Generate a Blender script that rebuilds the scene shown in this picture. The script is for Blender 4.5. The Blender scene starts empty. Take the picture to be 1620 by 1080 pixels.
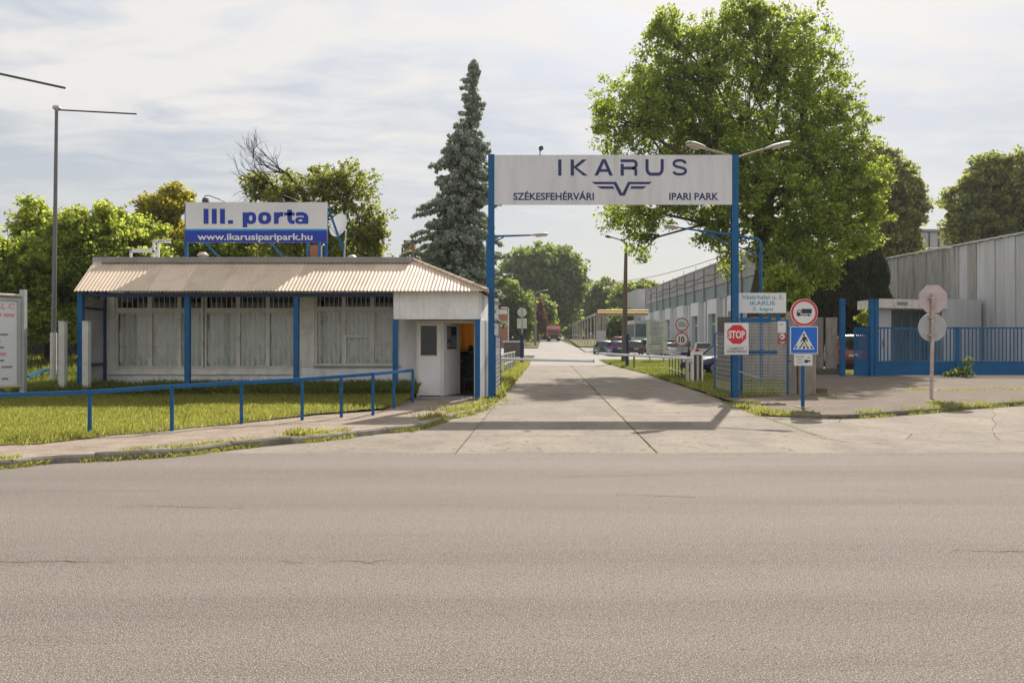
import bpy, math, random
import numpy as np
from mathutils import Vector, Matrix
rnd = random.Random(7)
rng = np.random.default_rng(11)
scene = bpy.context.scene
COL = scene.collection
# ------------------------------------------------------------ camera, light, exposure
FPX, EYE = 1260.0, 1.6
cam_d = bpy.data.cameras.new("camera"); cam = bpy.data.objects.new("camera", cam_d); COL.objects.link(cam)
cam.location = (0, 0, EYE); cam.rotation_euler = (math.radians(90), 0, 0)
cam_d.sensor_width = 36.0; cam_d.lens = 36.0 * FPX / 1620.0
cam_d.clip_start = 0.1; cam_d.clip_end = 6000
scene.camera = cam
SUN_EL = math.radians(41.0); SUN_AZ = math.radians(19.0)   # azimuth measured from +Y towards +X
sun_dir = Vector((math.sin(SUN_AZ)*math.cos(SUN_EL), math.cos(SUN_AZ)*math.cos(SUN_EL), math.sin(SUN_EL)))
sd = bpy.data.lights.new("sun", 'SUN'); sd.energy = 3.6; sd.angle = math.radians(0.6); sd.color = (1.0, 0.93, 0.82)
sun = bpy.data.objects.new("sun", sd); COL.objects.link(sun)
sun.rotation_euler = (-sun_dir).to_track_quat('-Z', 'Y').to_euler(); sun.location = (20, 60, 60)
scene.view_settings.view_transform = 'Standard'; scene.view_settings.look = 'None'
scene.view_settings.exposure = 0.98; scene.view_settings.gamma = 1.0
scene.view_settings.use_curve_mapping = False
world = bpy.data.worlds.new("World"); scene.world = world; world.use_nodes = True
def build_world():
    nt = world.node_tree; N = nt.nodes; L = nt.links; N.clear()
    out = N.new('ShaderNodeOutputWorld'); bg = N.new('ShaderNodeBackground'); bg.inputs[1].default_value = 0.105
    sky = N.new('ShaderNodeTexSky'); sky.sky_type = 'NISHITA'; sky.sun_disc = False
    sky.sun_elevation = SUN_EL; sky.sun_rotation = SUN_AZ
    sky.air_density = 1.0; sky.dust_density = 1.6; sky.ozone_density = 1.0
    tc = N.new('ShaderNodeTexCoord'); sep = N.new('ShaderNodeSeparateXYZ'); L.new(tc.outputs['Generated'], sep.inputs[0])
    zm = N.new('ShaderNodeMath'); zm.operation = 'MAXIMUM'; zm.inputs[1].default_value = 0.0; L.new(sep.outputs[2], zm.inputs[0])
    za = N.new('ShaderNodeMath'); za.operation = 'ADD'; za.inputs[1].default_value = 0.09; L.new(zm.outputs[0], za.inputs[0])
    dx = N.new('ShaderNodeMath'); dx.operation = 'DIVIDE'; L.new(sep.outputs[0], dx.inputs[0]); L.new(za.outputs[0], dx.inputs[1])
    dy = N.new('ShaderNodeMath'); dy.operation = 'DIVIDE'; L.new(sep.outputs[1], dy.inputs[0]); L.new(za.outputs[0], dy.inputs[1])
    cmb = N.new('ShaderNodeCombineXYZ'); L.new(dx.outputs[0], cmb.inputs[0]); L.new(dy.outputs[0], cmb.inputs[1])
    mp = N.new('ShaderNodeMapping'); L.new(cmb.outputs[0], mp.inputs[0])
    mp.inputs['Scale'].default_value = (0.55, 0.95, 1); mp.inputs['Rotation'].default_value = (0, 0, math.radians(-12)); mp.inputs['Location'].default_value = (3.1, 1.7, 0)
    n1 = N.new('ShaderNodeTexNoise'); n1.inputs['Scale'].default_value = 1.15; n1.inputs['Detail'].default_value = 9; n1.inputs['Roughness'].default_value = 0.58; n1.inputs['Distortion'].default_value = 0.5
    L.new(mp.outputs[0], n1.inputs['Vector'])
    n2 = N.new('ShaderNodeTexNoise'); n2.inputs['Scale'].default_value = 5.5; n2.inputs['Detail'].default_value = 7; n2.inputs['Roughness'].default_value = 0.55; n2.inputs['Distortion'].default_value = 0.8
    L.new(mp.outputs[0], n2.inputs['Vector'])
    mm = N.new('ShaderNodeMath'); mm.operation = 'MULTIPLY_ADD'; mm.inputs[1].default_value = 0.42; L.new(n2.outputs['Fac'], mm.inputs[0]); L.new(n1.outputs['Fac'], mm.inputs[2])
    r1 = N.new('ShaderNodeValToRGB'); r1.color_ramp.elements[0].position = 0.62; r1.color_ramp.elements[1].position = 0.84
    up = N.new('ShaderNodeMapRange'); up.inputs[1].default_value = 0.1; up.inputs[2].default_value = 0.6; up.inputs[3].default_value = -0.02; up.inputs[4].default_value = 0.10; L.new(zm.outputs[0], up.inputs[0]); ad = N.new('ShaderNodeMath'); ad.operation = 'ADD'; L.new(mm.outputs[0], ad.inputs[0]); L.new(up.outputs[0], ad.inputs[1]); L.new(ad.outputs[0], r1.inputs[0])
    # thin veil everywhere, thicker milky air towards the horizon
    hz = N.new('ShaderNodeMapRange'); hz.inputs[1].default_value = 0.0; hz.inputs[2].default_value = 0.80; hz.inputs[3].default_value = 0.92; hz.inputs[4].default_value = 0.62
    L.new(zm.outputs[0], hz.inputs[0])
    veil_c = N.new('ShaderNodeMapRange'); veil_c.clamp = True
    vc = N.new('ShaderNodeValToRGB'); vc.color_ramp.elements[0].color = (2.75, 2.68, 2.54, 1); vc.color_ramp.elements[1].color = (2.1, 2.22, 2.40, 1)
    vc.color_ramp.elements[0].position = 0.0; vc.color_ramp.elements[1].position = 0.28; e3 = vc.color_ramp.elements.new(0.65); e3.color = (3.9, 4.15, 4.5, 1)
    L.new(zm.outputs[0], vc.inputs[0])
    N.remove(veil_c)
    m1 = N.new('ShaderNodeMix'); m1.data_type = 'RGBA'; L.new(hz.outputs[0], m1.inputs[0]); L.new(sky.outputs[0], m1.inputs[6]); L.new(vc.outputs[0], m1.inputs[7])
    m2 = N.new('ShaderNodeMix'); m2.data_type = 'RGBA'
    cf = N.new('ShaderNodeMath'); cf.operation = 'MULTIPLY'; cf.inputs[1].default_value = 0.85; L.new(r1.outputs[0], cf.inputs[0])
    fade = N.new('ShaderNodeMapRange'); fade.inputs[1].default_value = 0.09; fade.inputs[2].default_value = 0.26; L.new(zm.outputs[0], fade.inputs[0])
    cf2 = N.new('ShaderNodeMath'); cf2.operation = 'MULTIPLY'; L.new(cf.outputs[0], cf2.inputs[0]); L.new(fade.outputs[0], cf2.inputs[1])
    L.new(cf2.outputs[0], m2.inputs[0]); L.new(m1.outputs[2], m2.inputs[6]); m2.inputs[7].default_value = (4.4, 4.25, 4.05, 1)
    L.new(m2.outputs[2], bg.inputs[0]); L.new(bg.outputs[0], out.inputs[0])
build_world()
scene.cycles.max_bounces = 6; scene.cycles.transparent_max_bounces = 12; scene.cycles.diffuse_bounces = 3
# ------------------------------------------------------------ measuring helpers
def gx(x, Y): return (x - 810) / FPX * Y
def gz(y, Y): return EYE + (540 - y) / FPX * Y
def P(x, y, Y): return (gx(x, Y), Y, gz(y, Y))
def G(x, y):
    Y = FPX * EYE / (y - 540.0); return (gx(x, Y), Y)
def sstep(a, b, x):
    t = min(1, max(0, (x - a) / (b - a))); return t*t*(3-2*t)
def gh(Y):                                  # the land climbs a little beyond the car park
    return 2.0 * sstep(72, 185, Y)
# ------------------------------------------------------------ materials
MATS = {}
def mat(name, c, rough=0.8, var=0.12, scale=4.0, bump=0.0, bscale=40.0, metal=0.0, spec=0.5, dirt=None, dirt_amt=0.35, dirt_scale=1.5,
        trans=0.0, tcol=None, stretch=None, island=0.0, obj_rand=0.0, speck=None, coat=0.0, emit=None):
    m = bpy.data.materials.new(name); m.use_nodes = True; nt = m.node_tree; N = nt.nodes; L = nt.links
    b = N['Principled BSDF']; out = N['Material Output']
    tc = N.new('ShaderNodeTexCoord'); src = tc.outputs['Object']
    if obj_rand or stretch:
        mp = N.new('ShaderNodeMapping'); L.new(src, mp.inputs[0]); src2 = mp.outputs[0]
        if stretch: mp.inputs['Scale'].default_value = stretch
        if obj_rand:
            oi = N.new('ShaderNodeObjectInfo'); ml = N.new('ShaderNodeMath'); ml.operation = 'MULTIPLY'; ml.inputs[1].default_value = 57.0
            L.new(oi.outputs['Random'], ml.inputs[0]); L.new(ml.outputs[0], mp.inputs['Location'])
    else: src2 = src
    n = N.new('ShaderNodeTexNoise'); n.inputs['Scale'].default_value = scale; n.inputs['Detail'].default_value = 6; n.inputs['Roughness'].default_value = 0.6
    L.new(src2, n.inputs['Vector'])
    rp = N.new('ShaderNodeValToRGB'); e = rp.color_ramp.elements
    e[0].position = 0.3; e[1].position = 0.7
    e[0].color = (*[max(0, v*(1-var)) for v in c], 1); e[1].color = (*[min(1, v*(1+var)) for v in c], 1)
    L.new(n.outputs['Fac'], rp.inputs[0]); col = rp.outputs[0]
    def hsv_by(fac_out, amt):
        nonlocal col
        mr = N.new('ShaderNodeMapRange'); mr.inputs[3].default_value = 1-amt; mr.inputs[4].default_value = 1+amt; L.new(fac_out, mr.inputs[0])
        h = N.new('ShaderNodeHueSaturation'); L.new(mr.outputs[0], h.inputs['Value']); L.new(col, h.inputs['Color']); col = h.outputs[0]
        mh = N.new('ShaderNodeMapRange'); mh.inputs[3].default_value = 0.5+amt*0.06; mh.inputs[4].default_value = 0.5-amt*0.04; L.new(fac_out, mh.inputs[0]); L.new(mh.outputs[0], h.inputs['Hue'])
    if island:
        g = N.new('ShaderNodeNewGeometry'); hsv_by(g.outputs['Random Per Island'], island)
    if obj_rand: hsv_by(oi.outputs['Random'], obj_rand)
    if dirt is not None:
        n2 = N.new('ShaderNodeTexNoise'); n2.inputs['Scale'].default_value = dirt_scale; n2.inputs['Detail'].default_value = 8; n2.inputs['Roughness'].default_value = 0.7
        L.new(src2, n2.inputs['Vector'])
        r2 = N.new('ShaderNodeValToRGB'); r2.color_ramp.elements[0].position = 0.47; r2.color_ramp.elements[1].position = 0.68
        r2.color_ramp.elements[1].color = (dirt_amt,)*3 + (1,)
        L.new(n2.outputs['Fac'], r2.inputs[0])
        mx = N.new('ShaderNodeMix'); mx.data_type = 'RGBA'; L.new(r2.outputs[0], mx.inputs[0]); L.new(col, mx.inputs[6]); mx.inputs[7].default_value = (*dirt, 1); col = mx.outputs[2]
    if speck:
        for (sc_, lo, hi, cc) in speck:
            n3 = N.new('ShaderNodeTexNoise'); n3.inputs['Scale'].default_value = sc_; n3.inputs['Detail'].default_value = 1.5; L.new(src, n3.inputs['Vector'])
            r3 = N.new('ShaderNodeValToRGB'); r3.color_ramp.elements[0].position = lo; r3.color_ramp.elements[1].position = hi
            L.new(n3.outputs['Fac'], r3.inputs[0])
            mx = N.new('ShaderNodeMix'); mx.data_type = 'RGBA'; L.new(r3.outputs[0], mx.inputs[0]); L.new(col, mx.inputs[6]); mx.inputs[7].default_value = (*cc, 1); col = mx.outputs[2]
    L.new(col, b.inputs['Base Color'])
    b.inputs['Roughness'].default_value = rough; b.inputs['Metallic'].default_value = metal; b.inputs['Specular IOR Level'].default_value = spec
    if coat: b.inputs['Coat Weight'].default_value = coat; b.inputs['Coat Roughness'].default_value = 0.08
    if bump:
        nb = N.new('ShaderNodeTexNoise'); nb.inputs['Scale'].default_value = bscale; nb.inputs['Detail'].default_value = 4; L.new(src, nb.inputs['Vector'])
        bp = N.new('ShaderNodeBump'); bp.inputs['Strength'].default_value = bump; bp.inputs['Distance'].default_value = 0.02
        L.new(nb.outputs['Fac'], bp.inputs['Height']); L.new(bp.outputs[0], b.inputs['Normal'])
    if emit: b.inputs['Emission Color'].default_value = (*emit[0], 1); b.inputs['Emission Strength'].default_value = emit[1]
    if trans:
        tb = N.new('ShaderNodeBsdfTranslucent'); ms = N.new('ShaderNodeMixShader'); ms.inputs[0].default_value = trans
        if tcol:
            mx = N.new('ShaderNodeMix'); mx.data_type = 'RGBA'; mx.inputs[0].default_value = 0.75; L.new(col, mx.inputs[6]); mx.inputs[7].default_value = (*tcol, 1)
            if island:
                h = N.new('ShaderNodeHueSaturation'); g2 = N.new('ShaderNodeNewGeometry'); mr = N.new('ShaderNodeMapRange'); mr.inputs[3].default_value = 0.65; mr.inputs[4].default_value = 1.3
                L.new(g2.outputs['Random Per Island'], mr.inputs[0]); L.new(mr.outputs[0], h.inputs['Value']); L.new(mx.outputs[2], h.inputs['Color']); L.new(h.outputs[0], tb.inputs[0])
            else: L.new(mx.outputs[2], tb.inputs[0])
        else: L.new(col, tb.inputs[0])
        L.new(b.outputs[0], ms.inputs[1]); L.new(tb.outputs[0], ms.inputs[2]); L.new(ms.outputs[0], out.inputs[0])
    MATS[name] = m; return m
def glass_mat(name, tint, alpha=0.45, rough=0.03):
    m = bpy.data.materials.new(name); m.use_nodes = True; nt = m.node_tree; N = nt.nodes; L = nt.links; N.clear()
    out = N.new('ShaderNodeOutputMaterial'); tr = N.new('ShaderNodeBsdfTransparent'); tr.inputs[0].default_value = (*tint, 1)
    gl = N.new('ShaderNodeBsdfGlossy'); gl.inputs['Roughness'].default_value = rough
    fr = N.new('ShaderNodeFresnel'); fr.inputs[0].default_value = 1.5
    ms = N.new('ShaderNodeMixShader'); L.new(fr.outputs[0], ms.inputs[0]); L.new(tr.outputs[0], ms.inputs[1]); L.new(gl.outputs[0], ms.inputs[2]); L.new(ms.outputs[0], out.inputs[0])
    MATS[name] = m; return m
# ------------------------------------------------------------ mesh builder
class MB:
    def __init__(s): s.v = []; s.f = []
    def add(s, vs, fs):
        k = len(s.v); s.v += [tuple(p) for p in vs]; s.f += [tuple(i + k for i in f) for f in fs]; return s
    def box(s, x0, x1, y0, y1, z0, z1):
        return s.add([(x0,y0,z0),(x1,y0,z0),(x1,y1,z0),(x0,y1,z0),(x0,y0,z1),(x1,y0,z1),(x1,y1,z1),(x0,y1,z1)],
                     [(3,2,1,0),(4,5,6,7),(0,1,5,4),(1,2,6,5),(2,3,7,6),(3,0,4,7)])
    def bar(s, p, q, w, h=None, up=(0,0,1)):
        h = w if h is None else h; p = Vector(p); q = Vector(q); d = (q-p).normalized(); u = Vector(up)
        if abs(d.dot(u)) > 0.99: u = Vector((0,1,0))
        a = d.cross(u).normalized(); b = a.cross(d).normalized(); a *= w/2; b *= h/2
        vs = [p-a-b, p+a-b, p+a+b, p-a+b, q-a-b, q+a-b, q+a+b, q-a+b]
        return s.add(vs, [(0,1,2,3),(7,6,5,4),(1,0,4,5),(2,1,5,6),(3,2,6,7),(0,3,7,4)])
    def tube(s, pts, r, n=8, caps=True):
        pts = [Vector(p) for p in pts]; m = len(pts); rs = r if isinstance(r, (list, tuple)) else [r]*m
        vs = []; fs = []; prev = None
        for i, p in enumerate(pts):
            d = (pts[min(i+1, m-1)] - pts[max(i-1, 0)]).normalized()
            if prev is None:
                u = Vector((0,0,1)) if abs(d.z) < 0.9 else Vector((0,1,0)); a = d.cross(u).normalized()
            else: a = (prev - d*prev.dot(d)).normalized()
            prev = a; b = d.cross(a)
            for k in range(n):
                t = 2*math.pi*k/n; vs.append(p + (a*math.cos(t) + b*math.sin(t))*rs[i])
        for i in range(m-1):
            for k in range(n):
                fs.append((i*n+k, i*n+(k+1)%n, (i+1)*n+(k+1)%n, (i+1)*n+k))
        if caps: fs.append(tuple(range(n-1, -1, -1))); fs.append(tuple((m-1)*n+k for k in range(n)))
        return s.add(vs, fs)
    def prism(s, poly, off):                # closed 3-D polygon pushed along off
        n = len(poly); o = Vector(off); vs = [Vector(p) for p in poly]; vs += [v+o for v in vs]
        fs = [tuple(range(n-1, -1, -1)), tuple(range(n, 2*n))] + [(i, (i+1)%n, n+(i+1)%n, n+i) for i in range(n)]
        return s.add(vs, fs)
    def disc(s, c, r, d, t, n=28): c = Vector(c); d = Vector(d).normalized(); return s.tube([c, c+d*t], r, n)
    def quad(s, a, b, c, d): return s.add([a,b,c,d], [(0,1,2,3)])
    def grid(s, fn, nu, nv):
        vs = [fn(i/nu, j/nv) for j in range(nv+1) for i in range(nu+1)]
        fs = [(j*(nu+1)+i, j*(nu+1)+i+1, (j+1)*(nu+1)+i+1, (j+1)*(nu+1)+i) for j in range(nv) for i in range(nu)]
        return s.add(vs, fs)
    def mesh(s, name, off=(0,0,0), smooth=False):
        me = bpy.data.meshes.new(name); ox, oy, oz = off
        me.from_pydata([(x-ox, y-oy, z-oz) for x, y, z in s.v], [], s.f)
        if smooth:
            me.polygons.foreach_set('use_smooth', [True]*len(me.polygons))
            try: me.set_sharp_from_angle(angle=math.radians(40))
            except Exception: pass
        me.update(); return me
def M(m): return MATS[m] if isinstance(m, str) else m
def link(name, data, parent=None, loc=(0,0,0), m=None):
    o = bpy.data.objects.new(name, data); COL.objects.link(o); o.location = loc
    if parent is not None: o.parent = parent
    if m is not None and data is not None and len(data.materials) == 0: data.materials.append(M(m))
    return o
def tag(o, label, cat, group=None):
    o['label'] = label; o['category'] = cat
    if group: o['group'] = group
    return o
class Thing:
    """an Empty at the thing's base; parts are authored in world coordinates (rot 0)"""
    def __init__(s, name, label, cat, loc, group=None, kind=None):
        s.o = link(name, None, None, loc); s.loc = tuple(loc); s.o.empty_display_size = 0.3
        if kind: s.o['kind'] = kind
        else: tag(s.o, label, cat, group)
    def part(s, name, mb, m, parent=None, smooth=False, label=None, kind=None):
        o = link(name, mb.mesh(name, s.loc, smooth), parent or s.o, (0,0,0), m)
        if label: o['label'] = label
        if kind: o['kind'] = kind
        return o
    def inst(s, name, me, loc, m=None, parent=None, rot=None, scale=None):
        o = link(name, me, parent or s.o, tuple(loc[i]-s.loc[i] for i in range(3)), m)
        if rot is not None: o.rotation_euler = rot
        if scale is not None: o.scale = scale
        return o
def single(name, mb, m, label, cat, loc=None, group=None, smooth=False):
    if loc is None:
        a = np.array(mb.v); loc = (float(a[:,0].mean()), float(a[:,1].mean()), float(a[:,2].min()))
    o = link(name, mb.mesh(name, loc, smooth), None, loc, m); return tag(o, label, cat, group)
def struct(name, mb, m, parent=None, smooth=False):
    o = link(name, mb.mesh(name, (0,0,0), smooth), parent, (0,0,0), m)
    if parent is None: o['kind'] = 'structure'
    return o
def npmesh(name, V, Fq, m):                 # fast mesh from numpy arrays, Fq is Nx3 or Nx4
    me = bpy.data.meshes.new(name); nv = len(V); nf, k = Fq.shape
    me.vertices.add(nv); me.vertices.foreach_set('co', np.asarray(V, np.float32).ravel())
    me.loops.add(nf*k); me.loops.foreach_set('vertex_index', np.asarray(Fq, np.int32).ravel())
    me.polygons.add(nf); me.polygons.foreach_set('loop_start', np.arange(0, nf*k, k, dtype=np.int32))
    try: me.polygons.foreach_set('loop_total', np.full(nf, k, dtype=np.int32))
    except Exception: pass
    me.update(calc_edges=True); me.materials.append(M(m)); return me
# flat lettering, turned into a mesh with a little thickness; it faces -Y unless rotated about z
def text_mb(s, x0, x1, zbase, ztop, Y, bold=0.0, th=0.006, proud=0.0, fit='cap'):
    cu = bpy.data.curves.new('txt', 'FONT'); cu.body = s; cu.offset = bold; cu.extrude = 0.0; cu.resolution_u = 3
    o = bpy.data.objects.new('txt', cu); COL.objects.link(o)
    dg = bpy.context.evaluated_depsgraph_get(); me = o.evaluated_get(dg).to_mesh()
    co = [v.co.copy() for v in me.vertices]; fs = [tuple(p.vertices) for p in me.polygons]
    o.evaluated_get(dg).to_mesh_clear(); bpy.data.objects.remove(o); bpy.data.curves.remove(cu)
    xs = [c.x for c in co]; ys = [c.y for c in co]; xa, xb = min(xs), max(xs)
    ya, yb = (0.0, 0.7) if fit == 'cap' else (min(ys), max(ys))
    k = (x1-x0)/(xb-xa); kz = (ztop-zbase)/(yb-ya); mb = MB()
    mb.add([(x0+(c.x-xa)*k, Y, zbase+(c.y-ya)*kz) for c in co], fs); return mb
def ribbon(mb, pts, w, Y, th=0.008):        # flat stroke of constant width in the plane y=Y; pts are (x,z)
    n = len(pts); L_ = []; R_ = []
    for i in range(n):
        a = Vector(pts[max(i-1,0)]); c = Vector(pts[min(i+1,n-1)]); p = Vector(pts[i])
        d1 = (p-a).normalized() if i > 0 else (c-p).normalized(); d2 = (c-p).normalized() if i < n-1 else d1
        t = (d1+d2).normalized(); nn = Vector((-t.y, t.x)); k = w/2/max(0.4, nn.dot(Vector((-d1.y, d1.x))))
        L_.append(p+nn*k); R_.append(p-nn*k)
    vs = [(q.x, Y, q.y) for q in L_] + [(q.x, Y, q.y) for q in R_]
    mb.add(vs, [(i, n+i, n+i+1, i+1) for i in range(n-1)])
# ------------------------------------------------------------ palette
mat('asphalt_street', (0.24,0.207,0.183), 0.9, 0.12, 0.9, bump=0.8, bscale=150, dirt=(0.125,0.105,0.090), dirt_amt=0.62, dirt_scale=0.8, stretch=(0.07,1,1), spec=0.35,
    speck=[(125,0.48,0.62,(0.085,0.070,0.060)),(105,0.56,0.66,(0.45,0.39,0.34)),(38,0.60,0.72,(0.12,0.10,0.085))])
mat('concrete_slab', (0.245,0.21,0.172), 0.92, 0.16, 1.2, bump=0.5, bscale=70, dirt=(0.15,0.125,0.10), dirt_amt=0.65, dirt_scale=0.9, obj_rand=0.06, stretch=(1,0.6,1), spec=0.3,
    speck=[(80,0.55,0.65,(0.12,0.10,0.085)),(6,0.64,0.70,(0.12,0.10,0.08))])
mat('far_asphalt', (0.25,0.235,0.215), 0.9, 0.12, 0.35, bump=0.1, bscale=20, dirt=(0.16,0.15,0.14), dirt_amt=0.5, dirt_scale=0.2, spec=0.3)
mat('path_gravel', (0.31,0.25,0.20), 0.95, 0.2, 3.0, bump=0.9, bscale=60, dirt=(0.16,0.125,0.09), dirt_amt=0.6, dirt_scale=1.1, spec=0.2, speck=[(60,0.57,0.66,(0.12,0.095,0.075)),(75,0.62,0.7,(0.42,0.36,0.30))])
mat('pavement_gravel', (0.165,0.13,0.105), 0.95, 0.25, 2.0, bump=0.9, bscale=45, dirt=(0.115,0.09,0.07), dirt_amt=0.55, dirt_scale=0.7, spec=0.2, speck=[(48,0.56,0.66,(0.095,0.075,0.06)),(55,0.62,0.7,(0.38,0.33,0.28))])
mat('soil', (0.11,0.095,0.06), 1.0, 0.3, 2.5, bump=0.6, bscale=20, dirt=(0.07,0.08,0.03), dirt_amt=0.7, dirt_scale=1.0, spec=0.1)
mat('moss_soil', (0.045,0.045,0.022), 1.0, 0.4, 9, bump=0.5, bscale=60, dirt=(0.06,0.075,0.02), dirt_amt=0.8, dirt_scale=3, spec=0.1)
mat('turf', (0.13,0.13,0.05), 1.0, 0.35, 1.8, bump=0.8, bscale=45, dirt=(0.14,0.12,0.06), dirt_amt=0.6, dirt_scale=0.8, spec=0.1)
mat('kerb_concrete', (0.27,0.24,0.20), 0.92, 0.15, 6, bump=0.5, bscale=60, dirt=(0.10,0.095,0.06), dirt_amt=0.7, dirt_scale=2.5, obj_rand=0.15, spec=0.3)
mat('kerb_old', (0.17,0.15,0.12), 0.95, 0.2, 6, bump=0.5, bscale=60, dirt=(0.07,0.075,0.04), dirt_amt=0.8, dirt_scale=2.5, obj_rand=0.15, spec=0.3)
mat('grass_blade', (0.175,0.182,0.048), 0.7, 0.3, 0.6, island=0.5, trans=0.5, tcol=(0.56,0.57,0.11), spec=0.25, dirt=(0.27,0.22,0.10), dirt_amt=0.75, dirt_scale=1.9)
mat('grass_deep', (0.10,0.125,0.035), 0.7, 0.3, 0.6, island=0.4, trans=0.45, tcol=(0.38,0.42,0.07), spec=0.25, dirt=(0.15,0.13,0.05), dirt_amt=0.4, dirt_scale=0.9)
mat('flower_yellow', (0.75,0.50,0.03), 0.6, 0.2, 9, island=0.2, trans=0.3)
mat('blue_paint', (0.003,0.095,0.26), 0.42, 0.12, 3, bump=0.06, bscale=60, dirt=(0.05,0.13,0.23), dirt_amt=0.5, dirt_scale=7, spec=0.3)
mat('blue_fence', (0.002,0.105,0.27), 0.5, 0.12, 2, bump=0.06, bscale=60, dirt=(0.03,0.07,0.15), dirt_amt=0.4, dirt_scale=3, spec=0.3)
mat('blue_dark', (0.008,0.03,0.12), 0.45, 0.1, 3)
mat('white_paint', (0.80,0.79,0.77), 0.55, 0.05, 2, dirt=(0.45,0.43,0.39), dirt_amt=0.4, dirt_scale=2.2, spec=0.4)
mat('cream_frame', (0.72,0.69,0.63), 0.6, 0.08, 4, dirt=(0.33,0.30,0.26), dirt_amt=0.5, dirt_scale=3.0)
mat('wall_plaster', (0.80,0.79,0.80), 0.85, 0.05, 1.5, bump=0.15, bscale=30, dirt=(0.50,0.47,0.44), dirt_amt=0.6, dirt_scale=0.9, stretch=(2.2,2.2,0.6))
mat('plinth', (0.30,0.30,0.31), 0.9, 0.12, 2, bump=0.3, bscale=40, dirt=(0.17,0.16,0.14), dirt_amt=0.5)
mat('door_white', (0.82,0.81,0.80), 0.55, 0.04, 2, dirt=(0.48,0.46,0.43), dirt_amt=0.35, dirt_scale=1.6)
mat('roof_tin', (0.56,0.44,0.33), 0.6, 0.10, 0.9, dirt=(0.34,0.27,0.22), dirt_amt=0.65, dirt_scale=1.4, obj_rand=0.12, spec=0.4, stretch=(1,0.35,1))
mat('roof_flat', (0.28,0.26,0.24), 0.9, 0.15, 1.5, bump=0.3)
mat('tin_grey', (0.36,0.36,0.37), 0.55, 0.1, 2, metal=0.2, dirt=(0.2,0.18,0.16), dirt_amt=0.4)
mat('curtain_white', (0.80,0.82,0.78), 0.4, 0.06, 2.2, dirt=(0.72,0.75,0.70), dirt_amt=0.5, dirt_scale=2.0, trans=0.15)
mat('curtain_orange', (0.75,0.24,0.015), 0.85, 0.1, 3, trans=0.75, tcol=(1.0,0.33,0.02))
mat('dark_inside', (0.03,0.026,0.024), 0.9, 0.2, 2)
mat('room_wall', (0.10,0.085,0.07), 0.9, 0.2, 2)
glass_mat('pane_glass', (0.97,0.98,0.97)); glass_mat('dark_glass', (0.25,0.27,0.27), rough=0.06)
mat('black_glass', (0.02,0.025,0.028), 0.07, 0.2, 2, spec=0.6)
mat('teal_glass', (0.10,0.16,0.165), 0.25, 0.25, 0.5, spec=0.5)
mat('banner_face', (0.68,0.685,0.70), 0.45, 0.04, 0.7, dirt=(0.50,0.50,0.50), dirt_amt=0.6, dirt_scale=1.1, spec=0.4, stretch=(3,3,0.4))
mat('banner_navy', (0.022,0.028,0.13), 0.5, 0.05, 4)
mat('sign_royal', (0.008,0.035,0.36), 0.45, 0.06, 3)
mat('sign_cyan', (0.01,0.30,0.62), 0.45, 0.06, 3)
mat('sign_white', (0.72,0.72,0.73), 0.4, 0.03, 3, dirt=(0.58,0.58,0.57), dirt_amt=0.4)
mat('sign_red', (0.62,0.012,0.02), 0.4, 0.05, 4)
mat('sign_red_old', (0.42,0.02,0.03), 0.45, 0.08, 4)
mat('sign_blue', (0.006,0.14,0.62), 0.4, 0.04, 3)
mat('sign_black', (0.02,0.02,0.022), 0.5, 0.1, 4)
mat('sign_grey_text', (0.24,0.25,0.27), 0.6, 0.2, 9)
mat('sign_red_text', (0.70,0.32,0.34), 0.6, 0.1, 9)
mat('sign_teal_text', (0.13,0.36,0.45), 0.5, 0.15, 9)
mat('sign_back', (0.45,0.46,0.47), 0.5, 0.08, 4, metal=0.3, dirt=(0.33,0.31,0.28), dirt_amt=0.5, dirt_scale=3)
mat('sign_back_pink', (0.55,0.45,0.45), 0.5, 0.12, 3, metal=0.2, dirt=(0.42,0.42,0.43), dirt_amt=0.6, dirt_scale=4)
mat('sign_back_green', (0.64,0.67,0.62), 0.6, 0.1, 3, dirt=(0.28,0.30,0.25), dirt_amt=0.5)
mat('galv', (0.46,0.47,0.48), 0.45, 0.1, 5, metal=0.5, dirt=(0.34,0.33,0.32), dirt_amt=0.4)
mat('pale_pole', (0.56,0.55,0.53), 0.6, 0.08, 5, dirt=(0.36,0.33,0.30), dirt_amt=0.5, dirt_scale=4)
mat('rust_pole', (0.50,0.42,0.38), 0.65, 0.2, 6, dirt=(0.22,0.09,0.05), dirt_amt=0.7, dirt_scale=5)
mat('brown_arm', (0.28,0.21,0.16), 0.65, 0.2, 6)
mat('lamp_shell', (0.50,0.49,0.46), 0.5, 0.08, 5, dirt=(0.30,0.27,0.23), dirt_amt=0.5, dirt_scale=6)
mat('lamp_lens', (0.52,0.46,0.36), 0.3, 0.15, 9, spec=0.5)
mat('dark_metal', (0.055,0.055,0.058), 0.5, 0.2, 6)
mat('dull_steel', (0.15,0.155,0.165), 0.5, 0.1, 5, metal=0.3)
mat('tan_post', (0.50,0.43,0.34), 0.7, 0.1, 6)
mat('concrete_old', (0.30,0.265,0.225), 0.95, 0.2, 3.0, bump=0.7, bscale=25, dirt=(0.14,0.115,0.09), dirt_amt=0.65, dirt_scale=1.3, obj_rand=0.12, stretch=(2.2,2.2,0.5), spec=0.2)
mat('concrete_dark', (0.14,0.125,0.105), 0.95, 0.2, 3.0, bump=0.6, bscale=25, dirt=(0.08,0.065,0.05), dirt_amt=0.6, obj_rand=0.12, spec=0.2)
mat('board_dark', (0.05,0.047,0.043), 0.95, 0.25, 3.0, bump=0.4, obj_rand=0.25)
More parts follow.
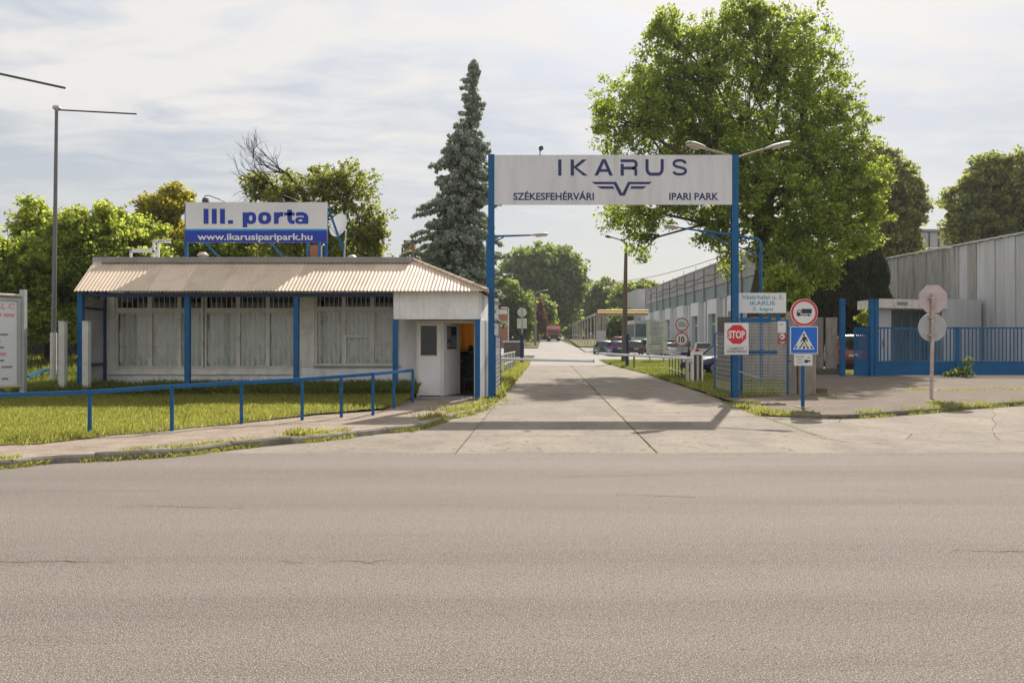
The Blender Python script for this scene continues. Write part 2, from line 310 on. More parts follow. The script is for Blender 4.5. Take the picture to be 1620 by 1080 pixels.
mat('hall_concrete', (0.34,0.335,0.33), 0.9, 0.12, 0.35, dirt=(0.22,0.215,0.21), dirt_amt=0.5, dirt_scale=0.25, bump=0.2, bscale=6)
mat('hall_lower', (0.50,0.51,0.53), 0.85, 0.07, 0.3, dirt=(0.33,0.34,0.35), dirt_amt=0.4, dirt_scale=0.3)
mat('hall_band', (0.20,0.255,0.25), 0.5, 0.2, 0.6, dirt=(0.13,0.17,0.165), dirt_amt=0.5, dirt_scale=0.6)
mat('hall_pale', (0.60,0.61,0.62), 0.8, 0.06, 0.5)
mat('shed_clean', (0.53,0.535,0.55), 0.75, 0.06, 1.5, dirt=(0.33,0.32,0.32), dirt_amt=0.35, dirt_scale=0.8, obj_rand=0.06, stretch=(3,3,0.35))
mat('shed_stained', (0.38,0.365,0.35), 0.85, 0.12, 1.5, dirt=(0.15,0.14,0.13), dirt_amt=0.75, dirt_scale=0.9, obj_rand=0.12, stretch=(3,3,0.35))
mat('brick_red', (0.32,0.11,0.06), 0.9, 0.2, 5, dirt=(0.22,0.08,0.05), dirt_amt=0.5)
mat('brick_mortar', (0.33,0.27,0.22), 0.95, 0.1, 8)
mat('brick_wall_far', (0.36,0.15,0.09), 0.9, 0.2, 1.5, dirt=(0.24,0.12,0.08), dirt_amt=0.5)
mat('roof_tile', (0.26,0.17,0.13), 0.9, 0.2, 1.5)
mat('yellow_pipe', (0.62,0.42,0.05), 0.6, 0.15, 1.5, dirt=(0.42,0.24,0.08), dirt_amt=0.5)
mat('bark', (0.105,0.085,0.07), 0.95, 0.35, 3.5, bump=1.0, bscale=9, stretch=(3,3,0.5), dirt=(0.05,0.042,0.035), dirt_amt=0.7, dirt_scale=4, spec=0.1)
mat('bark_dark', (0.05,0.042,0.036), 0.95, 0.3, 3.5, bump=0.6, bscale=9, spec=0.1)
mat('wood_pole', (0.15,0.115,0.085), 0.9, 0.2, 3, stretch=(4,4,0.4), spec=0.2)
def leafmat(name, c, t, tr=0.45, isl=0.35, dirt=None): return mat(name, c, 0.5, 0.25, 0.35, island=isl, trans=tr, tcol=t, spec=0.35, dirt=dirt, dirt_amt=0.6, dirt_scale=0.35)
leafmat('leaf_poplar', (0.11,0.165,0.035), (0.56,0.66,0.07), 0.52, 0.6)
leafmat('leaf_ash', (0.16,0.215,0.045), (0.70,0.78,0.11), 0.58, 0.5, dirt=(0.20,0.15,0.03))
leafmat('leaf_yellow', (0.22,0.20,0.035), (0.70,0.62,0.06), 0.5)
leafmat('leaf_walnut', (0.10,0.125,0.035), (0.52,0.56,0.08), 0.5, 0.5, dirt=(0.10,0.07,0.03))
leafmat('leaf_maple', (0.17,0.20,0.075), (0.52,0.56,0.11), 0.52, 0.6, dirt=(0.15,0.07,0.035))
leafmat('leaf_far', (0.10,0.145,0.05), (0.40,0.50,0.09), 0.5)
leafmat('leaf_far_light', (0.14,0.18,0.06), (0.48,0.55,0.09), 0.55)
leafmat('leaf_red', (0.13,0.06,0.045), (0.22,0.10,0.05), 0.4)
leafmat('needle_blue', (0.36,0.41,0.35), (0.40,0.46,0.33), 0.35, 0.6, dirt=(0.13,0.11,0.07))
leafmat('needle_dark', (0.025,0.036,0.012), (0.12,0.13,0.02), 0.3, 0.6)
mat('tyre', (0.025,0.025,0.026), 0.85, 0.1, 9); mat('rim', (0.42,0.43,0.44), 0.35, 0.1, 9, metal=0.6)
mat('tail_red', (0.45,0.01,0.012), 0.25, 0.1, 9); mat('head_clear', (0.65,0.66,0.66), 0.15, 0.1, 9)
mat('number_plate', (0.70,0.70,0.68), 0.5, 0.03, 9); mat('trim_black', (0.03,0.03,0.032), 0.6, 0.1, 9)
for nm, c in dict(teal=(0.015,0.09,0.085), blue=(0.012,0.022,0.17), navy=(0.012,0.018,0.07), red=(0.45,0.03,0.02), darkgrey=(0.06,0.062,0.07), white=(0.72,0.72,0.72), silver=(0.62,0.62,0.61),
                  beige=(0.64,0.60,0.55), maroon=(0.20,0.02,0.03), black=(0.02,0.021,0.025), green=(0.04,0.22,0.13), purple=(0.09,0.03,0.09), rustred=(0.30,0.055,0.035)).items():
    mat('car_'+nm, c, 0.32, 0.03, 2, coat=0.6, spec=0.5)
mat('cloth_dark', (0.018,0.020,0.035), 0.95, 0.2, 8); mat('skin', (0.20,0.11,0.075), 0.6, 0.1, 8, spec=0.3); mat('hair', (0.015,0.012,0.010), 0.6, 0.2, 9)
mat('truck_red', (0.42,0.055,0.06), 0.4, 0.05, 2, spec=0.5)
mat('tarp_pink', (0.62,0.36,0.34), 0.6, 0.08, 2)
mat('tar_crack', (0.075,0.065,0.05), 1.0, 0.3, 6, spec=0.1)
# ------------------------------------------------------------ the land
def lz(X, Y):                                # lawn height left of the drive
    return 0.10 + 0.12*sstep(14, 22, Y) + (0.55*sstep(24, 42, Y) if X < -2.5 else 0.3*sstep(60, 90, Y)*0)
def strip_pairs(mb, pairs, zfn, m=1):
    """pairs of ground points (A,B); quads between neighbours, m steps across"""
    k = len(mb.v); n = len(pairs)
    for (a, b) in pairs:
        for j in range(m+1):
            t = j/m; x = a[0]+(b[0]-a[0])*t; y = a[1]+(b[1]-a[1])*t; mb.v.append((x, y, zfn(x, y)))
    for i in range(n-1):
        for j in range(m):
            mb.f.append((k+i*(m+1)+j, k+(i+1)*(m+1)+j, k+(i+1)*(m+1)+j+1, k+i*(m+1)+j+1))
def smooth_line(pts, step):
    out = []
    for a, b in zip(pts[:-1], pts[1:]):
        d = math.dist(a, b); k = max(1, int(round(d/step)))
        for i in range(k): out.append((a[0]+(b[0]-a[0])*i/k, a[1]+(b[1]-a[1])*i/k))
    out.append(pts[-1]); return out
def catmull(pts, n=6):
    P_ = [pts[0]] + list(pts) + [pts[-1]]; out = []
    for i in range(1, len(P_)-2):
        p0, p1, p2, p3 = P_[i-1], P_[i], P_[i+1], P_[i+2]
        for k in range(n):
            t = k/n; out.append(tuple(0.5*((2*p1[a]) + (-p0[a]+p2[a])*t + (2*p0[a]-5*p1[a]+4*p2[a]-p3[a])*t*t + (-p0[a]+3*p1[a]-3*p2[a]+p3[a])*t**3) for a in range(2)))
    out.append(pts[-1]); return out
def resample(pts, step):
    out = [pts[0]]; acc = 0.0
    for a, b in zip(pts[:-1], pts[1:]):
        d = math.dist(a, b); t = step-acc
        while t <= d:
            out.append((a[0]+(b[0]-a[0])*t/d, a[1]+(b[1]-a[1])*t/d)); t += step
        acc = (acc+d) % step
    return out
# base sheet to the horizon
mb = MB(); ys = [-30, 0, 30, 60] + list(range(70, 190, 8)) + [200, 260, 400, 800, 1600, 4000]
strip_pairs(mb, [((-3000, y), (3000, y)) for y in ys], lambda x, y: gh(y)-0.06, 8); struct('ground', mb, 'soil')
mb = MB(); prs = []
for x in [-70, -40, -20] + list(np.arange(-13, 20, 0.12)) + [25, 40, 70]:
    prs.append(((x, -8), (x, 11.15)))
strip_pairs(mb, prs, lambda x, y: 0.0, 3)
prs = [((a[0], 11.15), (a[0], 11.40+0.035*math.sin(a[0]*2.3)+0.03*math.sin(a[0]*7.1+1)+rnd.uniform(-.02, .02))) for a, b in prs]
strip_pairs(mb, prs, lambda x, y: 0.0 if y < 11.2 else 0.009, 1); struct('street', mb, 'asphalt_street')
mb = MB(); mb.box(-70, 70, -11, -8, -0.05, 0.12); struct('near_pavement', mb, 'pavement_gravel')
# the drive: individual concrete slabs with open joints, moss below
def uX(u, Y): return u + 0.044*(Y-11.3)
rows = [11.3, 13.48, 17.1, 20.8, 24.5, 28.2, 31.9, 35.6, 39.3, 43.0, 46.7, 50.4, 54.1]
drive = link('driveway', None, None, (0, 0, 0)); drive['kind'] = 'structure'
mb = MB(); strip_pairs(mb, [((uX(-0.82, y), y), (uX(5.6, y), y)) for y in (11.28, 20, 30, 40, 54.1)], lambda x, y: -0.018, 2)
o = struct('joint_moss', mb, 'moss_soil', drive)
def rightU(Y): return 5.10 + 0.25*sstep(17, 24, Y) - 0.45*sstep(40, 54, Y)
gap = 0.008
for i in range(len(rows)-1):
    y0, y1 = rows[i]+gap*0.7, rows[i+1]-gap*0.7
    for (ua, ub) in ((-0.81, 2.07), (2.07, None)):
        a0 = ua; a1 = ua; b0 = ub if ub is not None else rightU(y0); b1 = ub if ub is not None else rightU(y1)
        wig = 0.012 if ub is None else 0.0
        g1 = gap*1.7 if ua > 0 else gap
        g2 = gap*1.7 if ub is not None else gap
        zt = 0.004 + rnd.uniform(-0.002, 0.003); mb = MB()
        mb.prism([(uX(a0, y0)+g1, y0, zt), (uX(b0, y0)-g2, y0+rnd.uniform(-.004,.004), zt+rnd.uniform(-.002,.002)), (uX(b1, y1)-g2, y1, zt), (uX(a1, y1)+g1, y1+rnd.uniform(-.004,.004), zt)][::-1], (0, 0, -0.12))
        link('concrete_slab', mb.mesh('concrete_slab'), drive, (0,0,0), 'concrete_slab')
# kerb lines (px measured on the photograph, at the foot of the kerb)
KL = [G(x, y) for x, y in ((-3600, 846), (-1500, 806), (-420, 768), (-200, 754), (0, 741), (67, 734), (193, 727), (296, 720), (370, 710), (507, 697), (600, 686), (660, 679), (709, 664), (748, 654), (772, 646))]
KL = resample(catmull(KL, 8), 0.12)
KR = [G(x, y) for x, y in ((1176, 643), (1199, 656.0), (1247, 660), (1327, 662.7), (1413, 658), (1493, 651.7), (1540, 647), (1620, 641.7), (1760, 635), (2000, 627))]
KR = resample(catmull(KR, 8), 0.12)
def offset_line(L_, d):
    out = []
    for i in range(len(L_)):
        a = L_[max(i-1,0)]; b = L_[min(i+1,len(L_)-1)]; t = Vector((b[0]-a[0], b[1]-a[1])).normalized(); out.append((L_[i][0]-t.y*d, L_[i][1]+t.x*d))
    return out
def kerb(line, per, matn, top):
    k = link('kerb', None, None, (0,0,0)); k['kind'] = 'structure'; inner = offset_line(line, 0.14)
    i = 0; n = len(line)
    while i < n-1:
        j = min(i+per, n-1); mb = MB(); zt = top + rnd.uniform(-0.018, 0.012); sh = rnd.uniform(-0.012, 0.012); vs = []
        for q in range(i, j+1):
            t = 0.06 if q == i else (0.94 if q == j else 0.5)
            a, b = line[q], inner[q]
            if q == i: a = (line[q][0]*(1-.06)+line[q+1][0]*.06, line[q][1]*(1-.06)+line[q+1][1]*.06); b = (inner[q][0]*(1-.06)+inner[q+1][0]*.06, inner[q][1]*(1-.06)+inner[q+1][1]*.06)
            vs.append((a, b))
        v = []; f = []
        for (a, b) in vs:
            dx, dy = b[0]-a[0], b[1]-a[1]
            A = (a[0]+dx*sh, a[1]+dy*sh)
            v += [(A[0], A[1], -0.1), (A[0]+dx*.04, A[1]+dy*.04, zt-0.03), (A[0]+dx*.22, A[1]+dy*.22, zt), (b[0], b[1], zt), (b[0], b[1], -0.1)]
        m_ = len(vs)
        for q in range(m_-1):
            for r in range(4): f.append((q*5+r, (q+1)*5+r, (q+1)*5+r+1, q*5+r+1))
        f.append((0,1,2,3,4)); f.append(tuple((m_-1)*5+r for r in (4,3,2,1,0)))
        mb.add(v, f); link('kerb_stone', mb.mesh('kerb_stone'), k, (0,0,0), matn); i = j
    return k
kerb(KL, 8, 'kerb_concrete', 0.105); kerb(KR, 8, 'kerb_old', 0.10)
# fine cracks in slabs and street: thin raised tar and dirt lines
def crack(pts, w, z, name, parent, seed, broken=0.0):
    r = random.Random(seed); P_ = [pts[0]]
    for a, b in zip(pts[:-1], pts[1:]):
        n = max(2, int(math.dist(a, b)/0.09))
        for i in range(1, n+1): t = i/n; P_.append((a[0]+(b[0]-a[0])*t+r.gauss(0, .012), a[1]+(b[1]-a[1])*t+r.gauss(0, .018)))
    mb = MB(); off = 0
    for i in range(len(P_)-1):
        if broken and math.sin(i*.21+seed)+r.uniform(-.5,.5) < broken: continue
        a, b = P_[i], P_[i+1]; d = math.dist(a, b) or 1; nx, ny = -(b[1]-a[1])/d*w/2*r.uniform(.4,1.4), (b[0]-a[0])/d*w/2*r.uniform(.4,1.4)
        mb.add([(a[0]+nx, a[1]+ny, z), (a[0]-nx, a[1]-ny, z), (b[0]-nx, b[1]-ny, z), (b[0]+nx, b[1]+ny, z)], [(0,1,2,3)])
    if mb.v: o = link(name, mb.mesh(name), parent, (0,0,0), 'tar_crack'); o['kind'] = 'stuff'
def Wc(x, y): return G(x, y)
for i, (pl, bk) in enumerate((([(1090,642),(1130,640),(1150,643)], -.3), ([(1065,654),(1110,652),(1150,655)], -.2), ([(1075,660),(1125,658),(1165,661)], -.1), ([(1040,634),(1085,632),(1120,635)], 0), ([(1010,645),(1060,647)], .1), ([(795,655),(880,656),(960,654)], .2),
    ([(990,668),(1060,671),(1110,668)], 0), ([(700,697),(760,702),(820,699)], .1), ([(870,612),(930,613)], .1), ([(1060,700),(1130,706),(1210,704)], .1), ([(1270,690),(1340,700),(1420,703)], -.2), ([(1100,626),(1140,628)], -.3))):
    crack([Wc(*p) for p in pl], .016, .0075, 'crack', drive, 40+i, bk)
for i, (pl, bk) in enumerate((([(-60,887),(120,889),(300,887),(480,889)], -.25), ([(520,888),(700,886),(830,889)], .1), ([(300,757),(560,752),(800,756),(1060,751)], .35), ([(1250,870),(1440,868),(1640,874)], .3), ([(60,803),(240,800),(420,805)], .4), ([(900,780),(1100,786),(1300,779)], .5))):
    crack([Wc(*p) for p in pl], .008, .0035, 'street_crack', bpy.data.objects['street'], 70+i, bk)
# left apron between street and kerb (smooth old asphalt), left path, lawn
KLi = offset_line(KL, 0.13); KRi = offset_line(KR, 0.13)
ap = [p for p in KL if p[0] > -9.2]
mb = MB(); prs = []
for p in ap[::3]:
    x = p[0]
    if x < -4.6: q = (x, min(11.28, p[1]))
    else: q = (min(x, -0.84), 11.28)
    if p[1] > 11.3: prs.append((q, (p[0]+0.02, p[1]+0.02)))
prs = [(a, b) for a, b in prs if b[0] < uX(-.85, b[1])]; prs.append(((uX(-0.822, 11.3), 11.28), (uX(-0.822, 21.5), 21.5))); 
strip_pairs(mb, prs, lambda x, y: -0.004, 4); struct('left_apron', mb, 'concrete_slab')
LE = [G(x, y) for x, y in ((-4200, 810), (-1500, 775), (-420, 742), (-200, 728), (0, 715.5), (74, 710), (178, 697), (267, 689.6), (370, 678.5), (478, 665.5), (600, 655.5), (663, 641), (664, 634))]
LE = resample(catmull(LE, 8), 0.25)
def near_on(line, x):                        # first point on a line at given X
    for a, b in zip(line[:-1], line[1:]):
        if (a[0]-x)*(b[0]-x) <= 0 and a[0] != b[0]:
            t = (x-a[0])/(b[0]-a[0]); return a[1]+(b[1]-a[1])*t
    return line[-1][1]
mb = MB(); prs = []
xs = list(np.arange(-16.0, -2.75, 0.35))
for x in xs:
    prs.append(((x, near_on(KLi, x)), (x, near_on(LE, x)+0.35)))
for x in (-2.7, -2.2, -1.7, -1.3, -1.0, -0.75): prs.append(((x, near_on(KLi, x)), (x, 22.3)))
strip_pairs(mb, prs, lambda x, y: 0.088, 2); struct('footpath', mb, 'path_gravel')
def lawn_front(x): return near_on(LE, x) + 0.10*math.sin(x*3.1) + 0.07*math.sin(x*7.7+1)
mb = MB(); prs = []
for x in np.arange(-40, -2.6, 0.3):
    yf = lawn_front(x) if x > -16 else 9.2
    prs.append(((x, yf), (x, 48 if x < -11.4 else 22.25)))
strip_pairs(mb, prs, lambda x, y: lz(x, y), 16); struct('lawn', mb, 'turf')
# right apron: broken concrete pieces separated by open cracks
def Wp(x, y): X, Y = G(x, y); return (X, Y)
apron = link('cracked_apron', None, None, (0,0,0)); apron['kind'] = 'structure'
mb = MB(); mb.add([(5.0, 11.28, -.02), (16, 11.28, -.02), (24, 22, -.02), (24, 27, -.02), (5.3, 21.5, -.02)], [(0,1,2,3,4)]); struct('joint_moss', mb, 'moss_soil', apron)
kr = [p for p in KR][::6]
def k_at(px):                                # kerb point nearest to an image column
    return min(KR, key=lambda p: abs(p[0]/p[1]*FPX+810-px))
def kseg(p0, p1): return [p for p in KR[::5] if p0 < p[0]/p[1]*FPX+810 < p1]
A = [Wp(1327,668), Wp(1383,677), Wp(1443,686), Wp(1510,684), Wp(1573,685), Wp(1660,678), Wp(1760,672)]
B = [Wp(1262,680), Wp(1337,696), Wp(1433,695), Wp(1503,702), Wp(1583,697), Wp(1700,700), Wp(1800,703)]
piecs = [
  [(5.2, 17.3)] + [k_at(1190)] + kseg(1192, 1325) + [k_at(1327), A[0]] + [Wp(1262,680)],
  [k_at(1327)] + kseg(1330, 1570) + [k_at(1573), A[4], A[3], A[2], A[1], A[0]],
  [k_at(1573)] + kseg(1576, 1990) + [A[6], A[5], A[4]],
  [Wp(1262,680), A[0], A[1], A[2], Wp(1433,695), B[1]],
  [A[2], A[3], A[4], B[4], B[3], Wp(1433,695)],
  [A[4], A[5], A[6], B[6], B[5], B[4]],
  [Wp(1262,680), B[1], Wp(1433,695), B[3], B[4], B[5], B[6], Wp(1800,718.2), Wp(1373,718.2)] ]
for pl in piecs:
    c = (sum(p[0] for p in pl)/len(pl), sum(p[1] for p in pl)/len(pl)); q = []
    jag = []
    for a, b in zip(pl, pl[1:]+pl[:1]):
        jag.append(a); d = math.dist(a, b); k = int(d/0.5)
        if d < 1.0: continue
        nx, ny = -(b[1]-a[1])/d, (b[0]-a[0])/d
        for i in range(1, k):
            t = i/k; w = 0.035*math.sin(a[0]*5+b[0]*5+(t if a[0] < b[0] else 1-t)*17)
            if a[0] > b[0]: w = -w
            jag.append((a[0]+(b[0]-a[0])*t+nx*w, a[1]+(b[1]-a[1])*t+ny*w))
    for p in jag:
        v = Vector((c[0]-p[0], c[1]-p[1])); v = v.normalized()*0.007; q.append((p[0]+v.x, p[1]+v.y, 0.002))
    if sum((q[i-1][0]*q[i][1]-q[i][0]*q[i-1][1]) for i in range(len(q))) > 0: q = q[::-1]
    mb = MB(); mb.prism(q, (0,0,-0.1)); link('concrete_piece', mb.mesh('concrete_piece'), apron, (0,0,0), 'concrete_slab')
# pavement behind the right kerb, up to the blue fence
mb = MB(); prs = []
for x in list(np.arange(5.62, 14, 0.2))+list(np.arange(14, 34, 0.8)):
    yb = 21.4+max(0, x-6.2)*.7 if x < 7.9 else (22.75 if x < 8.0 else min(37.3, x/0.3475))
    prs.append(((x, near_on(KRi[14:], x)), (x, yb)))
strip_pairs(mb, prs, lambda x, y: 0.088, 8); struct('pavement', mb, 'pavement_gravel')
# verges and yard inside the gate
def vz(x, y): return 0.05 + gh(y)
mb = MB(); strip_pairs(mb, [((uX(rightU(y), y)+0.0, y), (uX(rightU(y), y)+w, y)) for y, w in ((19.6, .12), (21.2, .9), (22, 2.1), (24, 3.0), (30, 4.6), (38, 7.4), (39, 14), (50, 13), (60, 12), (66, 9), (68.5, 7))], vz, 8); struct('right_verge', mb, 'turf')
mb = MB(); strip_pairs(mb, [((-14, y), (uX(-0.84, y)-0.03*math.sin(y), y)) for y in (22.3, 26, 30, 34, 38, 44, 50, 56)], vz, 10); struct('left_verge', mb, 'turf')
mb = MB(); strip_pairs(mb, [((uX(5.4, y)+.1, y), (24, y)) for y in (46.2, 47.8)], lambda x, y: 0.062, 4); struct('cross_path', mb, 'path_gravel')
mb = MB(); prs = []
for y in [54.1, 58, 62, 66] + list(range(70, 190, 6)) + [200, 260, 330]:
    xl = uX(-0.8, y) if y < 150 else uX(-0.8, 150) - (y-150)*0.03
    xr = uX(4.8, y) + (14.2*sstep(62, 68, y) if y < 116 else 0)
    prs.append(((xl, y), (min(xr, 19.0) if y < 120 else uX(4.8, 120) , y)))
strip_pairs(mb, prs, lambda x, y: gh(y)-0.002, 6); struct('access_road', mb, 'far_asphalt')
mb = MB(); strip_pairs(mb, [((-60, y), (uX(-0.8, y)+.05, y)) for y in (86, 92, 98, 104, 110, 114)], lambda x, y: gh(y)-0.008, 3); struct('side_road', mb, 'far_asphalt')
mb = MB(); strip_pairs(mb, [((-40, y), (uX(-0.9, y)-0.15*sstep(115,150,y), y)) for y in range(115, 200, 6)], lambda x, y: gh(y)+0.09, 2); struct('far_left_verge', mb, 'turf')
mb = MB(); strip_pairs(mb, [((uX(5.0, min(y,150)), y), (18 + (y-118)*0.4, y)) for y in range(119, 220, 6)], lambda x, y: gh(y)+0.09, 2); struct('far_right_verge', mb, 'turf')
k = link('far_kerb', None, None, (0,0,0)); k['kind'] = 'structure'
for i in range(24):
    mb = MB(); x1 = uX(-0.85, 114.6) - i*1.0; mb.box(x1-0.97, x1, 114.2, 114.5, gh(114)-0.05, gh(114)+0.14); link('kerb_stone', mb.mesh('kerb_stone'), k, (0,0,0), 'kerb_old')
# sandy yard in front of the big hall and behind the blue fence
mb = MB(); strip_pairs(mb, [((17.5, y), (60, y)) for y in (35.2, 45, 55, 66)], lambda x, y: 0.03, 2); struct('yard', mb, 'pavement_gravel')
# ------------------------------------------------------------ grass and weeds (blades scattered as real faces)
def inside(poly, X, Y):
    c = np.zeros(len(X), bool); n = len(poly)
    for i in range(n):
        x1, y1 = poly[i]; x2, y2 = poly[i-1]
        m_ = ((y1 > Y) != (y2 > Y)) & (X < (x2-x1)*(Y-y1)/((y2-y1) if y2 != y1 else 1e-9)+x1); c ^= m_
    return c
def blades(name, X, Y, Z, hmin, hmax, w, m, parent=None, lean=0.35):
    n = len(X); h = rng.uniform(hmin, hmax, n)*(0.6+0.8*rng.random(n)); a = rng.uniform(0, 2*np.pi, n); ln = rng.normal(0, lean, n)*h; la = rng.uniform(0, 2*np.pi, n)
    wx, wy = np.cos(a)*w/2, np.sin(a)*w/2; V = np.zeros((n, 4, 3))
    V[:,0] = np.c_[X-wx, Y-wy, Z-0.01]; V[:,1] = np.c_[X+wx, Y+wy, Z-0.01]
    mx, my = X+np.cos(la)*ln*.35, Y+np.sin(la)*ln*.35
    V[:,2] = np.c_[X+np.cos(la)*ln+wx*.2, Y+np.sin(la)*ln+wy*.2, Z+h]; V[:,3] = np.c_[mx-wx*.9, my-wy*.9, Z+h*.55]
    me = npmesh(name, V.reshape(-1,3), np.arange(n*4).reshape(n,4), m); o = link(name, me, parent)
    o['kind'] = 'stuff'; return o
def vn(X, Y, s, seed=0):                     # cheap smooth 2-D noise in 0..1
    r = np.random.default_rng(seed); v = np.zeros(len(X))
    for k in range(5):
        a = r.uniform(0, 2*np.pi); f = s*(0.6+k*0.5); v += np.sin((X*np.cos(a)+Y*np.sin(a))*f + r.uniform(0, 6))/(1+k*.4)
    return 0.5+v/5.5
vlz = np.vectorize(lz); vgh = np.vectorize(gh)
def scatter_fn(n, x0, x1, y0, y1): return rng.uniform(x0, x1, n), rng.uniform(y0, y1, n)
# front lawn
X, Y = scatter_fn(780000, -14, -2.55, 10.5, 22.2)
xf = np.arange(-16.5, -2.2, 0.1); yfv = np.array([lawn_front(x) for x in xf]); fr = np.interp(X, xf, yfv)
d = Y-fr; dens = np.clip(d/0.7+.05*0, 0, 1)*np.clip(-0.15+1.7*vn(X, Y, 2.6, 3), 0.06, 1)*np.clip(.3+1.3*vn(X, Y, 9, 12), .2, 1) * np.where(X/Y < -0.80, 0, 1)
k = (d > -0.12) & (rng.random(len(X)) < dens+0.06); X, Y = X[k], Y[k]
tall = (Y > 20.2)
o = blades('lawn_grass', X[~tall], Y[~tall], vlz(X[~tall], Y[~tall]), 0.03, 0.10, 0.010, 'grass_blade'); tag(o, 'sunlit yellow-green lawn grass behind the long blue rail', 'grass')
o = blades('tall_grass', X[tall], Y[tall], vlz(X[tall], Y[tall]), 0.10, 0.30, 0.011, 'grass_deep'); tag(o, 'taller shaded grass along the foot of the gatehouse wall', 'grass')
# lawn left and behind, coarser
X, Y = scatter_fn(70000, -30, -11.4, 22, 44); k = (X/Y > -0.78) & (rng.random(len(X)) < np.clip(.5+vn(X, Y, 1.2, 5), 0, 1)); X, Y = X[k], Y[k]
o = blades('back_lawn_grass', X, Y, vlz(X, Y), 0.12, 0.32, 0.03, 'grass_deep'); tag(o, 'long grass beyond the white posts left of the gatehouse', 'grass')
# weeds along the kerbs
def along(line, n, spread, off, seed, thr=0.45):
    r = np.random.default_rng(seed); L_ = np.array(line); i = r.integers(0, len(L_)-1, n); s = i*0.12
    keep = 0.5+0.5*np.sin(s*1.7+seed)*np.sin(s*0.63+1.3*seed)+0.25*np.sin(s*4.1) > thr
    i = i[keep]; p = L_[i]; t = L_[np.minimum(i+1, len(L_)-1)]-p; t /= np.linalg.norm(t, axis=1)[:,None]+1e-9; nn = np.c_[-t[:,1], t[:,0]]
    q = p + nn*(off+r.normal(0, spread, len(i)))[:,None] + t*r.uniform(-.06, .06, len(i))[:,None]; return q[:,0], q[:,1]
X1, Y1 = along(KL, 19000, 0.04, -0.02, 4, 0.30); X2, Y2 = along(KL, 14000, 0.06, 0.17, 9, 0.45); X = np.r_[X1, X2]; Y = np.r_[Y1, Y2]; Z = np.r_[np.zeros(len(X1)), np.full(len(X2), .088)]
o = blades('kerb_weeds', X, Y, Z, 0.015, 0.065, 0.009, 'grass_blade', lean=0.8); tag(o, 'weeds growing along the left kerb', 'weeds')
X1, Y1 = along(KR, 8000, 0.035, -0.01, 2, 0.40); X2, Y2 = along(KR, 9000, 0.07, 0.18, 7, 0.45); X = np.r_[X1, X2]; Y = np.r_[Y1, Y2]; Z = np.r_[np.zeros(len(X1)), np.full(len(X2), .088)]
o = blades('kerb_weeds', X, Y, Z, 0.02, 0.07, 0.014, 'grass_blade', lean=0.5); tag(o, 'weeds and moss along the right kerb', 'weeds')
# weeds in the joints of the drive
Yj = rng.uniform(11.4, 50, 11000); k = np.sin(Yj*1.9)+np.sin(Yj*0.7+1)+.8*np.sin(Yj*5.3) > rng.normal(-.1, .5, len(Yj)); Yj = Yj[k]; Xj = 2.07+0.044*(Yj-11.3)+rng.normal(0, .012, len(Yj))
Ym = rng.uniform(13, 22, 3500); Xm = np.interp(Ym, [13, 14.7, 17.3, 21.3], [5.13, 5.22, 5.33, 5.62])+rng.normal(0, .02, len(Ym))
X = np.r_[Xj, Xm]; Y = np.r_[Yj, Ym]
o = blades('joint_weeds', X, Y, np.full(len(X), -0.01), 0.010, 0.03, 0.009, 'grass_deep', lean=0.6); tag(o, 'thin line of weeds in the joints of the concrete drive', 'weeds')
# verge inside the gate, left
X, Y = scatter_fn(60000, -2.2, 1.8, 21.5, 56); e = uX(-0.84, Y) if False else -0.84+0.044*(Y-11.3); k = (X < e+0.08+0.1*np.sin(Y*2)) & (X > -0.5) & (Y > 21.9); X, Y = X[k], Y[k]
o = blades('verge_grass', X, Y, np.full(len(X), .05), 0.10, 0.28, 0.03, 'grass_blade'); tag(o, 'bright grass verge along the left edge of the drive', 'grass')
# verge inside the gate, right
X, Y = scatter_fn(150000, 5.4, 17, 21.3, 66); ru = np.array([rightU(y) for y in np.arange(20, 70, .5)]); e = np.interp(Y, np.arange(20, 70, .5), ru)+0.044*(Y-11.3)
k = (X > e-0.05-0.1*np.sin(Y*1.7)) & ((Y > 38) | (X/Y < 0.338)) & ((Y < 46.1) | (Y > 47.9)) & (Y > 21.5+(X-5.6)*0.28); X, Y = X[k], Y[k]
t = Y < 31
o = blades('verge_grass', X[~t], Y[~t], np.full((~t).sum(), .05), 0.04, 0.10, 0.024, 'grass_deep'); tag(o, 'mown grass verge right of the drive behind the barrier', 'grass')
o = blades('verge_grass', X[t], Y[t], np.full(t.sum(), .05), 0.05, 0.19, 0.014, 'grass_blade'); tag(o, 'long yellow-green grass seen through the mesh gates', 'grass')
# a few tufts on the right pavement, at posts and at the foot of the concrete panel
def tuft_field(name, spots, label, hm=(0.05, 0.14), per=300, m='grass_blade'):
    xs_ = []; ys_ = []
    for (x, y, r_) in spots: xs_.append(x+rng.normal(0, r_, per)); ys_.append(y+rng.normal(0, r_*.5, per))
    X = np.concatenate(xs_); Y = np.concatenate(ys_); o = blades(name, X, Y, np.full(len(X), .085), hm[0], hm[1], .011, m, lean=.5); tag(o, label, 'weeds')
def Gs(x, y, r_): X, Y = G(x, y); return (X*.95, Y*.95, r_)
tuft_field('pavement_weeds', [Gs(1455,617,.25), Gs(1525,618,.3), Gs(1600,616,.5), Gs(1500,640,.2), Gs(1545,641,.35), Gs(1515,643,.3), Gs(1302,626,.2), Gs(1478,638,.1), Gs(1180,643,.16), Gs(1205,652,.2), Gs(1235,656,.15), Gs(1165,639,.14)], 'low weeds dotted over the gravelly right pavement', (0.03,0.085), 220)
tuft_field('path_weeds', [Gs(468,690,.10), Gs(478,686,.14), Gs(720,650,.25), Gs(740,646,.25), Gs(760,640,.3), Gs(775,634,.3), Gs(690,660,.2)], 'green weed clumps on the footpath near the gatehouse door', (0.03,0.11))
